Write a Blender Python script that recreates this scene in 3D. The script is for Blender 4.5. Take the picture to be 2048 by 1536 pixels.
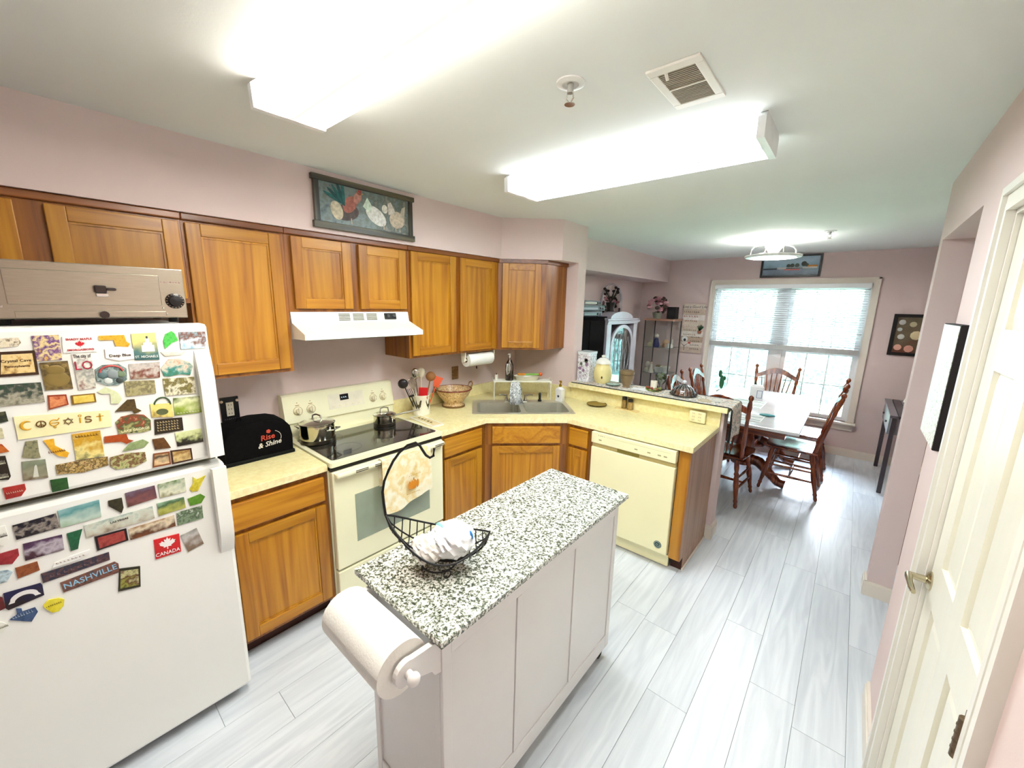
import bpy, bmesh, math, random
from mathutils import Vector, Matrix
random.seed(7)
for o in list(bpy.data.objects): bpy.data.objects.remove(o, do_unlink=True)
scene = bpy.context.scene
COL = scene.collection
PI = math.pi
# ------------------------------------------------------------------ camera
cam_d = bpy.data.cameras.new('camera'); cam = bpy.data.objects.new('camera', cam_d); COL.objects.link(cam)
cam_d.sensor_width = 36.0; cam_d.lens = 797.93 / 2048 * 36.0; cam_d.clip_start = 0.02; cam_d.clip_end = 200
CRX, CRO, CRZ = 1.37245, 0.021825, 0.702717
cam.matrix_world = Matrix.Translation((2.6558, -0.8899, 1.7689)) @ Matrix.Rotation(CRZ, 4, 'Z') @ Matrix.Rotation(CRX, 4, 'X') @ Matrix.Rotation(CRO, 4, 'Z')
scene.camera = cam
# ------------------------------------------------------------------ colour management
vs = scene.view_settings
vs.view_transform = 'Standard'; vs.look = 'None'; vs.gamma = 1.0; vs.use_curve_mapping = False
vs.exposure = 0.68
cy = scene.cycles
cy.max_bounces = 6; cy.diffuse_bounces = 3; cy.glossy_bounces = 2; cy.transmission_bounces = 6; cy.transparent_max_bounces = 10
cy.caustics_reflective = False; cy.caustics_refractive = False; cy.sample_clamp_indirect = 6.0
cy.use_light_tree = False; cy.use_adaptive_sampling = True; cy.adaptive_threshold = 0.15; cy.adaptive_min_samples = 16; cy.use_denoising = True
# ------------------------------------------------------------------ world: bright hazy sky
SKY_STRENGTH = 60.0
LAMP1, LAMP2 = 25.0, 23.0        # diffuser radiance of the two ceiling fixtures
LAMP3 = 30.0                     # dining fan light
w = bpy.data.worlds.new('sky'); scene.world = w; w.use_nodes = True
nt = w.node_tree; nt.nodes.clear()
out = nt.nodes.new('ShaderNodeOutputWorld'); bg = nt.nodes.new('ShaderNodeBackground')
tc = nt.nodes.new('ShaderNodeTexCoord'); sx = nt.nodes.new('ShaderNodeSeparateXYZ'); rp = nt.nodes.new('ShaderNodeValToRGB')
nt.links.new(tc.outputs['Generated'], sx.inputs[0]); nt.links.new(sx.outputs['Z'], rp.inputs[0])
rp.color_ramp.elements[0].position = 0.0; rp.color_ramp.elements[0].color = (0.93, 0.97, 1, 1)
rp.color_ramp.elements[1].position = 0.7; rp.color_ramp.elements[1].color = (0.62, 0.80, 1, 1)
nt.links.new(rp.outputs[0], bg.inputs[0]); bg.inputs[1].default_value = SKY_STRENGTH
nt.links.new(bg.outputs[0], out.inputs[0])
def area(name, loc, rot, sx_, sy_, energy, col, portal=False):
    d = bpy.data.lights.new(name, 'AREA'); d.shape = 'RECTANGLE'; d.size = sx_; d.size_y = sy_; d.energy = energy; d.color = col
    if portal: d.cycles.is_portal = True
    o = bpy.data.objects.new(name, d); o.location = loc; o.rotation_euler = rot; COL.objects.link(o); return o
area('window_portal', (1.91, 5.50, 1.24), (-PI/2, 0, 0), 1.75, 1.8, 1, (1, 1, 1), True)

# ------------------------------------------------------------------ materials
MATS = {}
def sl(c):
    """sRGB 0-255 -> linear"""
    def f(v):
        v /= 255.0
        return v/12.92 if v <= 0.04045 else ((v+0.055)/1.055)**2.4
    return tuple(f(v) for v in c)
def newmat(name):
    m = bpy.data.materials.new(name); m.use_nodes = True
    n = m.node_tree; b = n.nodes['Principled BSDF']; return m, n, b
def pm(name, c, rough=0.5, metal=0.0, var=0.06, scale=14.0, bump=0.0, bscale=60.0, trans=0.0, ior=1.45, emit=None, estr=0.0, coat=0.0, lin=False, spec=0.5, aniso=(1, 1, 1), alpha=1.0):
    """general procedural material: base colour varied by a noise field, optional fine relief"""
    if name in MATS: return MATS[name]
    m, n, b = newmat(name); L = n.links
    col = c if lin else sl(c)
    t = n.nodes.new('ShaderNodeTexCoord'); mp = n.nodes.new('ShaderNodeMapping'); mp.inputs['Scale'].default_value = aniso
    L.new(t.outputs['Object'], mp.inputs[0])
    nz = n.nodes.new('ShaderNodeTexNoise'); nz.inputs['Scale'].default_value = scale; nz.inputs['Detail'].default_value = 3
    L.new(mp.outputs[0], nz.inputs['Vector'])
    r = n.nodes.new('ShaderNodeValToRGB'); e = r.color_ramp.elements
    e[0].position = 0.3; e[1].position = 0.7
    e[0].color = tuple(max(0, v*(1-var)) for v in col) + (1,); e[1].color = tuple(min(1, v*(1+var)) for v in col) + (1,)
    L.new(nz.outputs['Fac'], r.inputs[0]); L.new(r.outputs[0], b.inputs['Base Color'])
    b.inputs['Roughness'].default_value = rough; b.inputs['Metallic'].default_value = metal
    b.inputs['Transmission Weight'].default_value = trans; b.inputs['IOR'].default_value = ior
    b.inputs['Coat Weight'].default_value = coat; b.inputs['Coat Roughness'].default_value = 0.15
    b.inputs['Specular IOR Level'].default_value = spec; b.inputs['Alpha'].default_value = alpha
    if emit is not None:
        b.inputs['Emission Color'].default_value = tuple(emit) + (1,); b.inputs['Emission Strength'].default_value = estr
    if bump > 0:
        n2 = n.nodes.new('ShaderNodeTexNoise'); n2.inputs['Scale'].default_value = bscale; n2.inputs['Detail'].default_value = 4
        L.new(mp.outputs[0], n2.inputs['Vector'])
        bp = n.nodes.new('ShaderNodeBump'); bp.inputs['Strength'].default_value = bump; bp.inputs['Distance'].default_value = 0.004
        L.new(n2.outputs['Fac'], bp.inputs['Height']); L.new(bp.outputs[0], b.inputs['Normal'])
    MATS[name] = m; return m
def wood(name, c1, c2, c3, axis='Z', rough=0.38, scale=1.0, coat=0.25, randobj=0.10):
    """grained timber: stretched noise + wavy cathedral bands along `axis`"""
    if name in MATS: return MATS[name]
    m, n, b = newmat(name); L = n.links
    t = n.nodes.new('ShaderNodeTexCoord'); oi = n.nodes.new('ShaderNodeObjectInfo')
    mp = n.nodes.new('ShaderNodeMapping')
    s = {'X': (1.2, 22, 22), 'Y': (22, 1.2, 22), 'Z': (22, 22, 1.2)}[axis]
    mp.inputs['Scale'].default_value = tuple(v*scale for v in s)
    L.new(t.outputs['Object'], mp.inputs[0])
    cb = n.nodes.new('ShaderNodeVectorMath'); cb.operation = 'SCALE'; cb.inputs['Scale'].default_value = 37.0
    cx = n.nodes.new('ShaderNodeCombineXYZ')
    for i in range(3): L.new(oi.outputs['Random'], cx.inputs[i])
    L.new(cx.outputs[0], cb.inputs[0])
    ad = n.nodes.new('ShaderNodeVectorMath'); ad.operation = 'ADD'; L.new(mp.outputs[0], ad.inputs[0]); L.new(cb.outputs[0], ad.inputs[1])
    n1 = n.nodes.new('ShaderNodeTexNoise'); n1.inputs['Scale'].default_value = 0.35; n1.inputs['Detail'].default_value = 2; n1.inputs['Distortion'].default_value = 0.6
    n2 = n.nodes.new('ShaderNodeTexNoise'); n2.inputs['Scale'].default_value = 3.2; n2.inputs['Detail'].default_value = 5
    L.new(ad.outputs[0], n1.inputs['Vector']); L.new(ad.outputs[0], n2.inputs['Vector'])
    mm = n.nodes.new('ShaderNodeMath'); mm.operation = 'MULTIPLY'; mm.inputs[1].default_value = 9.0; L.new(n1.outputs['Fac'], mm.inputs[0])
    fr = n.nodes.new('ShaderNodeMath'); fr.operation = 'PINGPONG'; fr.inputs[1].default_value = 1.0; L.new(mm.outputs[0], fr.inputs[0])
    mx = n.nodes.new('ShaderNodeMath'); mx.operation = 'MULTIPLY_ADD'; mx.inputs[1].default_value = 0.45
    L.new(fr.outputs[0], mx.inputs[0])
    h = n.nodes.new('ShaderNodeMath'); h.operation = 'MULTIPLY'; h.inputs[1].default_value = 0.55; L.new(n2.outputs['Fac'], h.inputs[0])
    L.new(h.outputs[0], mx.inputs[2])
    r = n.nodes.new('ShaderNodeValToRGB'); e = r.color_ramp.elements
    e[0].position = 0.2; e[0].color = sl(c1) + (1,); e[1].position = 0.75; e[1].color = sl(c3) + (1,)
    em = e.new(0.45); em.color = sl(c2) + (1,)
    L.new(mx.outputs[0], r.inputs[0])
    hs = n.nodes.new('ShaderNodeHueSaturation')
    vv = n.nodes.new('ShaderNodeMath'); vv.operation = 'MULTIPLY_ADD'; vv.inputs[1].default_value = randobj*2; vv.inputs[2].default_value = 1-randobj
    L.new(oi.outputs['Random'], vv.inputs[0]); L.new(vv.outputs[0], hs.inputs['Value']); L.new(r.outputs[0], hs.inputs['Color'])
    L.new(hs.outputs[0], b.inputs['Base Color'])
    b.inputs['Roughness'].default_value = rough; b.inputs['Coat Weight'].default_value = coat; b.inputs['Coat Roughness'].default_value = 0.2
    bp = n.nodes.new('ShaderNodeBump'); bp.inputs['Strength'].default_value = 0.12; bp.inputs['Distance'].default_value = 0.002
    L.new(n2.outputs['Fac'], bp.inputs['Height']); L.new(bp.outputs[0], b.inputs['Normal'])
    MATS[name] = m; return m
def speckle(name, cols, scale=160.0, rough=0.25, coat=0.3):
    """granite-like speckle of several colours"""
    if name in MATS: return MATS[name]
    m, n, b = newmat(name); L = n.links
    t = n.nodes.new('ShaderNodeTexCoord')
    nz = n.nodes.new('ShaderNodeTexNoise'); nz.inputs['Scale'].default_value = scale; nz.inputs['Detail'].default_value = 2.5; nz.inputs['Roughness'].default_value = 0.7
    L.new(t.outputs['Object'], nz.inputs['Vector'])
    r = n.nodes.new('ShaderNodeValToRGB'); e = r.color_ramp.elements
    st = [0.38, 0.47, 0.55, 0.62]
    e[0].position = st[0]; e[0].color = sl(cols[0]) + (1,); e[1].position = st[-1]; e[1].color = sl(cols[-1]) + (1,)
    for p, c in zip(st[1:-1], cols[1:-1]):
        k = e.new(p); k.color = sl(c) + (1,)
    L.new(nz.outputs['Fac'], r.inputs[0]); L.new(r.outputs[0], b.inputs['Base Color'])
    b.inputs['Roughness'].default_value = rough; b.inputs['Coat Weight'].default_value = coat
    MATS[name] = m; return m
def photo(cols, scale=60.0, grad=0.7, rough=0.35, axis='Y'):
    """printed picture: colours layered bottom -> top with noisy borders (flat print)"""
    name = 'print_' + '_'.join('%02x%02x%02x' % tuple(int(v) for v in c) for c in cols) + '_%g_%g' % (scale, grad)
    if name in MATS: return MATS[name]
    m, n, b = newmat(name); L = n.links
    t = n.nodes.new('ShaderNodeTexCoord'); sp = n.nodes.new('ShaderNodeSeparateXYZ'); L.new(t.outputs['Generated'], sp.inputs[0])
    nz = n.nodes.new('ShaderNodeTexNoise'); nz.inputs['Scale'].default_value = scale; nz.inputs['Detail'].default_value = 3
    L.new(t.outputs['Object'], nz.inputs['Vector'])
    a = n.nodes.new('ShaderNodeMath'); a.operation = 'MULTIPLY'; a.inputs[1].default_value = grad; L.new(sp.outputs[axis], a.inputs[0])
    s2 = n.nodes.new('ShaderNodeMath'); s2.operation = 'MULTIPLY_ADD'; s2.inputs[1].default_value = 2.2*(1-grad)+0.5; L.new(nz.outputs['Fac'], s2.inputs[0])
    L.new(a.outputs[0], s2.inputs[2])
    o_ = n.nodes.new('ShaderNodeMath'); o_.operation = 'SUBTRACT'; o_.inputs[1].default_value = (2.2*(1-grad)+0.5)*0.5 - (1-grad)*0.5; L.new(s2.outputs[0], o_.inputs[0])
    r = n.nodes.new('ShaderNodeValToRGB'); e = r.color_ramp.elements
    k = len(cols); e[0].position = 0.0; e[0].color = sl(cols[0]) + (1,); e[1].position = 1.0; e[1].color = sl(cols[-1]) + (1,)
    for i in range(1, k-1):
        q = e.new(i/(k-1)); q.color = sl(cols[i]) + (1,)
    L.new(o_.outputs[0], r.inputs[0]); L.new(r.outputs[0], b.inputs['Base Color']); b.inputs['Roughness'].default_value = rough
    MATS[name] = m; return m
def paint(c, rough=0.5, **k):
    return pm('paint_%02x%02x%02x_%g' % (tuple(int(v) for v in c) + (rough,)), c, rough, **k)

# ------------------------------------------------------------------ mesh building
class MB:
    def __init__(s): s.v = []; s.f = []; s.sm = []
    def add(s, vs_, fs, M=None, smooth=False):
        o = len(s.v)
        if M is not None: vs_ = [tuple(M @ Vector(p)) for p in vs_]
        s.v += [tuple(p) for p in vs_]; s.f += [tuple(i+o for i in f) for f in fs]; s.sm += [smooth]*len(fs); return s
    def box(s, x0, y0, z0, x1, y1, z1, M=None, b=0.0):
        x0, x1 = min(x0, x1), max(x0, x1); y0, y1 = min(y0, y1), max(y0, y1); z0, z1 = min(z0, z1), max(z0, z1)
        if b <= 0:
            vs_ = [(x, y, z) for z in (z0, z1) for y in (y0, y1) for x in (x0, x1)]
            return s.add(vs_, [(0, 2, 3, 1), (4, 5, 7, 6), (0, 1, 5, 4), (2, 6, 7, 3), (0, 4, 6, 2), (1, 3, 7, 5)], M)
        b = min(b, (x1-x0)*.49, (y1-y0)*.49, (z1-z0)*.49)
        bm = bmesh.new(); bmesh.ops.create_cube(bm, size=1)
        for v in bm.verts: v.co = Vector(((x0+x1)/2+v.co.x*(x1-x0), (y0+y1)/2+v.co.y*(y1-y0), (z0+z1)/2+v.co.z*(z1-z0)))
        bmesh.ops.bevel(bm, geom=bm.edges[:], offset=b, segments=2, profile=0.5, affect='EDGES')
        return s.bm(bm, M)
    def bm(s, bm, M=None, smooth=False):
        bm.verts.index_update(); vs_ = [tuple(v.co) for v in bm.verts]; fs = [tuple(v.index for v in f.verts) for f in bm.faces]; bm.free()
        return s.add(vs_, fs, M, smooth)
    def prism(s, pts, z0, z1, M=None, smooth=False):
        """polygon (x,y) extruded along z"""
        n = len(pts)
        if sum(pts[i][0]*pts[(i+1) % n][1]-pts[(i+1) % n][0]*pts[i][1] for i in range(n)) < 0: pts = pts[::-1]
        vs_ = [(p[0], p[1], z0) for p in pts] + [(p[0], p[1], z1) for p in pts]
        fs = [tuple(range(n))[::-1], tuple(range(n, 2*n))] + [(i, (i+1) % n, n+(i+1) % n, n+i) for i in range(n)]
        return s.add(vs_, fs, M, smooth)
    def lathe(s, prof, n=24, M=None, smooth=True, ang=2*PI, ring=None):
        """profile of (r,z) round z"""
        if ring is None: ring = len(prof) >= 4 and prof[0][0] > 1e-4 and abs(prof[0][0]-prof[-1][0]) <= .0025
        if ring: prof = list(prof)+[prof[0]]
        full = abs(ang-2*PI) < 1e-6; k = n if full else n+1; vs_ = []; fs = []; m = len(prof)
        for i in range(k):
            a = ang*i/n
            for r, z in prof: vs_.append((max(r, 1e-5)*math.cos(a), max(r, 1e-5)*math.sin(a), z))
        for i in range(n):
            j = (i+1) % k
            for q in range(m-1): fs.append((i*m+q, j*m+q, j*m+q+1, i*m+q+1))
        if full and not ring and prof[0][0] > 1e-4: fs.append(tuple(i*m for i in range(n))[::-1])
        if full and not ring and prof[-1][0] > 1e-4: fs.append(tuple(i*m+m-1 for i in range(n)))
        return s.add(vs_, fs, M, smooth)
    def cyl(s, p, q, r, n=16, r2=None, smooth=True):
        p, q = Vector(p), Vector(q); d = q-p; r2 = r if r2 is None else r2
        M = Matrix.Translation(p) @ d.to_track_quat('Z', 'Y').to_matrix().to_4x4()
        return s.lathe([(r, 0), (r2, d.length)], n, M, smooth)
    def tube(s, path, r, n=8, closed=False, smooth=True):
        P = [Vector(p) for p in path]; k = len(P); rs = r if isinstance(r, (list, tuple)) else [r]*k
        vs_ = []; fs = []; up = Vector((0.13, 0.29, 0.95))
        for i in range(k):
            t = (P[(i+1) % k]-P[i-1]) if closed else (P[min(i+1, k-1)]-P[max(i-1, 0)])
            t.normalize(); a = t.cross(up)
            if a.length < 0.05: a = t.cross(Vector((1, 0, 0)))
            a.normalize(); b_ = t.cross(a)
            for j in range(n):
                an = 2*PI*j/n; vs_.append(tuple(P[i]+(a*math.cos(an)+b_*math.sin(an))*rs[i]))
        for i in range(k if closed else k-1):
            i2 = (i+1) % k
            for j in range(n): fs.append((i*n+j, i*n+(j+1) % n, i2*n+(j+1) % n, i2*n+j))
        if not closed: fs += [tuple(range(n)), tuple(range((k-1)*n, k*n))[::-1]]
        return s.add(vs_, fs, None, smooth)
    def ball(s, c, r, seg=14, ring=10, sc=(1, 1, 1), M=None):
        bm = bmesh.new(); bmesh.ops.create_uvsphere(bm, u_segments=seg, v_segments=ring, radius=r)
        for v in bm.verts: v.co = Vector((v.co.x*sc[0]+c[0], v.co.y*sc[1]+c[1], v.co.z*sc[2]+c[2]))
        return s.bm(bm, M, True)
    def grid(s, fn, nu, nv, thick=0.0, smooth=True):
        """surface fn(u,v)->xyz on [0,1]^2, optional solid thickness along the normal"""
        P = [[Vector(fn(i/nu, j/nv)) for j in range(nv+1)] for i in range(nu+1)]
        vs_ = [tuple(P[i][j]) for i in range(nu+1) for j in range(nv+1)]; q = nv+1
        fs = [(i*q+j, (i+1)*q+j, (i+1)*q+j+1, i*q+j+1) for i in range(nu) for j in range(nv)]
        if thick:
            o = len(vs_)
            for i in range(nu+1):
                for j in range(nv+1):
                    a = P[min(i+1, nu)][j]-P[max(i-1, 0)][j]; b_ = P[i][min(j+1, nv)]-P[i][max(j-1, 0)]
                    nn = a.cross(b_); nn.normalize(); vs_.append(tuple(P[i][j]-nn*thick))
            fs += [(o+i*q+j, o+i*q+j+1, o+(i+1)*q+j+1, o+(i+1)*q+j) for i in range(nu) for j in range(nv)]
            edge = [i*q for i in range(nu+1)] + [nu*q+j for j in range(1, nv+1)] + [i*q+nv for i in range(nu-1, -1, -1)] + [j for j in range(nv-1, 0, -1)]
            for a, b_ in zip(edge, edge[1:]+edge[:1]): fs.append((b_, a, o+a, o+b_))
        return s.add(vs_, fs, None, smooth)
    def text(s, body, size, M, depth=0.0006, align='CENTER', bold=0.0, shear=0.0):
        c = bpy.data.curves.new('t', 'FONT'); c.body = body; c.size = size; c.align_x = align; c.align_y = 'CENTER'; c.extrude = depth; c.resolution_u = 2
        c.offset = bold; c.shear = shear
        o = bpy.data.objects.new('t', c); COL.objects.link(o)
        dg = bpy.context.evaluated_depsgraph_get(); me = bpy.data.meshes.new_from_object(o.evaluated_get(dg))
        s.add([tuple(v.co) for v in me.vertices], [tuple(p.vertices) for p in me.polygons], M)
        bpy.data.objects.remove(o, do_unlink=True); bpy.data.curves.remove(c); bpy.data.meshes.remove(me); return s
    def build(s, name, mat, parent=None, world=True, label=None, autosmooth=True):
        """one mesh object; vertices given in world coordinates when world (root must be unrotated), else root-local"""
        me = bpy.data.meshes.new(name); vs_ = s.v
        if parent is not None and world:
            r = parent
            while r.parent is not None: r = r.parent
            L = r.location; vs_ = [(x-L[0], y-L[1], z-L[2]) for x, y, z in vs_]
        me.from_pydata(vs_, [], s.f); me.materials.append(mat)
        me.polygons.foreach_set('use_smooth', s.sm); me.update()
        bm = bmesh.new(); bm.from_mesh(me); bmesh.ops.recalc_face_normals(bm, faces=bm.faces[:])
        for e in bm.edges:
            if len(e.link_faces) == 2 and e.calc_face_angle(0) > 0.7: e.smooth = False
        bm.to_mesh(me); bm.free()
        o = bpy.data.objects.new(name, me); COL.objects.link(o)
        if parent is not None: o.parent = parent
        if label: o['label'] = label
        return o
def tag(o, label, cat, group=None):
    o['label'] = label; o['category'] = cat
    if group: o['group'] = group
    return o
def thing(name, label, cat, loc=(0, 0, 0), rotz=0.0, group=None):
    o = bpy.data.objects.new(name, None); o.empty_display_size = 0.05; COL.objects.link(o)
    o.location = loc; o.rotation_euler = (0, 0, rotz); return tag(o, label, cat, group)
def single(name, mb, mat, label, cat, loc=None, group=None):
    """a thing that is one mesh; origin moved to loc (its base)"""
    if loc is not None: mb.v = [(x-loc[0], y-loc[1], z-loc[2]) for x, y, z in mb.v]
    o = mb.build(name, mat)
    if loc is not None: o.location = loc
    return tag(o, label, cat, group)
def struct(name, mb, mat, parent=None):
    o = mb.build(name, mat, parent)
    if parent is None: o['kind'] = 'structure'
    return o
def dup(root, loc, rotz, label, group=None):
    def cp(o, par):
        c = o.copy(); COL.objects.link(c)
        if par is not None: c.parent = par
        for ch in o.children: cp(ch, c)
        return c
    r = cp(root, None); r.location = loc; r.rotation_euler = (0, 0, rotz); r['label'] = label
    if group: r['group'] = group
    return r
def child_copy(o, parent, loc):
    c = o.copy(); COL.objects.link(c); c.parent = parent; c.location = loc; return c
def T(x, y, z): return Matrix.Translation((x, y, z))
def frame(o, ux, uy):
    """matrix with local x -> ux, y -> uy, z -> ux x uy at o"""
    ux, uy = Vector(ux).normalized(), Vector(uy).normalized(); uz = ux.cross(uy)
    return Matrix(((ux.x, uy.x, uz.x, o[0]), (ux.y, uy.y, uz.y, o[1]), (ux.z, uy.z, uz.z, o[2]), (0, 0, 0, 1)))
def facing_x(x, y, z): return frame((x, y, z), (0, 1, 0), (0, 0, 1))        # print on a face looking to +X
def facing_ny(x, y, z): return frame((x, y, z), (1, 0, 0), (0, 0, 1))       # on a face looking to -Y
def arc(cx, cy, r, a0, a1, n): return [(cx+r*math.cos(math.radians(a0+(a1-a0)*i/n)), cy+r*math.sin(math.radians(a0+(a1-a0)*i/n))) for i in range(n+1)]
def rrect(x0, y0, x1, y1, r, n=4):
    return arc(x1-r, y0+r, r, -90, 0, n)+arc(x1-r, y1-r, r, 0, 90, n)+arc(x0+r, y1-r, r, 90, 180, n)+arc(x0+r, y0+r, r, 180, 270, n)

def marks(mb, M, w_, h_, rows, cols, th=.0003):
    """rows of small print strokes (writing too small to read)"""
    r_ = random.Random(int(w_*9e4)+rows*7+cols)
    for i in range(rows):
        y = h_/2-h_*(i+.5)/rows; x = -w_/2; hh = h_/rows*.62
        while x < w_/2-.2*w_/cols:
            l_ = w_/cols*r_.uniform(.45, .8); k = r_.uniform(.6, 1)
            mb.box(x, y-hh/2, 0, min(x+l_*.35, w_/2), y+hh/2*k, th, M).box(x, y-hh/2, 0, min(x+l_, w_/2), y-hh*.2, th, M); x += w_/cols
    return mb
# ================================================================== SETTING
ZC = 2.456; YC = 2.28; YB = 1.645; YA = 1.208; XB = 1.072; XE = 2.0; XST = 0.713; WT = 0.133; YW = 5.386; XR = 2.944; XR2 = 3.06
ZUB = 1.375; ZUT = 2.134; ZCT = 0.914
M_wall = pm('wall_paint_mauve', (228, 207, 202), 0.75, var=0.015, scale=3, bump=0.05, bscale=180)
M_ceil = pm('ceiling_paint', (232, 234, 230), 0.8, var=0.012, scale=2, bump=0.05, bscale=150)
M_trim = pm('trim_paint_white', (240, 236, 226), 0.35, var=0.015, scale=6)
M_base = pm('baseboard_paint', (238, 228, 214), 0.4, var=0.02, scale=6)
M_sub = pm('floor_joint', (150, 156, 164), 0.8)
# floor planks
def plank_mat():
    m, n, b = newmat('floor_plank_white_oak'); L = n.links
    t = n.nodes.new('ShaderNodeTexCoord'); oi = n.nodes.new('ShaderNodeObjectInfo')
    mp = n.nodes.new('ShaderNodeMapping'); mp.inputs['Scale'].default_value = (16, 1.3, 1); L.new(t.outputs['Object'], mp.inputs[0])
    cx = n.nodes.new('ShaderNodeCombineXYZ'); L.new(oi.outputs['Random'], cx.inputs[0]); L.new(oi.outputs['Random'], cx.inputs[1])
    sc = n.nodes.new('ShaderNodeVectorMath'); sc.operation = 'SCALE'; sc.inputs['Scale'].default_value = 53; L.new(cx.outputs[0], sc.inputs[0])
    ad = n.nodes.new('ShaderNodeVectorMath'); L.new(mp.outputs[0], ad.inputs[0]); L.new(sc.outputs[0], ad.inputs[1])
    n1 = n.nodes.new('ShaderNodeTexNoise'); n1.inputs['Scale'].default_value = 1.2; n1.inputs['Detail'].default_value = 6; n1.inputs['Distortion'].default_value = 1.2
    L.new(ad.outputs[0], n1.inputs['Vector'])
    r = n.nodes.new('ShaderNodeValToRGB'); e = r.color_ramp.elements
    e[0].position = 0.3; e[0].color = sl((214, 220, 227)) + (1,); e[1].position = 0.65; e[1].color = sl((235, 240, 245)) + (1,)
    L.new(n1.outputs['Fac'], r.inputs[0])
    hs = n.nodes.new('ShaderNodeHueSaturation'); vv = n.nodes.new('ShaderNodeMath'); vv.operation = 'MULTIPLY_ADD'; vv.inputs[1].default_value = 0.10; vv.inputs[2].default_value = 0.94
    L.new(oi.outputs['Random'], vv.inputs[0]); L.new(vv.outputs[0], hs.inputs['Value']); L.new(r.outputs[0], hs.inputs['Color'])
    L.new(hs.outputs[0], b.inputs['Base Color']); b.inputs['Roughness'].default_value = 0.33
    bp = n.nodes.new('ShaderNodeBump'); bp.inputs['Strength'].default_value = 0.08; bp.inputs['Distance'].default_value = 0.002
    L.new(n1.outputs['Fac'], bp.inputs['Height']); L.new(bp.outputs[0], b.inputs['Normal'])
    return m
M_plank = plank_mat()
floor = struct('floor', MB().box(-0.1, -2.4, -0.06, 3.85, YW+0.13, -0.004), M_sub)
PW, PL = 0.181, 1.22
pk0 = MB().box(0, 0, -0.004, PW-0.0012, PL-0.0015, 0.0, b=0.0009).build('plank', M_plank, floor)
pk0.location = (0, 0, 0)
first = True
for i in range(21):
    off = random.uniform(0, PL)
    for j in range(8):
        x = i*PW-0.02; y = -2.4-off+j*PL
        if y > YW or y+PL < -2.4: continue
        if x+PW < 0.5 and y+PL < YC-0.1: continue          # wholly under the cabinets
        y0, y1 = max(y, -2.4), min(y+PL, YW)
        if first and y0 == y and y1 == y+PL: pk0.location = (x, y, 0); first = False; continue
        if y0 == y and y1 == y+PL: child_copy(pk0, floor, (x, y, 0))
        else:
            p = MB().box(0, 0, -0.004, PW-0.0012, y1-y0-0.0015, 0.0).build('plank', M_plank, floor, world=False); p.location = (x, y0, 0)
struct('ceiling', MB().box(-0.1, -2.4, ZC, 3.85, YW+0.13, ZC+0.1), M_ceil)
struct('wall_left', MB().box(-0.1, -2.4, 0, 0, YW, ZC), M_wall)
struct('wall_front', MB().box(-0.1, -2.5, 0, 3.85, -2.4, ZC), M_wall)
struct('wall_far_right', MB().box(3.75, -2.4, 0, 3.85, YW, ZC), M_wall)
WX0, WX1, WZ0, WZ1 = 1.08, 2.74, 0.43, 2.09
struct('wall_back', MB().box(-0.1, YW, 0, WX0, YW+0.13, ZC).box(WX1, YW, 0, 3.85, YW+0.13, ZC).box(WX0, YW, 0, WX1, YW+0.13, WZ0).box(WX0, YW, WZ1, WX1, YW+0.13, ZC), M_wall)
DY0, DY1, DZ = 0.165, 0.88, 2.05
struct('wall_right', MB().box(XR, -2.4, 0, XR2, DY0, ZC).box(XR, DY0, DZ, XR2, DY1, ZC).box(XR, DY1, 0, XR2, 1.373, ZC).box(XR, 1.373, 2.153, XR2, 2.30, ZC).box(XR, 2.30, 0, XR2, 2.406, ZC), M_wall)
struct('wall_pantry', MB().box(XR2, 1.0, 0, 3.75, 1.08, ZC), M_wall)
struct('wall_divider', MB().box(0, YC, 0, XST, YC+WT, ZC), M_wall)
struct('wall_half', MB().box(XST, YC, 0, 2.02, YC+WT, 1.03), M_wall)
SOF = [(0, -2.4), (0.335, -2.4), (0.335, 1.675), (XST, 2.02), (XST, YC), (0, YC)]
struct('wall_soffit_kitchen', MB().prism(SOF, ZUT+0.001, ZC), M_wall)
struct('wall_soffit_dining', MB().box(0, YC+WT, 2.14, 0.401, YW, ZC), M_wall)
# baseboards: board with a thinner cap strip and shoe
def baseb(name, segs, h=0.095):
    mb = MB()
    for (x0, y0, x1, y1) in segs:
        mb.box(x0, y0, 0.0, x1, y1, h*0.82)
        cx, cy = (x0+x1)/2, (y0+y1)/2
        if abs(x1-x0) < abs(y1-y0): s = 0.3*(x1-x0); mb.box(x0+(s if BS > 0 else 0), y0, h*0.82, x1-(s if BS < 0 else 0), y1, h)
        else: s = 0.3*(y1-y0); mb.box(x0, y0+(s if BS > 0 else 0), h*0.82, x1, y1-(s if BS < 0 else 0), h)
    return struct(name, mb, M_base)
BS = 1
baseb('baseboard_back', [(0.0, YW-0.016, 3.75, YW)])
baseb('baseboard_right', [(XR-0.016, 0.965, XR, 1.373)])
baseb('baseboard_post', [(XR-0.016, 2.288, XR, 2.42), (XR-0.016, 2.286, XR2+0.012, 2.30)])
BS = -1
baseb('baseboard_half', [(2.02, YC-0.012, 2.036, YC+WT+0.016)], 0.11)
BS = 1
baseb('baseboard_halfwall_return', [(1.985, YC-0.014, 2.036, YC)], 0.11)
baseb('baseboard_dining', [(0.0, YC+WT, 0.016, YW-0.016)])
struct('trim_1', MB().box(1.985, YB+0.09, 0, 1.997, YC-0.014, 0.018, b=0.004), M_base)   # shoe moulding along the end panel

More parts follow.
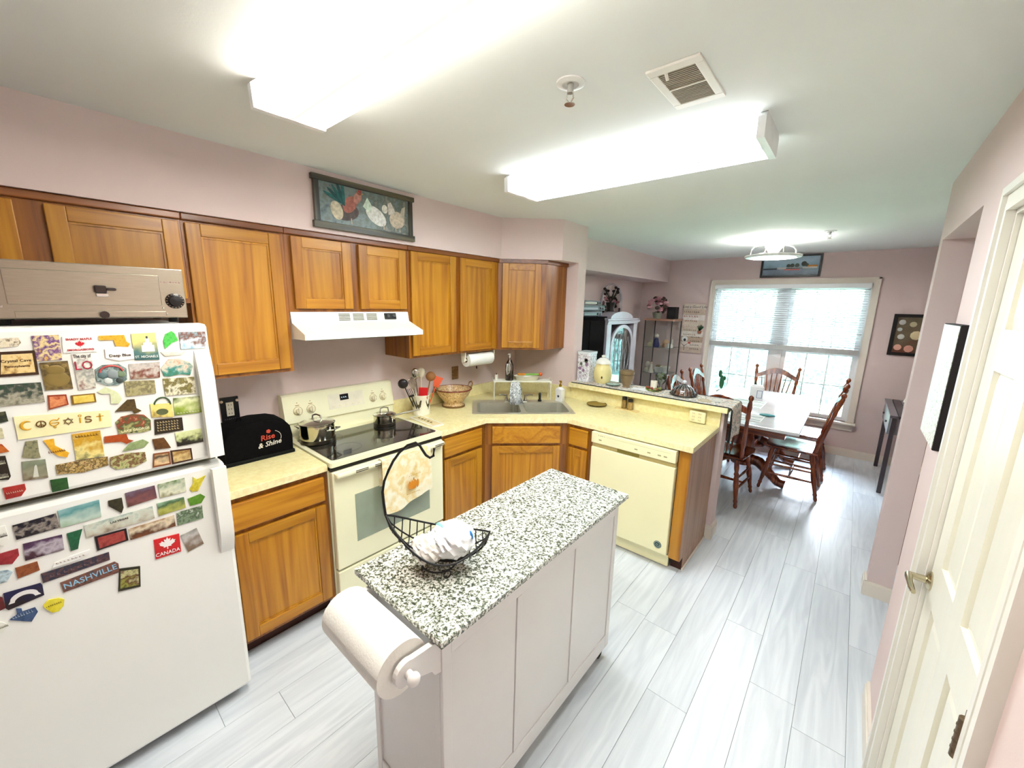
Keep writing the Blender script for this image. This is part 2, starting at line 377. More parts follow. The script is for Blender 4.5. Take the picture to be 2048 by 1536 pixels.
# ------------------------------------------------------------------ window
def glassmat(name, tint=(1, 1, 1), gloss=0.06, rough=0.02, flat=False):
    if name in MATS: return MATS[name]
    m = bpy.data.materials.new(name); m.use_nodes = True; n = m.node_tree; n.nodes.clear()
    o = n.nodes.new('ShaderNodeOutputMaterial'); a = n.nodes.new('ShaderNodeBsdfTransparent'); g = n.nodes.new('ShaderNodeBsdfGlossy'); x = n.nodes.new('ShaderNodeMixShader')
    a.inputs[0].default_value = tuple(tint) + (1,); g.inputs['Roughness'].default_value = rough
    fr = n.nodes.new('ShaderNodeFresnel'); fr.inputs[0].default_value = 1.45; ad = n.nodes.new('ShaderNodeMath'); ad.inputs[1].default_value = gloss-0.04
    n.links.new(fr.outputs[0], ad.inputs[0]); n.links.new(ad.outputs[0], x.inputs[0]) if not flat else None; x.inputs[0].default_value = gloss
    n.links.new(a.outputs[0], x.inputs[1]); n.links.new(g.outputs[0], x.inputs[2]); n.links.new(x.outputs[0], o.inputs[0])
    MATS[name] = m; return m
M_pane = glassmat('window_glass')
M_vinyl = pm('window_vinyl', (244, 246, 246), 0.35, var=0.01)
CW = 0.066
def casing_mb(x0, x1, z0, z1, y, w_, d=0.02):
    mb = MB()
    mb.box(x0-w_, y-d, z0, x0, y, z1+w_).box(x1, y-d, z0, x1+w_, y, z1+w_).box(x0, y-d, z1, x1, y, z1+w_)
    mb.box(x0-w_, y-d-0.008, z0, x0-w_+0.018, y-d, z1+w_).box(x1+w_-0.018, y-d-0.008, z0, x1+w_, y-d, z1+w_).box(x0-w_, y-d-0.008, z1+w_-0.018, x1+w_, y-d, z1+w_)
    return mb
win = struct('window_1', casing_mb(WX0, WX1, WZ0, WZ1, YW, CW), M_base)
def wpart(name, mb, mat, par=None): return mb.build(name, mat, par or win)
wpart('sill', MB().box(WX0-CW-0.02, YW-0.06, WZ0-0.03, WX1+CW+0.02, YW+0.05, WZ0, b=0.006), M_base)
wpart('apron', MB().box(WX0-CW, YW-0.018, 0.327, WX1+CW, YW, WZ0-0.03, b=0.004), M_base)
wpart('jamb', MB().box(WX0, YW, WZ0, WX0+0.015, YW+0.13, WZ1).box(WX1-0.015, YW, WZ0, WX1, YW+0.13, WZ1).box(WX0, YW, WZ1-0.015, WX1, YW+0.13, WZ1), M_vinyl)
wpart('mullion', MB().box(1.855, YW+0.02, WZ0, 1.965, YW+0.13, WZ1-0.015), M_vinyl)
for (a, b_) in ((WX0+0.015, 1.855), (1.965, WX1-0.015)):
    for (z0, z1, yy) in ((WZ0, 1.27, YW+0.055), (1.25, WZ1-0.015, YW+0.085)):
        s_ = MB(); t_ = 0.045
        s_.box(a, yy, z0, a+t_, yy+0.03, z1).box(b_-t_, yy, z0, b_, yy+0.03, z1).box(a+t_, yy, z0, b_-t_, yy+0.03, z0+t_).box(a+t_, yy, z1-t_, b_-t_, yy+0.03, z1)
        sash = wpart('sash', s_, M_vinyl)
        nx, nz = 3, 2; ga, gb, gz0, gz1 = a+t_, b_-t_, z0+t_, z1-t_
        for i in range(nx):
            for k in range(nz):
                wpart('pane', MB().box(ga+(gb-ga)*i/nx, yy+0.013, gz0+(gz1-gz0)*k/nz, ga+(gb-ga)*(i+1)/nx, yy+0.016, gz0+(gz1-gz0)*(k+1)/nz), M_pane, sash)
        for i in range(1, nx): x = ga+(gb-ga)*i/nx; wpart('muntin', MB().box(x-0.006, yy+0.008, gz0, x+0.006, yy+0.0125, gz1), M_vinyl, sash)
        for k in range(1, nz): z = gz0+(gz1-gz0)*k/nz; wpart('muntin', MB().box(ga, yy+0.0085, z-0.006, gb, yy+0.0122, z+0.006), M_vinyl, sash)
# ------------------------------------------------------------------ pantry door in the right wall
cas = MB(); d = 0.02; DX0 = XR+0.012
for (w0, w1, dd) in ((0.022, 0.05, 0.014), (0.0, 0.022, 0.024), (0.05, 0.07, 0.019)):
    cas.box(XR-dd, DY1+0.07-w1, 0, XR, DY1+0.07-w0, DZ+0.07-w0).box(XR-dd, DY0-0.07+w0, 0, XR, DY0-0.07+w1, DZ+0.07-w0)
    cas.box(XR-dd, DY0-0.07+w1, DZ+0.07-w1, XR, DY1+0.07-w1, DZ+0.07-w0)
cas.box(DX0+0.037, DY1-0.045, 0, DX0+0.05, DY1-0.012, DZ-.012).box(DX0+0.037, DY0+0.012, 0, DX0+0.05, DY0+0.045, DZ-.012).box(DX0+0.037, DY0+.045, DZ-0.045, DX0+0.05, DY1-.045, DZ-.012)
cas.box(XR+.0005, DY1-0.012, 0, XR2, DY1-.0005, DZ-.0005).box(XR+.0005, DY0+.0005, 0, XR2, DY0+0.012, DZ-.0005).box(XR+.0005, DY0+.012, DZ-0.012, XR2, DY1-.012, DZ-.0005)
struct('trim_2', cas, M_trim)
M_door = pm('door_paint_white', (244, 240, 224), 0.28, var=0.015, scale=5, bump=0.10, bscale=40, aniso=(6, 6, 0.6))
DX = XR+0.012
y0, y1 = DY0+0.0145, DY1-0.0145
st_, mid = 0.105, (y0+y1)/2
rows = [(0.24, 0.88), (1.02, 1.62), (1.73, 1.93)]
db = MB(); db.box(DX, y0, 0.01, DX+0.035, y0+st_, 2.03).box(DX, y1-st_, 0.01, DX+0.035, y1, 2.03).box(DX, mid-0.05, 0.01, DX+0.035, mid+0.05, 2.03)
zz = [0.01] + [v for r_ in rows for v in r_] + [2.03]
for k in range(0, len(zz), 2): db.box(DX, y0+st_, zz[k], DX+0.035, mid-0.05, zz[k+1]).box(DX, mid+0.05, zz[k], DX+0.035, y1-st_, zz[k+1])
door = struct('door_1', db, M_door)
for (a, b_) in ((y0+st_, mid-0.05), (mid+0.05, y1-st_)):
    for (z0, z1) in rows:
        mb = MB(); g = 0.034
        o4 = [(DX+0.013, a, z0), (DX+0.013, b_, z0), (DX+0.013, b_, z1), (DX+0.013, a, z1)]
        i4 = [(DX+0.004, a+g, z0+g), (DX+0.004, b_-g, z0+g), (DX+0.004, b_-g, z1-g), (DX+0.004, a+g, z1-g)]
        k4 = [(DX+0.03, p[1], p[2]) for p in o4]
        mb.add(o4+i4+k4, [(4, 7, 6, 5), (0, 4, 5, 1), (1, 5, 6, 2), (2, 6, 7, 3), (3, 7, 4, 0), (0, 1, 9, 8), (1, 2, 10, 9), (2, 3, 11, 10), (3, 0, 8, 11), (8, 9, 10, 11)])
        mb.build('panel', M_door, door)
M_nickel = pm('brushed_nickel', (196, 186, 160), 0.22, 1.0, var=0.05)
M_hinge = pm('hinge_aged_bronze', (120, 100, 80), 0.35, 1.0, var=0.25, scale=120)
hy, hz = 0.845, 0.93
lv = MB(); Mx = frame((DX, hy, hz), (0, 1, 0), (0, 0, 1)) @ Matrix.Rotation(PI, 4, 'Y')
lv.lathe([(0.030, 0), (0.030, 0.004), (0.024, 0.010), (0.012, 0.013), (0.0105, 0.05)], 24, Mx)
lever = lv.build('lever_handle', M_nickel, door)
cv = [(DX-0.05, hy, hz), (DX-0.053, hy-0.02, hz+0.002), (DX-0.052, hy-0.05, hz-0.001), (DX-0.05, hy-0.08, hz-0.004), (DX-0.048, hy-0.105, hz-0.002)]
MB().tube(cv, [0.011, 0.010, 0.008, 0.008, 0.006], 10).build('lever', M_nickel, lever)
for z in (0.22, 0.95, 1.82):
    hb = MB().cyl((XR-0.014, DY0+0.010, z-0.045), (XR-0.014, DY0+0.010, z+0.045), 0.0105, 12)
    hb.box(XR-0.010, DY0+0.012, z-0.045, XR-0.006, DY0+0.04, z+0.045)
    h_ = hb.build('hinge', M_hinge, door)
    for q in (-0.027, -0.009, 0.009, 0.027): MB().cyl((XR-0.014, DY0+0.010, z+q-0.001), (XR-0.014, DY0+0.010, z+q+0.001), 0.0114, 12).build('knuckle', M_hinge, h_)

# ------------------------------------------------------------------ garden outside
M_lawn = pm('lawn_green', (150, 172, 130), 0.9, var=0.2, scale=20)
struct('lawn', MB().box(-40, YW+0.13, -0.5, 45, 60, -0.35), M_lawn)
M_leaf = pm('hedge_leaf', (66, 98, 96), 0.55, var=0.4, scale=9)
hb = MB(); rr = random.Random(3)
for i in range(9000):
    x = rr.uniform(-4, 9.5); t = rr.random()
    y, z = (10.6+rr.uniform(-.12, .12), rr.uniform(-0.35, 1.75)) if t < .8 else (rr.uniform(10.6, 11.6), 1.75+rr.uniform(-.12, .15))
    s_ = rr.uniform(.03, .07); a = rr.uniform(0, 6.3); tl = rr.uniform(-.9, .9)
    ux = Vector((math.cos(a), math.sin(tl)*.6, math.sin(a))).normalized(); uy = ux.cross(Vector((rr.uniform(-.5, .5), -1, rr.uniform(-.5, .5)))).normalized()
    c = Vector((x, y, z)); p = [c-ux*s_, c+uy*s_*.45, c+ux*s_, c-uy*s_*.45]
    hb.add([tuple(q) for q in p], [(0, 1, 2, 3)])
hedge = thing('hedge', 'long dense green hedge standing outside the dining window', 'hedge', (2.7, 11.1, -0.35))
lo = hb.build('foliage', M_leaf, hedge); lo['kind'] = 'stuff'
def hc(u, v):
    x = -4+13.5*u; b_ = 0.10*math.sin(x*5.1)+0.07*math.sin(x*11.3+v*9)
    if v < .75: return (x, 10.72+b_*.5, -0.35+v/.75*2.05)
    return (x, 10.72+(v-.75)*3.6, 1.7+b_)
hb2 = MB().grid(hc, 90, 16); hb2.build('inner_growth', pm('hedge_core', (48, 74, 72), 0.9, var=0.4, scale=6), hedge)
hs = thing('neighbouring_house', 'pale house with low roof behind the hedge outside', 'house', (6.0, 18, -0.35))
MB().box(0.5, 17, -0.35, 11, 25, 2.6).build('wall', pm('house_siding', (190, 198, 200), 0.8, var=0.05), hs)
MB().prism([(16.5, 2.6), (25.5, 2.6), (21, 5.0)], 0.0, 11.6, Matrix(((0, 0, 1, 0), (1, 0, 0, 0), (0, 1, 0, 0), (0, 0, 0, 1)))).build('roof', pm('house_roof', (120, 126, 132), 0.9, var=0.15), hs)
for x in (2.2, 5.6, 8.6):
    f_ = MB().box(x, 16.96, 0.5, x+1.0, 17.0, 1.9).build('window', M_vinyl, hs); MB().box(x+.08, 16.95, .58, x+.92, 16.96, 1.82).build('pane', pm('far_glass', (90, 110, 124), 0.1), f_)
tr = thing('garden_tree', 'leafy tree rising behind the hedge outside the window', 'tree', (-0.6, 13, -0.35))
MB().cyl((-.6, 13, -.35), (-.5, 13, 2.4), .16, 10, .1).build('trunk', pm('bark', (90, 76, 62), 0.9, var=0.3), tr)
tb = MB()
for i in range(2600):
    v = Vector((rr.gauss(0, 1), rr.gauss(0, 1), rr.gauss(0, 1))).normalized()*rr.uniform(.7, 1.0); c = Vector((-.5+v.x*1.9, 13+v.y*1.7, 3.6+v.z*1.9)); s_ = rr.uniform(.08, .16)
    ux = Vector((rr.uniform(-1, 1), rr.uniform(-1, 1), rr.uniform(-1, 1))).normalized(); uy = ux.cross(Vector((rr.uniform(-1, 1), -1, rr.uniform(-1, 1)))).normalized()
    tb.add([tuple(c-ux*s_), tuple(c+uy*s_*.5), tuple(c+ux*s_), tuple(c-uy*s_*.5)], [(0, 1, 2, 3)])
tb.build('foliage', M_leaf, tr)['kind'] = 'stuff'
# ================================================================== CEILING FIXTURES (first: they light the room)
def fixture(name, label, x0, x1, y0, y1, lamp, col):
    """wrap-around fluorescent fixture: metal pan, end caps, ribbed prismatic diffuser"""
    cx, cy = (x0+x1)/2, (y0+y1)/2
    t = thing(name, label, 'ceiling light', (cx, cy, ZC))
    MB().box(x0, y0+0.02, ZC-0.022, x1, y1-0.02, ZC).build('pan', M_trim, t)
    for a, b_ in ((x0-0.004, x0+0.022), (x1-0.022, x1+0.004)):
        MB().prism([(y0, ZC-0.018), (y0+0.004, ZC-0.088), (y1-0.004, ZC-0.088), (y1, ZC-0.018), (y1-.02, ZC), (y0+.02, ZC)], a, b_, Matrix(((0, 0, 1, 0), (1, 0, 0, 0), (0, 1, 0, 0), (0, 0, 0, 1)))).build('end_cap', pm('lamp_white_plastic', (245, 246, 246), 0.4), t)
    md = pm('diffuser_'+name+'%d' % int(lamp*10+col[2]*100), (250, 250, 250), 0.5, emit=col, estr=lamp, var=0.01)
    # two tubes behind the lens: bright bands at each tube, a dim strip between them
    n_ = md.node_tree; bs = n_.nodes['Principled BSDF']; tcx = n_.nodes.new('ShaderNodeTexCoord'); sxy = n_.nodes.new('ShaderNodeSeparateXYZ')
    ab = n_.nodes.new('ShaderNodeMath'); ab.operation = 'ABSOLUTE'; ml = n_.nodes.new('ShaderNodeMath'); ml.operation = 'DIVIDE'; ml.inputs[1].default_value = (y1-y0)/2
    rm = n_.nodes.new('ShaderNodeValToRGB'); er = rm.color_ramp.elements; er[0].position = 0.0; er[0].color = (.009,)*3+(1,); er[1].position = 1.0; er[1].color = (.10,)*3+(1,)
    for p_, v_ in ((.16, .014), (.40, 1.0), (.62, 1.0), (.85, .25)): q_ = er.new(p_); q_.color = (v_,)*3+(1,)
    mu = n_.nodes.new('ShaderNodeMath'); mu.operation = 'MULTIPLY'; mu.inputs[1].default_value = lamp*1.55
    n_.links.new(tcx.outputs['Object'], sxy.inputs[0]); n_.links.new(sxy.outputs['Y'], ab.inputs[0]); n_.links.new(ab.outputs[0], ml.inputs[0]); n_.links.new(ml.outputs[0], rm.inputs[0])
    n_.links.new(rm.outputs[0], mu.inputs[0]); n_.links.new(mu.outputs[0], bs.inputs['Emission Strength'])
    # ribbed diffuser: closed prism with a saw-tooth underside running along x
    pts = []; n = 26; w_ = y1-y0-0.012
    for i in range(n):
        y = y0+0.006+w_*i/n; pts += [(y, ZC-0.082), (y+w_/n*.5, ZC-0.0855)]
    pts += [(y1-0.006, ZC-0.082), (y1-0.004, ZC-0.022), (y0+0.004, ZC-0.022)]
    MB().prism(pts, x0+0.022, x1-0.022, Matrix(((0, 0, 1, 0), (1, 0, 0, 0), (0, 1, 0, 0), (0, 0, 0, 1)))).build('diffuser', md, t)
    MB().box(x0+0.03, cy-0.006, ZC-0.0872, x1-0.03, cy+0.006, ZC-0.0835).build('centre_rib', md, t)
    return t
fixture('fluorescent_fixture', 'long white fluorescent ceiling light above the island, nearest the camera', 1.07, 2.29, -0.355, -0.115, LAMP1, (1.0, 0.96, 0.88))
fixture('fluorescent_fixture', 'bluish white fluorescent ceiling light between the air vent and the dining area', 1.09, 2.31, 0.86, 1.14, LAMP2, (0.84, 0.95, 1.0))

# ================================================================== CABINETS
OAK = ((152, 92, 6), (174, 114, 14), (190, 132, 28))
M_oakZ = wood('oak_vertical', *OAK, axis='Z'); M_oakY = wood('oak_along_wall', *OAK, axis='Y'); M_oakX = wood('oak_across', *OAK, axis='X')
M_oakD = wood('oak_face_frame', (112, 58, 6), (140, 80, 12), (160, 98, 22), axis='Z')
M_cr = wood('oak_top_strip', (96, 50, 16), (122, 66, 20), (140, 80, 28), axis='Y')
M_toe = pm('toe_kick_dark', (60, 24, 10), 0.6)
def panel_door(par, M, u0, v0, u1, v1, hmat, fr=0.055, th=0.02, pm_=None):
    d_ = MB().box(u0+0.01, v0+0.01, 0.0005, u1-0.01, v1-0.01, 0.003, M).build('door', M_oakZ, par)     # back sheet that carries the boards
    for a, b_ in ((u0, u0+fr), (u1-fr, u1)): MB().box(a, v0, 0.001, b_, v1, th, M, b=0.003).build('stile', M_oakZ, d_)
    for a, b_ in ((v0, v0+fr), (v1-fr, v1)): MB().box(u0+fr, a, 0.001, u1-fr, b_, th-0.001, M, b=0.003).build('rail', hmat, d_)
    # recessed panel with a small chamfered lip
    mb = MB().box(u0+fr, v0+fr, 0.002, u1-fr, v1-fr, th-0.012, M)
    e = 0.008
    for (a, b_, c_, d2) in ((u0+fr, v0+fr, u0+fr+e, v1-fr), (u1-fr-e, v0+fr, u1-fr, v1-fr), (u0+fr+e, v0+fr, u1-fr-e, v0+fr+e), (u0+fr+e, v1-fr-e, u1-fr-e, v1-fr)):
        mb.box(a, b_, th-0.012, c_, d2, th-0.007, M)
    mb.build('panel', pm_ or M_oakZ, d_)
    return d_
def drawer(par, M, u0, v0, u1, v1, hmat):
    return MB().box(u0, v0, 0.001, u1, v1, 0.02, M, b=0.006).build('drawer_front', hmat, par)
def cabinet(name, label, M, w_, v0, v1, dep, hmat, doors=(), drawers=(), strip=False, toe=False, base=None, poly=None):
    o = M @ Vector((w_/2, v0, -dep/2))
    t = thing(name, label, 'cabinet', base or (o.x, o.y, 0 if toe else v0))
    mb = MB()
    if poly: mb.prism(poly, v0+(0.1 if toe else 0), v1-(0.004 if strip else 0))
    else: mb.box(0.0006, v0+(0.1 if toe else 0), -dep+0.001, w_-0.0006, v1, 0, M)
    mb.build('body', M_oakD, t)
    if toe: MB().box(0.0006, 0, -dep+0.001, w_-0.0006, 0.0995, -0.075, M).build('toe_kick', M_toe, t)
    for d_ in doors: panel_door(t, M, *d_, hmat)
    for d_ in drawers: drawer(t, M, *d_, hmat)
    if strip: MB().box(0.0, v1-0.03, 0.0005, w_, v1, 0.018, M, b=0.005).build('top_strip', M_cr, t)
    return t
FX = lambda y, z=0, x=0.305: facing_x(x, y, z)
cabinet('wall_cabinet', 'two-door oak wall cabinet above the refrigerator, top left', FX(-1.34), 0.916, 1.74, ZUT, 0.303, M_oakY, doors=[(0.05, 1.76, 0.445, 2.095), (0.517, 1.76, 0.905, 2.095)], strip=True)
cabinet('wall_cabinet', 'single-door oak wall cabinet between refrigerator cabinet and range hood', FX(-0.424), 0.424, ZUB, ZUT, 0.303, M_oakY, doors=[(0.012, 1.395, 0.402, 2.095)], strip=True)
cabinet('wall_cabinet', 'short two-door oak wall cabinet directly above the white range hood', FX(0.0), 0.765, 1.70, ZUT, 0.303, M_oakY, doors=[(0.03, 1.718, 0.362, 2.098), (0.412, 1.718, 0.745, 2.098)], strip=True)
cabinet('wall_cabinet', 'tall two-door oak wall cabinet right of the range hood', FX(0.765), 0.91, ZUB, ZUT, 0.303, M_oakY, doors=[(0.022, 1.392, 0.422, 2.102), (0.466, 1.392, 0.87, 2.102)], strip=True)
S2 = 1/math.sqrt(2)
P1 = (0.305, 1.676); P2 = (0.597, 1.968)
MD = frame((P1[0], P1[1], 0), (S2, S2, 0), (0, 0, 1))
cc = cabinet('corner_wall_cabinet', 'angled oak corner wall cabinet above the sink', MD, math.dist(P1, P2), ZUB, ZUT, 0.2, M_oakX, doors=[(0.035, 1.392, 0.365, 2.102)], base=(0.3, 1.98, ZUB),
        poly=[(0.001, 1.676), P1, P2, (P2[0], YC-0.001), (0.001, YC-0.001)])
MB().prism([(P1[0]+.001, P1[1]-.004), (P1[0]+0.016, P1[1]-0.008), (P2[0]+0.016, P2[1]-0.008), (P2[0]+0.016, YC-.002), (P2[0]+.001, YC-.002), (P2[0]+.001, P2[1])], ZUT-0.03, ZUT).build('top_strip', M_cr, cc)
# base cabinets
FXB = lambda y: facing_x(0.61, y, 0)
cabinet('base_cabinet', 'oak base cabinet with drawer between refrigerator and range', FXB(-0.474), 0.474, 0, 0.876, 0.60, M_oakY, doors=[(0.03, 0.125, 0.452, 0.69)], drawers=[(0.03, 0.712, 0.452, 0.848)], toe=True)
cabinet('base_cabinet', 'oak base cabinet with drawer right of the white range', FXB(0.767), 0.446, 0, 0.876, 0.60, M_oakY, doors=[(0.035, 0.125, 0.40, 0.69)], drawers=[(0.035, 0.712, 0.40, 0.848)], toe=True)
F1, F2 = (0.612, 1.2145), (1.0645, 1.667)
MDB = frame((F1[0], F1[1], 0), (S2, S2, 0), (0, 0, 1)); wd = math.dist(F1, F2)
sb = cabinet('sink_base_cabinet', 'angled oak base cabinet under the corner sink', MDB, wd, 0, 0.70, 0.3, M_oakX, doors=[(0.055, 0.125, wd-0.055, 0.69)], drawers=[(0.055, 0.712, wd-0.055, 0.848)], toe=True, base=(0.5, 1.75, 0),
        poly=[(0.01, 1.2145), F1, F2, (F2[0], YC-.002), (0.01, YC-.002)])
MB().box(0, 0.70, -0.02, wd, 0.876, 0, MDB).build('face_rail', M_oakD, sb)
cabinet('narrow_base_cabinet', 'narrow oak base cabinet between corner sink and dishwasher', facing_ny(1.066, 1.667, 0), 0.222, 0, 0.876, 0.60, M_oakX, doors=[(0.028, 0.125, 0.19, 0.69)], drawers=[(0.028, 0.712, 0.19, 0.848)], toe=True)
ep = thing('end_panel', 'oak end panel closing the peninsula beside the dishwasher', 'panel', (1.95, 1.95, 0))
MB().box(1.912, 1.667, 0.10, 1.984, YC-.015, 0.876, b=0.002).build('stile', M_oakZ, ep)
MB().box(1.9845, 1.667, 0.10, 1.9875, YC-.015, 0.876).build('side_skin', wood('oak_side_skin', (142, 98, 66), (164, 120, 86), (176, 134, 100), axis='Z', coat=0.15), ep)
MB().box(1.912, 1.742, 0.0, 1.984, YC-.015, 0.0995).build('toe_kick', M_toe, ep)
MB().box(1.9845, 1.742, 0.0, 1.9875, YC-.015, 0.0995).build('side_skin', MATS['oak_side_skin'], ep)

# ================================================================== WORKTOPS
M_lam = speckle('cream_laminate', [(238, 222, 160), (242, 228, 168), (245, 232, 174), (247, 236, 182)], 38, rough=0.35, coat=0.1)
M_edge = speckle('cream_laminate_edge', [(240, 222, 164), (245, 230, 176), (248, 236, 184), (250, 240, 194)], 38, rough=0.35, coat=0.1)
from mathutils.geometry import tessellate_polygon
def slab_hole(outer, holes, z0, z1):
    loops = [outer]+holes; pts = [p for l in loops for p in l]; n = len(pts)
    tri = tessellate_polygon([[Vector((p[0], p[1], 0)) for p in l] for l in loops])
    vs_ = [(p[0], p[1], z1) for p in pts]+[(p[0], p[1], z0) for p in pts]
    fs = [tuple(t) for t in tri]+[tuple(i+n for i in t[::-1]) for t in tri]; o = 0
    for l in loops:
        k = len(l)
        for i in range(k): a, b_ = o+i, o+(i+1) % k; fs.append((a, b_, b_+n, a+n))
        o += k
    return MB().add(vs_, fs)
wl = thing('worktop', 'short cream laminate worktop left of the range', 'worktop', (0.3, -0.24, 0.876))
MB().box(0.001, -0.477, 0.8765, 0.628, -0.003, ZCT, b=0.002).build('top', M_lam, wl)
MB().box(0.6283, -0.477, 0.8765, 0.635, -0.003, ZCT-0.0015, b=0.001).build('front_edge', M_edge, wl)
MB().box(0.001, -0.477, ZCT, 0.02, -0.003, 1.014, b=0.003).build('backsplash', M_lam, wl)
SC = Vector((0.600, 1.668)); SA = math.radians(45.5)
def srot(u, v): return (SC.x+u*math.cos(SA)-v*math.sin(SA), SC.y+u*math.sin(SA)+v*math.cos(SA))
SH = [srot(u, v) for u, v in ((-.395, -.215), (.395, -.215), (.395, .215), (-.395, .215))]
e = 0.0067
OUT = [(0.001, 0.768), (0.628, 0.768), (0.628, YA+.003), (XB+.003, YB+e), (1.9932, YB+e), (1.9932, YC-.001), (0.001, YC-.001)]
wr = thing('worktop', 'large L-shaped cream laminate worktop around the sink and peninsula', 'worktop', (1.0, 1.9, 0.876))
slab_hole(OUT, [SH], 0.8765, ZCT).build('top', M_lam, wr)
EO = [(0.635, 0.768), (0.635, YA), (XB, YB), (2.0, YB), (2.0, YC-.001)]; EI = [(0.6283, 0.768), (0.6283, YA+.003), (XB+.0028, YB+e-.0004), (1.9935, YB+e-.0004), (1.9935, YC-.001)]
MB().prism(EO+EI[::-1], 0.8765, ZCT-0.0015).build('front_edge', M_edge, wr)
MB().box(0.001, 0.768, ZCT, 0.02, YC-.021, 1.014, b=0.003).build('backsplash', M_lam, wr)
MB().box(0.001, YC-.02, ZCT, XST, YC-.001, 1.014, b=0.003).build('backsplash', M_lam, wr)
MB().box(XST, YC-.02, ZCT, 2.0, YC-.001, 1.03).build('backsplash', M_lam, wr)
bt = thing('breakfast_bar', 'raised cream bar top along the half wall toward dining', 'bar counter', (1.38, 2.37, 1.03))
MB().box(XST+.002, 2.212, 1.0305, 2.05, 2.545, 1.070, b=0.003).build('top', M_lam, bt)
MB().box(XST+.004, 2.2065, 1.0315, 2.05, 2.2118, 1.068).build('front_edge', M_edge, bt)

# ================================================================== SINK
M_ss = pm('stainless_sink', (226, 222, 204), 0.3, 0.75, var=0.08, scale=30, aniso=(1, 20, 20))
M_chrome = pm('chrome', (225, 225, 220), 0.08, 1.0, var=0.02)
sk = thing('double_sink', 'double-bowl stainless steel sink set diagonally in the corner', 'sink', (SC.x, SC.y, ZCT), SA)
bl = [rrect(-.375, -.195, -.02, .135, .04), rrect(.02, -.195, .375, .135, .04)]
slab_hole(rrect(-.415, -.235, .415, .235, .03), bl, 0.0005, 0.004).build('rim', M_ss, sk, world=False)
for l in bl:
    cx = sum(p[0] for p in l)/len(l); cy = sum(p[1] for p in l)/len(l); n = len(l)
    low = [(cx+(p[0]-cx)*.93, cy+(p[1]-cy)*.93) for p in l]
    vs_ = [(p[0], p[1], .003) for p in l]+[(p[0], p[1], -.165) for p in low]+[(cx, cy, -.172)]
    vs2 = [(cx+(x-cx)*1.012, cy+(y-cy)*1.012, z-.002 if z < 0 else z) for x, y, z in vs_]
    fs = [(i, n+i, n+(i+1) % n, (i+1) % n) for i in range(n)]+[(n+i, 2*n, n+(i+1) % n) for i in range(n)]
    m_ = len(vs_); fs += [tuple(j+m_ for j in f[::-1]) for f in fs]+[(i, (i+1) % n, m_+(i+1) % n, m_+i) for i in range(n)]
    bo = MB().add(vs_+vs2, fs, smooth=False).build('bowl', M_ss, sk, world=False)
    MB().lathe([(0.0, .002), (.03, .002), (.042, .005), (.042, .0)], 20, T(cx, cy, -.1735)).build('drain', M_chrome, bo, world=False)
# faucet on the back ledge
fc = thing('kitchen_faucet', 'chrome arched kitchen faucet behind the sink', 'faucet', srot(-.03, .185)+(ZCT+.004,), SA)
MB().lathe([(.026, 0), (.026, .006), (.016, .018), (.013, .05), (.013, .07)], 18).build('base', M_chrome, fc, world=False)
MB().box(-.10, -.022, 0, .10, .022, .006, b=.002).build('deck_plate', M_chrome, fc, world=False)
MB().tube([(0, 0, .06), (0, -.002, .10), (0, -.02, .135), (0, -.06, .15), (0, -.10, .142), (0, -.125, .12), (0, -.13, .10)], [.012]*5+[.011, .013], 12).build('spout', M_chrome, fc, world=False)
for sx_ in (-1, 1):
    h_ = MB().lathe([(.018, 0), (.018, .01), (.011, .03), (.012, .055)], 14, T(.085*sx_, 0, .005)).build('handle', M_chrome, fc, world=False)
    MB().tube([(.085*sx_, 0, .055), (.12*sx_, -.01, .062), (.15*sx_, -.015, .06)], [.008, .006, .005], 8).build('lever', M_chrome, h_, world=False)
MB().lathe([(.017, 0), (.017, .012), (.011, .018), (.012, .07), (.006, .078)], 14, T(.215, 0, 0)).build('side_spray', pm('spray_black', (40, 38, 34), .3), fc, world=False)

# ================================================================== RANGE
M_app = pm('almond_enamel', (248, 243, 206), 0.25, var=0.01, scale=4, coat=0.3)
M_glassblk = pm('ceran_black', (14, 14, 12), 0.06, var=0.1, coat=0.6)
rg = thing('electric_range', 'white electric range with black glass cooktop under the hood', 'range', (0.35, 0.382, 0))
Y0, Y1 = 0.003, 0.762
MB().box(0.025, Y0, 0.03, 0.615, Y1, 0.895).build('body', M_app, rg)
for y in (Y0+.05, Y1-.05):
    for x in (.08, .56): MB().cyl((x, y, 0), (x, y, .03), .018, 12).build('foot', pm('foot_black', (25, 25, 25), .6), rg)
ct = MB().prism(rrect(0.08, Y0-.001, 0.662, Y1+.001, .012), 0.896, 0.922).build('cooktop', M_app, rg)
MB().prism(rrect(0.165, Y0+.025, 0.628, Y1-.025, .02), 0.9222, 0.9245).build('glass', M_glassblk, ct)
for (x, y, r) in ((.27, .18, .085), (.27, .57, .075), (.49, .19, .075), (.49, .57, .10)):
    MB().lathe([(r-.002, 0), (r, 0), (r, .0003), (r-.002, .0003)], 40, T(x, y, .9246)).build('burner_ring', pm('burner_print', (88, 86, 80), .3), ct)
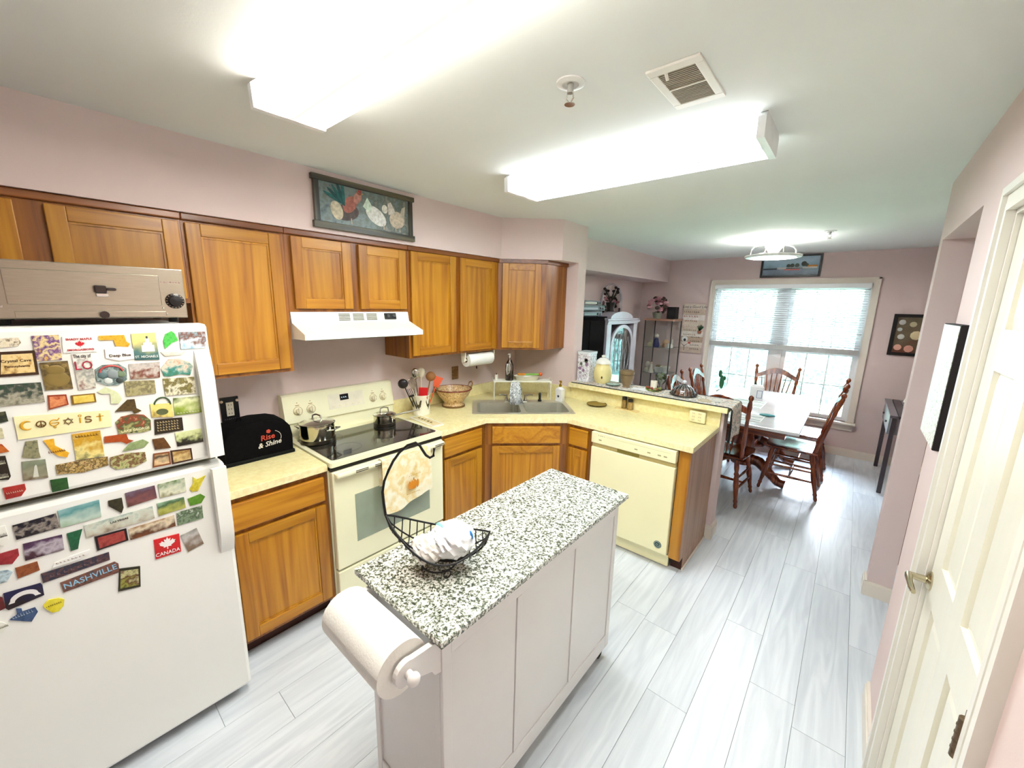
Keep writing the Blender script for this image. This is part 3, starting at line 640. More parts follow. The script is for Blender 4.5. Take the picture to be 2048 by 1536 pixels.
# backguard: lower vertical riser + leaning control panel
XZY = Matrix(((1, 0, 0, 0), (0, 0, 1, 0), (0, 1, 0, 0), (0, 0, 0, 1)))   # (x,z) polygon extruded along y
bgd = MB().prism([(.003, .90), (.085, .90), (.078, 1.0), (.095, 1.012), (.062, 1.178), (.05, 1.186), (.003, 1.186)], Y0, Y1, XZY).build('backguard', M_app, rg)
nrm = Vector((.166, 0, .033)).normalized(); upv = Vector((-.033, 0, .166)).normalized()
def bgp(y, k): return Vector((.095, y, 1.012))+upv*(k*.169)+nrm*.0004
def bgM(y, k): return frame(bgp(y, k), (0, 1, 0), upv)
M_knob = pm('knob_cream', (236, 226, 190), 0.35)
for y in (.085, .165, .60, .68):
    k_ = MB().lathe([(.021, 0), (.021, .006), (.017, .008), (.015, .022), (.0, .024)], 20, bgM(y, .42)).build('knob', M_knob, bgd)
    MB().box(-.004, -.02, .02, .004, .02, .03, bgM(y, .42), b=.002).build('grip', M_knob, k_)
    MB().lathe([(.026, 0), (.028, 0), (.028, .0004), (.026, .0004)], 24, bgM(y, .42)).build('dial_print', pm('print_brown', (150, 110, 40), .6), k_)
    MB().box(-.012, .034, 0, .012, .038, .0004, bgM(y, .42)).box(-.003, .05, 0, .003, .054, .0004, bgM(y, .42)).build('dial_marks', MATS['print_brown'], k_)
MB().box(-.12, -.05, 0, .13, .05, .001, bgM(.40, .55), b=.0004).build('touch_panel', pm('panel_cream', (240, 232, 206), .3), bgd)
dp = MB().box(-.03, -.005, 0.001, .03, .035, .0016, bgM(.39, .58)).build('clock_display', pm('display_black', (16, 18, 22), .15), bgd)
marks(MB(), bgM(.39, .67) @ T(0, 0, .0018), .04, .014, 1, 3).build('digits', pm('digit_glow', (170, 190, 200), .4, emit=(.6, .75, .8), estr=.6), dp)
for i in range(5):
    for k in (-.034,): MB().box(-.008, -.004, 0.001, .008, .004, .0016, bgM(.31+.045*i, .55) @ T(0, k, 0), b=.0005).build('touch_key', M_knob, bgd)
# oven door
od = MB().box(0.618, Y0+.004, 0.285, 0.662, Y1-.004, 0.868, b=0.006).build('oven_door', M_app, rg)
MB().box(0.6622, .125, .415, 0.6636, .640, .705, b=.0005).build('window', pm('oven_window', (150, 160, 140), .12, var=.05, coat=.5), od)
MB().box(0.616, Y0+.003, 0.872, 0.650, Y1-.003, 0.893).build('vent_gap', pm('gap_dark', (30, 26, 20), .8), rg)
hdl = MB().box(0.668, Y0+.012, .838, .700, Y1-.012, .868, b=.012).box(.655, Y0+.012, .842, .69, Y0+.05, .864, b=.004).box(.655, Y1-.05, .842, .69, Y1-.012, .864, b=.004).build('door_handle', M_app, od)
for c0 in (.12, .235, .43, .535, .665):
    for k in range(2):
        for q in range(2): MB().box(.7002, c0+q*.0, .846+k*.009, .7008, c0+.075, .850+k*.009).build('vent_slot', MATS['gap_dark'], hdl)
MB().box(0.62, Y0+.004, 0.045, 0.660, Y1-.004, 0.272, b=.006).build('storage_drawer', M_app, rg)

# ================================================================== HOOD
M_hood = pm('hood_white', (250, 249, 240), 0.3, var=0.01, coat=.2)
hd = thing('range_hood', 'white under-cabinet range hood above the cooktop', 'range hood', (0.22, 0.382, 1.55))
MB().prism([(.003, 1.699), (.306, 1.699), (.318, 1.64), (.47, 1.585), (.47, 1.556), (.003, 1.552)], .004, .761, XZY).build('body', M_hood, hd)
MB().box(.03, .03, 1.549, .44, .735, 1.5515).build('filter', pm('filter_grey', (150, 146, 130), .4, .8, bump=.4, bscale=300), hd)
HM = frame((.3124, 0, 1.669), (0, 1, 0), Vector((-.012, 0, .059)).normalized())
for c0 in (.27, .36, .45):
    for k in range(5): MB().box(c0, -.020+k*.009, .0004, c0+.07, -.0155+k*.009, .003, HM).build('vent_slot', pm('slot_olive', (120, 118, 96), .7), hd)
hs_ = MB().box(.575, -.018, .001, .66, .022, .008, HM, b=.002).build('switch_plate', pm('switch_black', (28, 28, 26), .3), hd)
for c0 in (.59, .632): MB().box(c0, -.006, .008, c0+.02, .012, .013, HM, b=.001).build('rocker_switch', pm('switch_grey', (70, 70, 66), .35), hs_)

# ================================================================== DISHWASHER
M_dw = pm('dishwasher_almond', (249, 242, 196), 0.3, var=0.012, scale=5, coat=.2)
dw = thing('dishwasher', 'white dishwasher built into the peninsula beside the oak end panel', 'dishwasher', (1.60, 1.95, 0))
MB().box(1.296, 1.69, .10, 1.908, YC-.03, .872).build('tub', pm('tub_grey', (120, 120, 116), .5), dw)
MB().box(1.298, 1.635, .125, 1.906, 1.689, .752, b=.005).build('door', M_dw, dw)
cp = MB().box(1.298, 1.628, .785, 1.906, 1.689, .868, b=.005).build('control_panel', M_dw, dw)
MB().box(1.30, 1.648, .752, 1.904, 1.689, .785).build('handle_recess', pm('recess_tan', (206, 188, 130), .5), dw)
MB().box(1.50, 1.64, .757, 1.66, 1.648, .783, b=.003).build('pull_cup', pm('cup_olive', (140, 128, 50), .4), dw)
DM = lambda x, z: facing_ny(x, 1.6276, z)
marks(MB(), DM(1.385, .848), .06, .008, 1, 4).build('lettering', pm('ink_grey', (120, 116, 90), .6), cp)
MB().box(1.42, 1.6272, .846, 1.87, 1.6278, .8475).build('rule', pm('ink_pale', (206, 196, 140), .6), cp)
for x in (1.36, 1.63, 1.72, 1.79, 1.83): MB().box(x, 1.6268, .812, x+.022, 1.6278, .820, b=.0004).build('button', pm('button_tan', (170, 160, 110), .5), cp)
MB().box(1.30, 1.70, .01, 1.904, 1.72, .118).build('toe_panel', M_dw, dw)
bd = MB().lathe([(.026, 0), (.026, .002), (.022, .003), (.0, .003)], 28, facing_ny(1.845, 1.6348, .185)).build('badge', pm('badge_dark', (44, 74, 66), .3), dw)
MB().tube([tuple(facing_ny(1.845, 1.6312, .185) @ Vector((.021*math.cos(a*PI/12), .021*math.sin(a*PI/12), 0))) for a in range(24)], .0012, 6, True).build('ring', pm('badge_silver', (210, 220, 214), .3, .6), bd)
MB().tube([tuple(facing_ny(1.845, 1.6312, .185) @ Vector(((.004+.0011*k)*math.cos(k*.6), (.004+.0011*k)*math.sin(k*.6)*.8, 0))) for k in range(12)], .0011, 5).build('swirl', MATS['badge_silver'], bd)

# ================================================================== REFRIGERATOR
M_fr = pm('fridge_white', (246, 245, 238), 0.32, var=0.008, scale=4, bump=.03, bscale=220, coat=.15)
FXF = 0.80; FY0, FY1 = -1.24, -0.482
fr = thing('refrigerator', 'white top-freezer refrigerator covered with souvenir magnets', 'refrigerator', (0.42, -0.86, 0))
MB().box(0.04, FY0+.004, 0.03, 0.715, FY1-.002, 1.655, b=.006).build('body', M_fr, fr)
MB().box(0.05, FY0+.02, 0.0, 0.70, FY1-.02, 0.03).build('base', pm('base_grey', (90, 90, 88), .7), fr)
MB().box(0.70, FY0+.02, 0.012, 0.74, FY1-.02, 0.05).build('kick_grille', pm('grille_grey', (170, 172, 172), .6), fr)
MB().box(0.716, FY0+.012, .07, .724, FY1-.012, 1.66).build('gasket', pm('gasket_grey', (150, 146, 120), .7), fr)
fz = MB().box(.725, FY0, 1.145, FXF, FY1, 1.672, b=.014).build('freezer_door', M_fr, fr)
fd = MB().box(.725, FY0, .055, FXF, FY1, 1.122, b=.014).build('main_door', M_fr, fr)
def fhandle(z0, z1, top):
    n = 12; mb = MB(); pa = []; 
    for i in range(n+1):
        u = i/n; k = math.sin(min(1, (u if top else 1-u)*3.2)*PI/2)
        pa.append((FXF+.002+.034*k, z0+(z1-z0)*(1-u)))
    # swept flat bar
    vs_ = []; fs = []
    for i, (x, z) in enumerate(pa):
        y0_ = FY1-.004; y1_ = FY1-.050+(.012*(1-(i/n)) if not top else .012*(i/n))*0
        vs_ += [(x, y0_, z), (x, y1_, z), (x-.018, y1_-.004, z), (x-.018, y0_, z)]
    for i in range(n):
        for j in range(4): fs.append((i*4+j, i*4+(j+1) % 4, (i+1)*4+(j+1) % 4, (i+1)*4+j))
    fs += [(3, 2, 1, 0), (n*4, n*4+1, n*4+2, n*4+3)]
    return mb.add(vs_, fs, smooth=True)
fhandle(1.16, 1.575, True).build('handle', M_fr, fz); fhandle(.735, 1.112, False).build('handle', M_fr, fd)
MB().box(.66, FY0+.03, 1.6565, .79, FY0+.10, 1.683, b=.006).build('hinge_cover', M_fr, fr)

# ================================================================== COUNTERTOP OVEN ON THE FRIDGE
M_steel = pm('brushed_steel', (186, 180, 164), 0.26, 1.0, var=0.06, scale=20, aniso=(20, 1, 20))
pz = thing('pizza_oven', 'stainless steel countertop pizza oven on top of the refrigerator', 'oven', (0.50, -0.76, 1.673))
ox, oy0, oy1, oz0, oz1 = .70, -1.00, -.515, 1.69, 1.868
MB().box(.30, oy0, oz0, ox, oy1, oz1, b=.003).build('body', M_steel, pz)
for x in (.34, .66):
    for y in (oy0+.04, oy1-.04): MB().cyl((x, y, 1.6735), (x, y, oz0), .014, 12).build('foot', pm('rubber', (20, 18, 18), .8), pz)
dd = MB().box(ox+.0005, -.945, 1.735, ox+.008, -.588, 1.842, b=.002).build('door', M_steel, pz)
MB().box(ox+.008, -.758, 1.775, ox+.03, -.728, 1.800, b=.004).build('latch', pm('bakelite', (44, 30, 26), .35), dd)
MB().box(ox+.0085, -.755, 1.763, ox+.022, -.725, 1.775, b=.002).build('latch_bracket', M_chrome, dd)
MB().box(ox+.02, -.730, 1.783, ox+.034, -.705, 1.793, b=.004).build('latch_lever', MATS['bakelite'], dd)
cr = MB().box(ox+.0005, -.935, 1.694, ox+.006, -.580, 1.714, b=.001).build('crumb_tray', M_steel, pz)
MB().cyl((ox+.006, -.743, 1.703), (ox+.024, -.743, 1.703), .012, 16).build('knob', MATS['bakelite'], cr)
kn = MB().lathe([(.028, 0), (.028, .003), (.02, .006), (.018, .02), (.0, .022)], 26, facing_x(ox+.0005, -.549, 1.752)).build('timer_knob', pm('dial_black', (18, 14, 14), .3), pz)
for i in range(16):
    a = i*PI/8; MB().box(-.0008, .0225, .004, .0008, .026, .0058, facing_x(ox+.0005, -.549, 1.752) @ Matrix.Rotation(a, 4, 'Z')).build('tick', pm('tick_tan', (220, 180, 140), .5), kn)
marks(MB(), facing_x(ox+.0004, -.552, 1.820), .06, .008, 1, 7).build('lettering', pm('ink_mauve', (170, 120, 130), .6), pz)
for (y, z) in ((-.958, 1.728), (-.585, 1.726), (-.928, 1.704), (-.577, 1.704)): MB().lathe([(.004, 0), (.003, .002), (0, .0025)], 10, facing_x(ox+.0004, y, z)).build('rivet', M_chrome, pz)
# ================================================================== THINGS ON AND ABOVE THE WORKTOPS
Z0 = ZCT
# --- toaster under a black quilted cover
tc_ = thing('toaster_cover', 'black fabric toaster cover with embroidered lettering, left of the range', 'toaster cover', (0.215, -0.2, Z0))
def tcov(u, v):
    a = PI*v; cy_ = -.205; hw = .158+.012*math.sin(PI*u); rr_ = .19
    # cross-section along y (length) with rounded shoulders, swept over x thickness
    return None
prof = [(-.37, 0), (-.372, .10), (-.362, .15), (-.335, .182), (-.28, .196), (-.20, .203), (-.12, .196), (-.075, .18), (-.052, .15), (-.045, .10), (-.048, 0)]
vs_ = []; fs = []; n = len(prof); xs = [(.118, .90), (.124, .97), (.15, 1.0), (.285, 1.0), (.312, .97), (.32, .90)]
for x, k in xs:
    for y, z in prof: vs_.append((x, -.208+(y+.208)*(.94+.06*k if k < 1 else 1), Z0+.012+z*k))
for i in range(len(xs)-1):
    for j in range(n-1): fs.append((i*n+j, i*n+j+1, (i+1)*n+j+1, (i+1)*n+j))
for i in (0, len(xs)-1): fs.append(tuple(i*n+j for j in range(n)))
fs.append(tuple(i*n for i in range(len(xs)))+tuple(i*n+n-1 for i in range(len(xs)-1, -1, -1)))
M_blk = pm('black_fabric', (10, 9, 10), .95, spec=.1, var=.3, scale=60, bump=.2, bscale=300)
MB().add(vs_, fs, smooth=True).build('cover', M_blk, tc_)
MB().box(.112, -.378, Z0, .326, -.04, Z0+.02, b=.004).build('hem', pm('black_hem', (12, 14, 13), .7, spec=.2), tc_)
MB().tube([(.22, -.28, Z0+.205), (.22, -.275, Z0+.222), (.22, -.262, Z0+.222), (.22, -.258, Z0+.205)], .004, 6).build('loop', M_blk, tc_)
TM = lambda y, z: facing_x(.3205, y, z)
MB().text('Rise', .042, TM(-.172, Z0+.118) @ Matrix.Rotation(.08, 4, 'Z'), .0008, bold=.0006, shear=.15).build('embroidery', pm('thread_red', (190, 70, 50), .8), tc_)
MB().text('& Shine', .038, TM(-.165, Z0+.080) @ Matrix.Rotation(.08, 4, 'Z'), .0008, bold=.0004, shear=.3).build('embroidery', pm('thread_cream', (226, 220, 205), .8), tc_)
MB().lathe([(0, 0), (.012, 0), (.012, .001), (0, .001)], 5, TM(-.165, Z0+.150)).build('embroidery', MATS['thread_red'], tc_)
MB().tube([tuple(TM(-.15, Z0+.11) @ Vector((.045*math.cos(a), .04*math.sin(a), .001))) for a in [(-.4+.12*i) for i in range(14)]], .0012, 5).build('embroidery', MATS['thread_cream'], tc_)
# --- pots on the cooktop
M_pot = pm('pot_steel', (196, 190, 172), .12, 1.0, var=.03)
def pot(name, label, x, y, r, h, ang, long_handle):
    t = thing(name, label, 'pot', (x, y, .9247), ang)
    MB().lathe([(0, 0), (r*.97, 0), (r, .006), (r, h-.004), (r+.005, h), (r-.003, h), (r-.004, .008), (0, .006)], 36).build('body', M_pot, t, world=False)
    MB().lathe([(r*.985, -.001), (r+.002, -.001), (r+.002, .02), (r*.985, .02)], 36, T(0, 0, .004)).build('base_band', pm('base_steel', (90, 86, 76), .3, 1.0), t, world=False)
    l_ = MB().lathe([(r+.002, h+.001), (r+.002, h+.004), (r*.8, h+.012), (r*.3, h+.02), (0, h+.021), (0, h+.018), (r*.8, h+.008), (r-.002, h+.001)], 36).build('lid', pm('lid_glass', (214, 212, 196), .08, .95, coat=.3), t, world=False)
    MB().tube([(-.03, 0, h+.018), (-.026, 0, h+.045), (0, 0, h+.052), (.026, 0, h+.045), (.03, 0, h+.018)], .005, 8).build('lid_handle', M_chrome, l_, world=False)
    if long_handle:
        for s_ in (-.008, .008): MB().tube([(r-.002, s_, h*.75), (r+.06, s_, h*.85), (r+.19, s_*.6, h*.95)], .004, 8).build('handle', pm('handle_steel', (120, 112, 96), .35, .9), t, world=False)
    else:
        for s_ in (-1, 1): MB().tube([(s_*(r-.002), -.04, h*.72), (s_*(r+.035), -.03, h*.78), (s_*(r+.035), .03, h*.78), (s_*(r-.002), .04, h*.72)], .0045, 8).build('handle', M_chrome, t, world=False)
    return t
pot('stock_pot', 'large lidded steel pot on the left rear burner', .262, .118, .098, .115, .5, False)
pot('saucepan', 'small lidded steel saucepan with long handle on the right rear burner', .262, .575, .072, .075, math.radians(78), True)
# --- crock with utensils
ck = thing('utensil_crock', 'white ceramic crock with painted roosters right of the range', 'crock', (.185, .945, Z0))
MB().lathe([(0, 0), (.062, 0), (.066, .004), (.065, .145), (.069, .15), (.069, .157), (.060, .157), (.059, .01), (0, .008)], 36).build('body', pm('crock_white', (244, 238, 218), .25, coat=.3), ck, world=False)
def on_cyl(pts, r, a0, z0, mb, th=.0006):
    v = [((r+th)*math.cos(a0+p[0]/r), (r+th)*math.sin(a0+p[0]/r), z0+p[1]) for p in pts]; mb.add(v, [tuple(range(len(v)))]); return mb
roo = [(-.022, .03), (-.018, .052), (-.014, .03), (-.006, .012), (.004, .016), (.010, .04), (.018, .05), (.024, .045), (.020, .02), (.016, -.002), (.006, -.016), (.002, -.03), (-.002, -.03), (-.003, -.014), (-.014, 0)]
for a in (-.95, .25, -2.2): on_cyl(roo, .0655, a, .075, MB()).build('painted_rooster', pm('rooster_ink', (70, 62, 36), .6), ck, world=False)
M_ut = pm('utensil_steel', (190, 186, 174), .15, 1.0); M_utb = pm('utensil_black', (34, 26, 26), .35); M_utw = pm('utensil_wood', (140, 92, 44), .6); M_red = pm('utensil_red', (196, 20, 24), .45); M_org = pm('utensil_orange', (214, 84, 38), .45)
def uten(name, label, dx, dy, tx, ty, L, head, mh, mm_):
    b_ = Vector((.185+dx*.4, .945+dy*.4, Z0+.012)); d_ = Vector((tx, ty, 1)).normalized(); e_ = b_+d_*L
    t = thing(name, label, 'utensil', tuple(b_))
    MB().cyl(b_, e_, .0045, 8).build('handle', mm_, t)
    side = d_.cross(Vector((.75, -.66, 0))).normalized(); fr_ = side.cross(d_)
    M_ = Matrix(((side.x, d_.x, fr_.x, e_.x), (side.y, d_.y, fr_.y, e_.y), (side.z, d_.z, fr_.z, e_.z), (0, 0, 0, 1)))
    mb = MB()
    if head == 'flat': mb.box(-.034, -.01, -.0035, .034, .085, .0035, M_, b=.003)
    elif head == 'turner': mb.prism([(-.022, -.01), (.022, -.01), (.036, .075), (-.036, .075)], -.002, .002, M_)
    elif head == 'spoon': mb.ball((0, .035, 0), .03, 14, 8, (1, 1.4, .35), M_)
    elif head == 'ladle': mb.ball((0, .03, .012), .038, 16, 10, (1, 1, .7), M_)
    elif head == 'whisk':
        for k in range(6):
            a = k*PI/6; mb.tube([tuple(M_ @ Vector((math.cos(a)*w_, q, math.sin(a)*w_))) for w_, q in ((0.004, 0), (.022, .03), (.03, .06), (.022, .088), (0, .1), (-.022, .088), (-.03, .06), (-.022, .03), (-.004, 0))], .0011, 5)
    elif head == 'fork':
        for k in (-.018, -.006, .006, .018): mb.box(k-.002, 0, -.001, k+.002, .06, .001, M_)
        mb.box(-.02, -.015, -.0012, .02, 0.002, .0012, M_)
    mb.build('head', mh, t); return t
uten('spatula', 'flat red spatula standing in the rooster crock', .07, -.03, .12, -.02, .125, 'flat', M_red, M_ut)
uten('slotted_turner', 'orange turner leaning right in the utensil crock', .03, .10, .08, .42, .215, 'turner', M_org, M_org)
uten('ladle', 'black ladle at the left of the utensil crock', -.02, -.10, -.05, -.42, .24, 'ladle', M_utb, M_utb)
uten('wire_whisk', 'steel wire whisk standing in the utensil crock', .0, -.05, .05, -.26, .20, 'whisk', M_ut, M_ut)
uten('serving_spoon', 'tall steel serving spoon in the middle of the crock', -.05, .0, -.05, -.08, .27, 'spoon', M_ut, M_ut)
uten('wooden_spoon', 'round brown wooden spoon at the right of the crock', -.02, .08, .0, .26, .25, 'ladle', M_utw, M_utw)
uten('slotted_spoon', 'dark slotted spoon low at the left of the crock', .05, -.09, .10, -.50, .18, 'fork', M_utb, M_utb)
uten('mixing_spoon', 'cream plastic mixing spoon at the back of the crock', -.06, .05, -.12, .10, .27, 'spoon', pm('utensil_cream', (232, 220, 190), .4), pm('utensil_cream', (232, 220, 190), .4))
# --- painted footed bowl
bw = thing('painted_bowl', 'footed ceramic bowl with brown vine pattern and loop handle', 'bowl', (.172, 1.285, Z0))
M_bowl = photo([(196, 160, 104), (226, 196, 140), (150, 100, 60), (236, 210, 160), (216, 184, 128), (120, 60, 40), (232, 204, 150)], 55, .12)
MB().lathe([(0, 0), (.092, 0), (.094, .008), (.085, .02), (.075, .03), (.095, .06), (.128, .10), (.15, .145), (.152, .15), (.147, .151), (.122, .105), (.088, .065), (.0, .045)], 44).build('body', M_bowl, bw, world=False)
MB().tube([(.151*math.cos(a), .151*math.sin(a), .150) for a in [i*PI/22 for i in range(44)]], .0045, 8, True).build('rim', pm('bowl_rim', (120, 40, 26), .4), bw, world=False)
MB().lathe([(.086, .0), (.0965, .0), (.0965, .012), (.086, .016)], 40).build('foot_ring', pm('bowl_foot', (110, 80, 40), .4), bw, world=False)
for a in (1.25, 1.25+PI): MB().tube([(.15*math.cos(a-.22), .15*math.sin(a-.22), .148), (.165*math.cos(a-.2), .165*math.sin(a-.2), .185), (.168*math.cos(a), .168*math.sin(a), .198), (.165*math.cos(a+.2), .165*math.sin(a+.2), .185), (.15*math.cos(a+.22), .15*math.sin(a+.22), .148)], .006, 8).build('handle', pm('bowl_handle', (150, 110, 60), .4), bw, world=False)
rr = random.Random(5)
for i in range(14):     # brown painted sprigs and dots
    a = -1.9+i*.22; mb = MB(); k = rr.uniform(.15, .75); r_ = .085+.062*k; z_ = .05+.10*k
    for q in range(4 if i % 3 == 0 else 1):
        an = q*PI/4; l_ = .016 if i % 3 == 0 else .006; w_ = .0025 if i % 3 == 0 else .004
        pts = [(l_*math.cos(an)-w_*math.sin(an), l_*math.sin(an)+w_*math.cos(an)), (-l_*math.cos(an)-w_*math.sin(an), -l_*math.sin(an)+w_*math.cos(an)), (-l_*math.cos(an)+w_*math.sin(an), -l_*math.sin(an)-w_*math.cos(an)), (l_*math.cos(an)+w_*math.sin(an), l_*math.sin(an)-w_*math.cos(an))]
        mb.add([((r_+.004+p[1]*.55)*math.cos(a+p[0]/r_), (r_+.004+p[1]*.55)*math.sin(a+p[0]/r_), z_+p[1]) for p in pts], [(0, 1, 2, 3)])
    mb.build('painted_sprig', pm('sprig_brown', (92, 48, 26), .5), bw, world=False)
# --- ceramic spoon rest / plaque
sp = thing('spoon_rest', 'small cream rectangular spoon rest with brown letters beside the cooktop', 'spoon rest', (.375, .845, Z0), math.radians(-4))
MB().prism(rrect(-.155, -.05, .155, .05, .012), 0, .008).build('tray', pm('tray_cream', (250, 244, 224), .3, coat=.3), sp, world=False)
MB().prism(rrect(-.135, -.034, .135, .034, .008), .0082, .0092).build('inlay', pm('tray_inlay', (232, 214, 160), .4), sp, world=False)
marks(MB(), frame((0, 0, .0095), (.999, 0, 0), (0, 1, 0)), .19, .04, 1, 5, .0008).build('lettering', pm('ink_olive', (120, 96, 30), .6), sp, world=False)
# --- over-sink shelf and what stands on it
SM = T(SC.x, SC.y, 0) @ Matrix.Rotation(SA, 4, 'Z')
sh = thing('over_sink_shelf', 'white slatted shelf on wire legs standing behind the sink', 'shelf', (SC.x, SC.y, Z0), SA)
M_shw = pm('shelf_white', (240, 236, 216), .4)
for i in range(7): MB().box(-.225, .215+i*.021, .168, .29, .215+i*.021+.017, .178, b=.003).build('slat', M_shw, sh, world=False)
MB().box(-.228, .212, .160, -.21, .36, .168).box(.275, .212, .160, .293, .36, .168).build('batten', M_shw, sh, world=False)
for u in (-.222, .288):
    for v in (.222, .352): MB().tube([(u, v, .165), (u, v, .02), (u, v, .005 if v < .23 else .0)], .004, 8).build('leg', M_shw, sh, world=False)
    MB().tube([(u, .222, .168), (u+.012*(1 if u > 0 else -1), .222, .19), (u+.012*(1 if u > 0 else -1), .352, .19), (u, .352, .168)], .003, 6).build('end_rail', M_shw, sh, world=False)
def spos(u, v): p = SM @ Vector((u, v, 0)); return p.x, p.y
zt = Z0+.178
b1 = spos(-.085, .27); bo = thing('soap_bottle', 'clear bottle of dark liquid with a white label on the over-sink shelf', 'bottle', b1+(zt,), .3)
M_clear = glassmat('clear_plastic', (.86, .84, .80), .12, .05)
MB().lathe([(0, 0), (.034, 0), (.037, .006), (.037, .12), (.034, .145), (.018, .18), (.013, .19), (.013, .205), (0, .206)], 28).build('bottle_body', M_clear, bo, world=False)
MB().lathe([(0, .003), (.032, .003), (.0345, .008), (.0345, .085), (0, .085)], 28).build('liquid', pm('dark_liquid', (46, 12, 22), .15), bo, world=False)
on_cyl([(-.026, .0), (-.012, -.05), (.012, -.03), (.022, .02), (.012, .05), (-.016, .055)], .0372, -1.5, .10, MB()).build('paper_label', pm('label_white', (232, 228, 222), .6), bo, world=False)
MB().cyl((0, 0, .205), (0, 0, .235), .006, 10).box(-.004, -.035, .232, .004, .008, .242).build('pump', pm('pump_clear', (220, 214, 200), .3), bo, world=False)
b2 = spos(.075, .285); wb = thing('scrubber_dish', 'shallow oval cream dish on the over-sink shelf', 'dish', b2+(zt,), SA)
MB().lathe([(0, 0), (.075, 0), (.082, .006), (.097, .038), (.1, .04), (.096, .041), (.078, .012), (0, .01)], 36, Matrix.Diagonal((1.2, .66, 1, 1))).build('dish_body', pm('dish_cream', (238, 232, 204), .3, coat=.3), wb, world=False)
br = thing('dish_brush', 'green-handled dish brush lying across the oval dish', 'brush', (b2[0], b2[1], zt+.043), SA)
MB().tube([(-.02, 0, .006), (.05, -.005, .010), (.11, -.006, .010)], [.008, .009, .008], 10).build('handle', pm('brush_green', (120, 176, 60), .4), br, world=False)
MB().ball((.125, -.006, .012), .017, 14, 10).build('end_cap', pm('brush_orange', (224, 96, 40), .4), br, world=False)
MB().box(-.085, -.018, .0, -.015, .018, .018, b=.007).build('scrub_pad', pm('brush_amber', (214, 140, 40), .7, bump=.5, bscale=200), br, world=False)
b3 = spos(-.20, .30); sv = thing('small_votive', 'tiny cream cylinder standing at the left end of the over-sink shelf', 'jar', b3+(zt,))
MB().lathe([(0, 0), (.014, 0), (.014, .045), (0, .046)], 16).build('body', M_shw, sv, world=False); MB().cyl((0, 0, .046), (0, 0, .06), .004, 8).build('tip', pm('tip_brown', (120, 70, 40), .6), sv, world=False)
# --- dish cloth over the faucet
dc = thing('dish_cloth', 'black and white patterned cloth draped over the faucet', 'cloth', srot(-.045, .09)+(Z0+.03,), SA)
def dcf(u, v):
    x = -.052+.104*u+.01*math.sin(7*v); a = v
    if v < .45: t = v/.45; y, z = .03-.012*math.sin(3*t)+.012*math.sin(9*u), -.015+t*.155
    elif v < .55: t = (v-.45)/.1; y, z = .018-.06*t, .14+.028*math.sin(PI*t)
    else: t = (v-.55)/.45; y, z = -.045-.05*math.sin(2.2*t)+.012*math.sin(9*u+1), (.14-t*.15)
    return (x*(.75+.75*abs(v-.5)), y, z)
MB().grid(dcf, 14, 26, .003).build('fabric', photo([(30, 34, 36), (236, 240, 238), (60, 66, 66), (240, 242, 240), (90, 98, 96), (230, 234, 232)], 48, .05), dc, world=False)
# --- star soap dispenser
ds = thing('soap_dispenser', 'white soap dispenser with a black star and gold pump', 'dispenser', (.722, 2.065, Z0))
MB().box(-.036, -.027, 0, .036, .027, .12, b=.008).build('body', pm('dispenser_white', (246, 244, 238), .3, coat=.3), ds, world=False)
MB().lathe([(.03, .119), (.022, .130), (.012, .136)], 20).build('shoulder', MATS['dispenser_white'], ds, world=False)
pu = MB().lathe([(.012, .135), (.012, .155), (.005, .158), (.005, .178), (.012, .18), (.012, .19), (0, .191)], 16).build('pump', pm('pump_gold', (190, 150, 50), .25, .8), ds, world=False)
MB().tube([(0, 0, .184), (.02, -.02, .186), (.032, -.032, .178)], .004, 8).build('spout', MATS['pump_gold'], pu, world=False)
MB().prism([((.016 if i % 2 == 0 else .007)*math.sin(i*PI/5), (.016 if i % 2 == 0 else .007)*math.cos(i*PI/5)) for i in range(10)], 0, .0006, facing_ny(0, -.0273, .052)).build('star', pm('star_black', (40, 34, 34), .6), ds, world=False)
# --- plate, shakers, outlet block on the peninsula
pl = thing('small_plate', 'small olive brown round plate on the worktop by the half wall', 'plate', (1.03, 2.185, Z0))
MB().lathe([(0, 0), (.05, 0), (.06, .004), (.085, .010), (.086, .012), (.06, .007), (0, .005)], 32).build('well', pm('plate_olive', (150, 124, 44), .4), pl, world=False)
MB().tube([(.085*math.cos(i*PI/16), .085*math.sin(i*PI/16), .0115) for i in range(32)], .003, 6, True).build('rim', pm('plate_rim', (84, 66, 20), .4), pl, world=False)
brd = thing('trivet_board', 'thin pale wooden board under the two spice shakers', 'board', (1.295, 2.225, Z0), -.08)
MB().prism(rrect(-.105, -.035, .105, .03, .02), 0, .007).build('board', wood('board_pale', (214, 186, 120), (228, 202, 140), (236, 212, 154), axis='X'), brd, world=False)
for x, y, h, lb in ((1.262, 2.232, .10, 'taller black-capped spice shaker on the pale board'), (1.318, 2.226, .088, 'shorter black-capped spice shaker nearer the outlet block')):
    t = thing('spice_shaker', lb, 'shaker', (x, y, Z0+.007))
    MB().lathe([(0, 0), (.021, 0), (.022, .004), (.022, h*.68), (.018, h*.76), (0, h*.76)], 22).build('glass', pm('shaker_spice%g' % h, (134, 104, 44) if h > .09 else (160, 128, 66), .15, var=.4, scale=160, coat=.5), t, world=False)
    MB().lathe([(.020, h*.74), (.020, h), (0, h+.001)], 22).build('cap', pm('cap_black', (24, 20, 18), .4), t, world=False)
    on_cyl([(-.014, -.022), (.014, -.022), (.014, .022), (-.014, .022)], .022, -1.45, h*.36, MB()).build('paper_label', pm('label_cream', (232, 216, 176), .6), t, world=False)
ob = thing('outlet_expander', 'cream six-socket outlet block plugged in below the bar top', 'outlet', (1.848, YC-.04, .92))
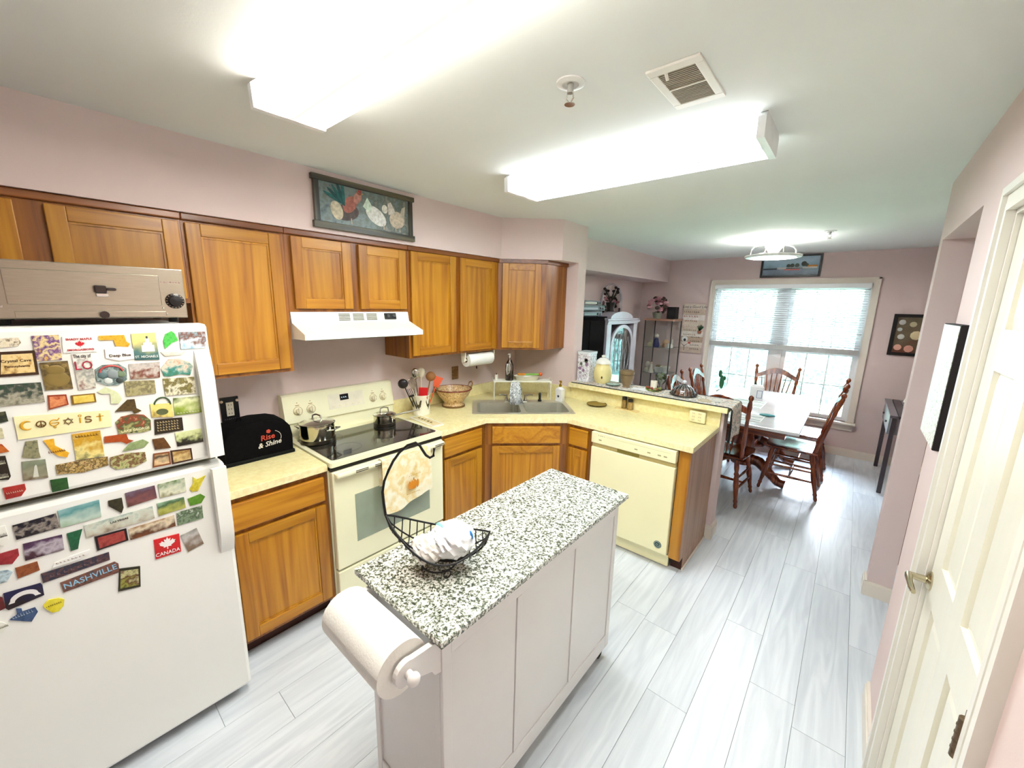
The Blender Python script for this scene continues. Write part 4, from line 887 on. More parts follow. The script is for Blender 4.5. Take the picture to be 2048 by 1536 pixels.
MB().box(1.79, YC-.055, .918, 1.906, YC-.0205, 1.006, b=.008).build('block', pm('outlet_cream', (244, 236, 190), .4), ob)
for i in range(2):
    for k in range(3):
        x = 1.822+.045*i; z = .938+.025*k
        s_ = MB().box(x-.013, YC-.0562, z-.0095, x+.013, YC-.0552, z+.0095, b=.0003).build('socket', pm('socket_cream', (236, 226, 178), .4), ob)
        MB().box(x-.006, YC-.0568, z-.003, x-.0045, YC-.0563, z+.005).build('slot', pm('slot_dark', (60, 50, 30), .6), s_); MB().box(x+.0045, YC-.0568, z-.003, x+.006, YC-.0563, z+.005).build('slot', MATS['slot_dark'], s_)
# --- wall plates
bp_ = thing('wall_outlet', 'black wall outlet above the toaster cover', 'outlet', (.004, -.25, 1.14))
MB().box(.0005, -.295, 1.075, .008, -.205, 1.215, b=.003).build('plate', pm('plate_black', (22, 20, 22), .3), bp_)
dv = MB().box(.008, -.268, 1.105, .0105, -.232, 1.185, b=.002).build('receptacle', pm('recept_ivory', (220, 210, 190), .4), bp_)
for z in (1.12, 1.145, 1.17): MB().box(.0106, -.258, z-.004, .011, -.255, z+.004).box(.0106, -.245, z-.004, .011, -.242, z+.004).build('slots', MATS['slot_dark'], dv)
marks(MB(), facing_x(.0083, -.25, 1.088), .06, .008, 1, 6).build('lettering', pm('ink_grey2', (150, 146, 150), .6), bp_)
for y in (-.288, -.212): MB().ball((.010, y, 1.192), .008, 10, 8).build('corner_flower', pm('flower_cream', (230, 200, 170), .6), bp_)
wp = thing('decorated_wall_plate', 'small brown picture-print outlet plate on the wall right of the crock', 'wall plate', (.003, 1.455, 1.155))
MB().box(.0005, 1.418, 1.098, .006, 1.492, 1.214, b=.002).build('plate', photo([(120, 84, 44), (176, 130, 84), (96, 66, 32), (150, 110, 60), (190, 150, 100)], 70, .2), wp)
MB().box(.006, 1.438, 1.122, .0085, 1.472, 1.190, b=.001).build('receptacle', pm('recept_brown', (128, 92, 50), .5), wp)
tk = thing('wall_hook', 'tiny dark hook on the wall below the paper towel', 'hook', (.004, 1.72, 1.17)); MB().box(.0005, 1.715, 1.165, .008, 1.725, 1.19, b=.001).build('hook', pm('hook_dark', (80, 50, 30), .5), tk)
MB().cyl((.008, 1.72, 1.167), (.018, 1.72, 1.175), .002, 6).build('prong', MATS['hook_dark'], tk)
# --- under-cabinet paper towel
M_paper = pm('paper_white', (250, 248, 240), .8, var=.02, bump=.25, bscale=140)
uh = thing('towel_roll_holder', 'cream paper towel holder fixed under the tall wall cabinet', 'holder', (.25, 1.49, 1.30))
for y in (1.322, 1.662): MB().prism([(.222, 1.374), (.278, 1.374), (.268, 1.295), (.25, 1.284), (.232, 1.295)], y, y+.012, XZY).build('bracket', M_shw, uh)
MB().cyl((.25, 1.334, 1.305), (.25, 1.662, 1.305), .009, 10).build('rod', M_shw, uh)
ur = thing('paper_towel_roll', 'white paper towel roll hanging under the wall cabinet', 'paper towel', (.25, 1.498, 1.305))
MB().lathe([(.021, 0), (.056, 0), (.056, .285), (.021, .285)], 32, T(.25, 1.355, 1.305) @ Matrix.Rotation(-PI/2, 4, 'X')).build('paper', M_paper, ur)
MB().lathe([(.019, -.001), (.0208, -.001), (.0208, .286), (.019, .286)], 20, T(.25, 1.355, 1.305) @ Matrix.Rotation(-PI/2, 4, 'X')).build('core', pm('cardboard', (170, 140, 100), .8), ur)
# --- pumpkin towel on the oven handle
tw = thing('kitchen_towel', 'cream kitchen towel with orange pumpkin print hanging on the oven handle', 'towel', (.70, .44, .56))
def twf(u, v):
    y = .275+.345*u; w_ = .006*math.sin(u*9)*v+.004*math.sin(u*17+2)*v
    if v < .12: t = v/.12; return (.6685+.002-.0*t, y, .70+.168*t)
    if v < .2: t = (v-.12)/.08; a = PI*t; return (.686-.0175*math.cos(a), y, .868+.006*math.sin(a))
    t = (v-.2)/.8; return (.7045+.012*t+w_, y-.01*t*(1-u)+.0*u, .868-t*(.31+.028*math.sin(u*4.2+.6)-.03*u*0))
MB().grid(twf, 22, 40, .0025).build('fabric', photo([(226, 196, 120), (248, 238, 206), (240, 214, 150), (250, 244, 220), (246, 232, 190)], 9, .1, .85), tw)
PMx = frame((.7205, .475, .665), (0, 1, 0), Vector((.045, 0, 1)))
M_pk = pm('pumpkin_print', (224, 140, 30), .8)
for k, wv in ((-.03, .016), (-.012, .017), (.008, .018), (.028, .016)): MB().lathe([(0, 0), (wv, 0), (wv, .0006), (0, .0006)], 20, PMx @ T(k, 0, .0035) @ Matrix.Diagonal((.62, 1.75, 1, 1))).build('pumpkin_lobe', M_pk, tw)
MB().box(-.004, .028, .0035, .003, .045, .0042, PMx).build('stem', pm('stem_brown', (150, 96, 30), .8), tw)
marks(marks(MB(), PMx @ T(0, -.052, .0045), .10, .012, 1, 9), PMx @ T(.01, .065, .0045), .09, .009, 1, 7).build('lettering', pm('print_gold', (196, 140, 40), .8), tw)
# --- rooster picture leaning above the wall cabinets
rp_ = thing('rooster_picture', 'dark-framed painting of a rooster and two hens above the cabinets', 'picture', (.345, .47, 2.15))
RF = lambda y, z: facing_x(.337, y, z)
M_rf = wood('frame_dark_rustic', (34, 32, 26), (60, 56, 42), (92, 86, 60), axis='Y', coat=0)
ry0, ry1, rz0, rz1 = .155, .785, 2.156, 2.428
M_rfz = wood('frame_dark_rustic_v', (34, 32, 26), (64, 60, 50), (96, 90, 74), axis='Z', coat=0)
MB().box(.336, ry0-.01, rz1-.028, .362, ry1+.012, rz1, b=.002).build('frame_rail', M_rf, rp_); MB().box(.336, ry0-.01, rz0, .362, ry1+.012, rz0+.036, b=.002).build('frame_rail', M_rf, rp_)
for y in (ry0, ry1-.028): MB().box(.337, y, rz0+.036, .358, y+.028, rz1-.028, b=.002).build('frame_stile', M_rfz, rp_)
cvs = MB().box(.338, ry0+.028, rz0+.036, .348, ry1-.028, rz1-.028).build('canvas', photo([(70, 86, 92), (120, 136, 132), (96, 104, 98), (150, 152, 140)], 26, .4), rp_)
def blob(pts, c, name, dz=.0006): MB().prism(pts, dz, dz+.0004, facing_x(.348, .47, 2.292)).build(name, pm('pic_%02x%02x%02x' % c, c, .6, var=.25, scale=60), cvs)
def ell(cx, cy, a, b_, rot=0, n=18): return [(cx+a*math.cos(t)*math.cos(rot)-b_*math.sin(t)*math.sin(rot), cy+a*math.cos(t)*math.sin(rot)+b_*math.sin(t)*math.cos(rot)) for t in [2*PI*i/n for i in range(n)]]
blob(ell(-.13, -.03, .075, .045, .25), (94, 84, 82), 'painted_body'); blob(ell(-.11, .015, .055, .035, .9), (170, 106, 92), 'painted_breast', .0012); blob(ell(-.062, .06, .036, .022, 1.1), (184, 130, 116), 'painted_neck', .0016); blob(ell(-.05, .088, .015, .011), (150, 84, 72), 'painted_head', .002); blob([(-.06, .094), (-.055, .108), (-.048, .098), (-.042, .108), (-.038, .094)], (170, 50, 44), 'painted_comb', .0024); blob([(-.036, .09), (-.022, .086), (-.036, .082)], (206, 170, 90), 'painted_beak', .0024)
for k in range(5): blob(ell(-.205+.014*k, .035+.008*k, .062, .0095, 2.75-.28*k), (24, 74, 76) if k % 2 else (40, 100, 98), 'painted_tail', .002+.0003*k)
blob(ell(-.19, -.03, .035, .05, .3), (206, 196, 170), 'painted_saddle', .0012)
blob(ell(.055, -.02, .075, .045, -.55), (232, 234, 226), 'painted_body'); blob([(-.03, .02), (.0, .075), (.03, .03), (.01, -.01)], (214, 230, 214), 'painted_tail', .0012); blob(ell(.115, .03, .02, .025), (226, 224, 210), 'painted_head', .0012)
blob(ell(.20, -.02, .055, .05, .2), (206, 192, 172), 'painted_body', .002); blob([(.14, .0), (.135, .065), (.158, .078), (.175, .05), (.19, .02)], (222, 214, 204), 'painted_neck', .0024); blob([(.22, .0), (.235, .055), (.262, .07), (.252, .0)], (196, 186, 170), 'painted_tail', .0028)
for x in (.185, .215, .1, -.11): blob([(x, -.06), (x+.006, -.06), (x+.008, -.09), (x, -.09)], (190, 176, 150), 'painted_leg', .003)
# --- ceiling: sprinklers and vent
def sprinkler(x, y, lb, s_=1.0):
    t = thing('fire_sprinkler', lb, 'sprinkler', (x, y, ZC))
    MB().lathe([(.045, 0), (.045, -.004), (.03, -.008), (.026, -.008), (.026, -.003), (.0, -.003)], 28, T(x, y, ZC)).build('escutcheon', pm('sprinkler_white', (226, 224, 220), .3), t)
    MB().cyl((x, y, ZC-.004), (x, y, ZC-.03), .010, 12).build('stem', pm('sprinkler_grey', (190, 188, 184), .25, .5), t)
    for k in (-1, 1): MB().tube([(x+k*.010, y, ZC-.028), (x+k*.013, y, ZC-.045), (x, y, ZC-.06)], .0025, 6).build('yoke', M_chrome, t)
    MB().lathe([(0, 0), (.017, 0), (.017, -.0015), (0, -.0015)], 18, T(x, y, ZC-.061)).build('deflector', M_chrome, t)
sprinkler(1.863, .30, 'chrome fire sprinkler on the kitchen ceiling between the two light fixtures')
sprinkler(2.368, 3.734, 'tiny fire sprinkler on the dining ceiling right of the fan')
vt = thing('ceiling_vent', 'white-framed ceiling air vent with grey louvres', 'vent', (2.147, .527, ZC))
vx0, vx1, vy0, vy1 = 2.070, 2.226, .385, .668; f_ = .024
MB().box(vx0, vy0, ZC-.008, vx1, vy0+f_*1.4, ZC, b=.002).box(vx0, vy1-f_*1.4, ZC-.008, vx1, vy1, ZC, b=.002).box(vx0, vy0+f_*1.4, ZC-.008, vx0+f_, vy1-f_*1.4, ZC, b=.002).box(vx1-f_, vy0+f_*1.4, ZC-.008, vx1, vy1-f_*1.4, ZC, b=.002).build('frame', M_trim, vt)
MB().box(vx0+f_, vy0+f_*1.4, ZC-.001, vx1-f_, vy1-f_*1.4, ZC).build('duct', pm('duct_dark', (110, 102, 88), .8), vt)
M_lv = pm('louvre_tan', (176, 166, 146), .5)
ny = 22
for i in range(ny):
    y = vy0+f_*1.4+.004+i*(vy1-vy0-f_*2.8-.008)/(ny-1); MB().box(vx0+f_, y-.0022, ZC-.007, vx1-f_, y+.0010, ZC-.002).build('louvre', M_lv, vt)
MB().box(vx0+f_, (vy0+vy1)/2-.003, ZC-.0085, vx1-f_, (vy0+vy1)/2+.003, ZC-.0068).build('crossbar', M_trim, vt)
MB().cyl((vx0+.05, vy0+.03, ZC-.006), (vx0+.05, vy0+.05, ZC-.018), .005, 8).build('damper_lever', M_trim, vt)
# --- canvas by the pantry door
cn = thing('canvas_print', 'thick black-edged canvas with pale distressed face beside the pantry door', 'picture', (2.929, 1.2, 1.31))
MB().box(2.9155, 1.04, 1.306, 2.9435, 1.366, 1.732, b=.002).build('stretcher', pm('canvas_edge_black', (14, 8, 10), .7), cn)
MB().box(2.9140, 1.045, 1.31, 2.9153, 1.362, 1.728).build('face', photo([(236, 232, 210), (170, 164, 136), (244, 242, 230), (250, 250, 244), (214, 210, 190), (250, 250, 246), (252, 252, 248)], 70, .25), cn)
# ================================================================== ISLAND CART
isl = thing('kitchen_island', 'white kitchen island cart with speckled granite top', 'kitchen island', (1.735, .24, 0))
M_isl = pm('island_white', (236, 232, 228), .35, var=.012, scale=4, coat=.1)
ix0, ix1, iy0, iy1, iz = 1.545, 1.925, -.298, .778, .878
tp = MB().box(1.512, -.326, iz+.001, 1.958, .805, .9005, b=.003).build('granite_top', speckle('granite_speckle', [(48, 56, 44), (128, 132, 112), (232, 232, 222), (246, 246, 240)], 125), isl)
MB().box(ix0+.008, iy0+.008, .075, ix1-.008, iy1-.008, iz).build('carcass', M_isl, isl)
# long right side: corner posts, stiles, rails and three recessed panels
def bd_(n, x0, y0, z0, x1, y1, z1, b=.0025): return MB().box(x0, y0, z0, x1, y1, z1, b=b).build(n, M_isl, isl)
for y in (iy0, iy1-.034): bd_('corner_post', ix1-.012, y, .07, ix1, y+.034, iz)
for y in (.030, .400): bd_('stile', ix1-.0085, y, .145, ix1-.001, y+.025, .80)
bd_('top_rail', ix1-.0085, iy0+.034, .80, ix1-.001, iy1-.034, iz); bd_('bottom_rail', ix1-.0085, iy0+.034, .07, ix1-.001, iy1-.034, .145)
for (a, b_) in ((iy0+.034, .030), (.055, .400), (.425, iy1-.034)): MB().box(ix1-.0085, a+.002, .147, ix1-.0055, b_-.002, .798).build('panel', M_isl, isl)
# near end
for x in (ix0, ix1-.04): bd_('end_stile', x, iy0, .07, x+.028, iy0+.012, iz)
bd_('end_rail', ix0+.028, iy0+.001, .80, ix1-.04, iy0+.0085, iz); bd_('end_rail', ix0+.028, iy0+.001, .07, ix1-.04, iy0+.0085, .13)
for y in (iy0+.002, iy1-.014):
    pass
# doors on the range side
for k in range(3):
    a = iy0+.01+k*.355; dr = MB().box(ix0-.010, a, .09, ix0+.0075, a+.345, .865, b=.003).build('door', M_isl, isl)
    MB().lathe([(.004, 0), (.004, .012), (.013, .018), (.012, .026), (0, .028)], 16, frame((ix0-.010, a+.31, .60), (0, -1, 0), (0, 0, 1))).build('knob', M_isl, dr)
for x in (ix0+.035, ix1-.035):
    for y in (iy0+.04, iy1-.04):
        c_ = MB().cyl((x-.012, y, .028), (x+.012, y, .028), .028, 20).build('caster', pm('caster_black', (26, 26, 28), .5), isl)
        MB().box(x-.016, y-.012, .028, x+.016, y+.012, .0745, b=.003).build('fork', pm('caster_zinc', (150, 150, 150), .3, .9), c_)
# paper towel holder on the near end
def arm(x):
    pts = [(iy0, .80), (iy0, .868), (-.335, .872)] + arc(-.405, .845, .036, 65, 235, 10) + [(-.385, .812), (-.355, .80), (-.33, .79), (-.32, .772), (iy0, .765)]
    return MB().prism(pts, x, x+.016, Matrix(((0, 0, 1, 0), (1, 0, 0, 0), (0, 1, 0, 0), (0, 0, 0, 1)))).build('towel_arm', M_isl, isl)
arm(1.585); arm(1.905)
rod = MB().cyl((1.57, -.405, .845), (1.935, -.405, .845), .0115, 16).build('towel_rod', M_isl, isl)
MB().ball((1.945, -.405, .845), .018, 16, 12, (.8, 1, 1)).build('rod_knob', M_isl, rod); MB().ball((1.56, -.405, .845), .018, 16, 12, (.8, 1, 1)).build('rod_knob', M_isl, rod)
# towel bar on the far end
for x in (1.565, 1.895): MB().prism([(iy1, .80), (iy1, .868), (.835, .868), (.845, .85), (.835, .83)], x, x+.014, Matrix(((0, 0, 1, 0), (1, 0, 0, 0), (0, 1, 0, 0), (0, 0, 0, 1)))).build('bar_bracket', M_isl, isl)
MB().cyl((1.56, .834, .85), (1.925, .834, .85), .008, 12).build('towel_bar', M_isl, isl)
pr = thing('paper_towel_roll', 'large white paper towel roll on the near end of the island', 'paper towel', (1.755, -.405, .845))
XM = T(1.607, -.405, .845) @ Matrix.Rotation(PI/2, 4, 'Y')
MB().lathe([(.022, 0), (.074, 0), (.074, .29), (.022, .29)], 48, XM).build('paper', M_paper, pr)
MB().lathe([(.0195, -.001), (.0217, -.001), (.0217, .291), (.0195, .291)], 24, XM).build('core', MATS['cardboard'], pr)
MB().grid(lambda u, v: (1.6072+.2896*u, -.405-(.0742+.0006)*math.sin(.25+1.05*v), .845+(.0742+.0006)*math.cos(.25+1.05*v)), 2, 10, .0005).build('loose_sheet', M_paper, pr)
# ================================================================== WIRE FRUIT BASKET
M_wire = pm('black_wire', (20, 18, 18), .4, .3)
E1 = Vector((1.604, -.257, 1.10)); E2 = Vector((1.826, -.008, 1.02)); DV = Vector((E2.x-E1.x, E2.y-E1.y, 0)).normalized(); NV = Vector((DV.y, -DV.x, 0))
bk = thing('wire_basket', 'black wire boat-shaped basket with banana hook on the island', 'basket', (1.715, -.132, .9005))
def lerp(s): return E1.lerp(E2, s)
def rim(s, k): p = lerp(s)+NV*(k*.112*math.sin(PI*s)**.8); p.z -= .072*math.sin(PI*s)**.9; return p
def spine(s): p = lerp(s); p.z -= .135*math.sin(PI*s)**.55; return p
for k in (-1, 1): MB().tube([tuple(rim(i/24, k)) for i in range(25)], .0034, 8).build('rim_wire', M_wire, bk)
MB().tube([tuple(spine(i/24)) for i in range(25)], .0034, 8).build('spine_wire', M_wire, bk)
for k in (-.5, .5): MB().tube([tuple(rim(s, k*2*.72).lerp(spine(s), .55)) for s in [i/24 for i in range(25)]], .0025, 6).build('side_wire', M_wire, bk)
for i in range(1, 15):
    s = i/15; a, m_, b_ = rim(s, -1), spine(s), rim(s, 1)
    def qz(t): 
        c0 = a*(1-t)+b_*t; sag = 1-(2*t-1)**2; base = (a+b_)/2; return c0+(m_-base)*sag
    MB().tube([tuple(qz(t/10)) for t in range(11)], .0021, 6).build('rib_wire', M_wire, bk)
hk = [(0, 0), (-.004, .04), (-.006, .08), (0, .115), (.013, .147), (.03, .182), (.05, .21), (.075, .232), (.10, .24), (.112, .23), (.12, .215), (.13, .198), (.142, .189), (.153, .195), (.156, .22)]
MB().tube([tuple(E1+DV*a+Vector((0, 0, z))) for a, z in hk], .0042, 8).build('banana_hook', M_wire, bk)
bc = Vector((1.722, -.14, 0))
MB().tube([(bc.x+.055*math.cos(i*PI/12), bc.y+.055*math.sin(i*PI/12), .928) for i in range(24)], .003, 6, True).build('base_ring', M_wire, bk)
for a in (-.2, 1.9, 4.0):
    c_ = Vector((bc.x+.055*math.cos(a), bc.y+.055*math.sin(a), .9145)); t_ = Vector((-math.sin(a), math.cos(a), 0))
    MB().tube([tuple(c_+t_*(.0125*math.cos(q*PI/8))+Vector((0, 0, .0125*math.sin(q*PI/8)))) for q in range(16)], .0022, 6, True).build('loop_foot', M_wire, bk)
# crumpled shopping bags in the basket
def bag(name, label, c, r, sc, mat, seed, parts=()):
    rb = random.Random(seed); ph = [(rb.uniform(2, 9), rb.uniform(2, 9), rb.uniform(2, 9), rb.uniform(0, 6)) for _ in range(9)]
    bm = bmesh.new(); bmesh.ops.create_icosphere(bm, subdivisions=4, radius=1)
    for v in bm.verts:
        p = v.co.normalized(); d_ = sum(abs(math.sin(p.x*a+p.y*b_+p.z*c2+q))*.5**(i/3) for i, (a, b_, c2, q) in enumerate(ph))/3.2
        v.co = Vector((p.x*sc[0], p.y*sc[1], p.z*sc[2]))*r*(.72+.42*d_)
    t = thing(name, label, 'plastic bag', c); MB().bm(bm, None, True).build('film', mat, t, world=False)
    for (nm, cc_, rr_, mm_) in parts: MB().ball(cc_, rr_, 10, 8, (1, .35, .8)).build(nm, mm_, t, world=False)
    return t
M_bag = pm('plastic_film', (246, 248, 250), .25, var=.04, scale=50, coat=.4)
bag('plastic_bag', 'bright white crumpled plastic bag with blue print in the wire basket', (1.735, -.095, .998), .07, (1, 1.0, .72), M_bag, 4, [('blue_print', (.045, .028, .022), .026, pm('bag_blue', (40, 130, 200), .4)), ('aqua_print', (-.036, -.02, .034), .022, pm('bag_aqua', (150, 206, 210), .4))])
bag('plastic_bag', 'greyish crumpled plastic bag at the near side of the wire basket', (1.695, -.165, .978), .052, (1.1, .9, .7), pm('plastic_film_grey', (226, 222, 216), .3, var=.08, scale=60), 9, [('dark_print', (.04, -.005, .008), .016, pm('bag_dark', (50, 40, 36), .5)), ('tan_print', (-.035, -.022, .006), .022, pm('bag_tan', (200, 170, 140), .5))])
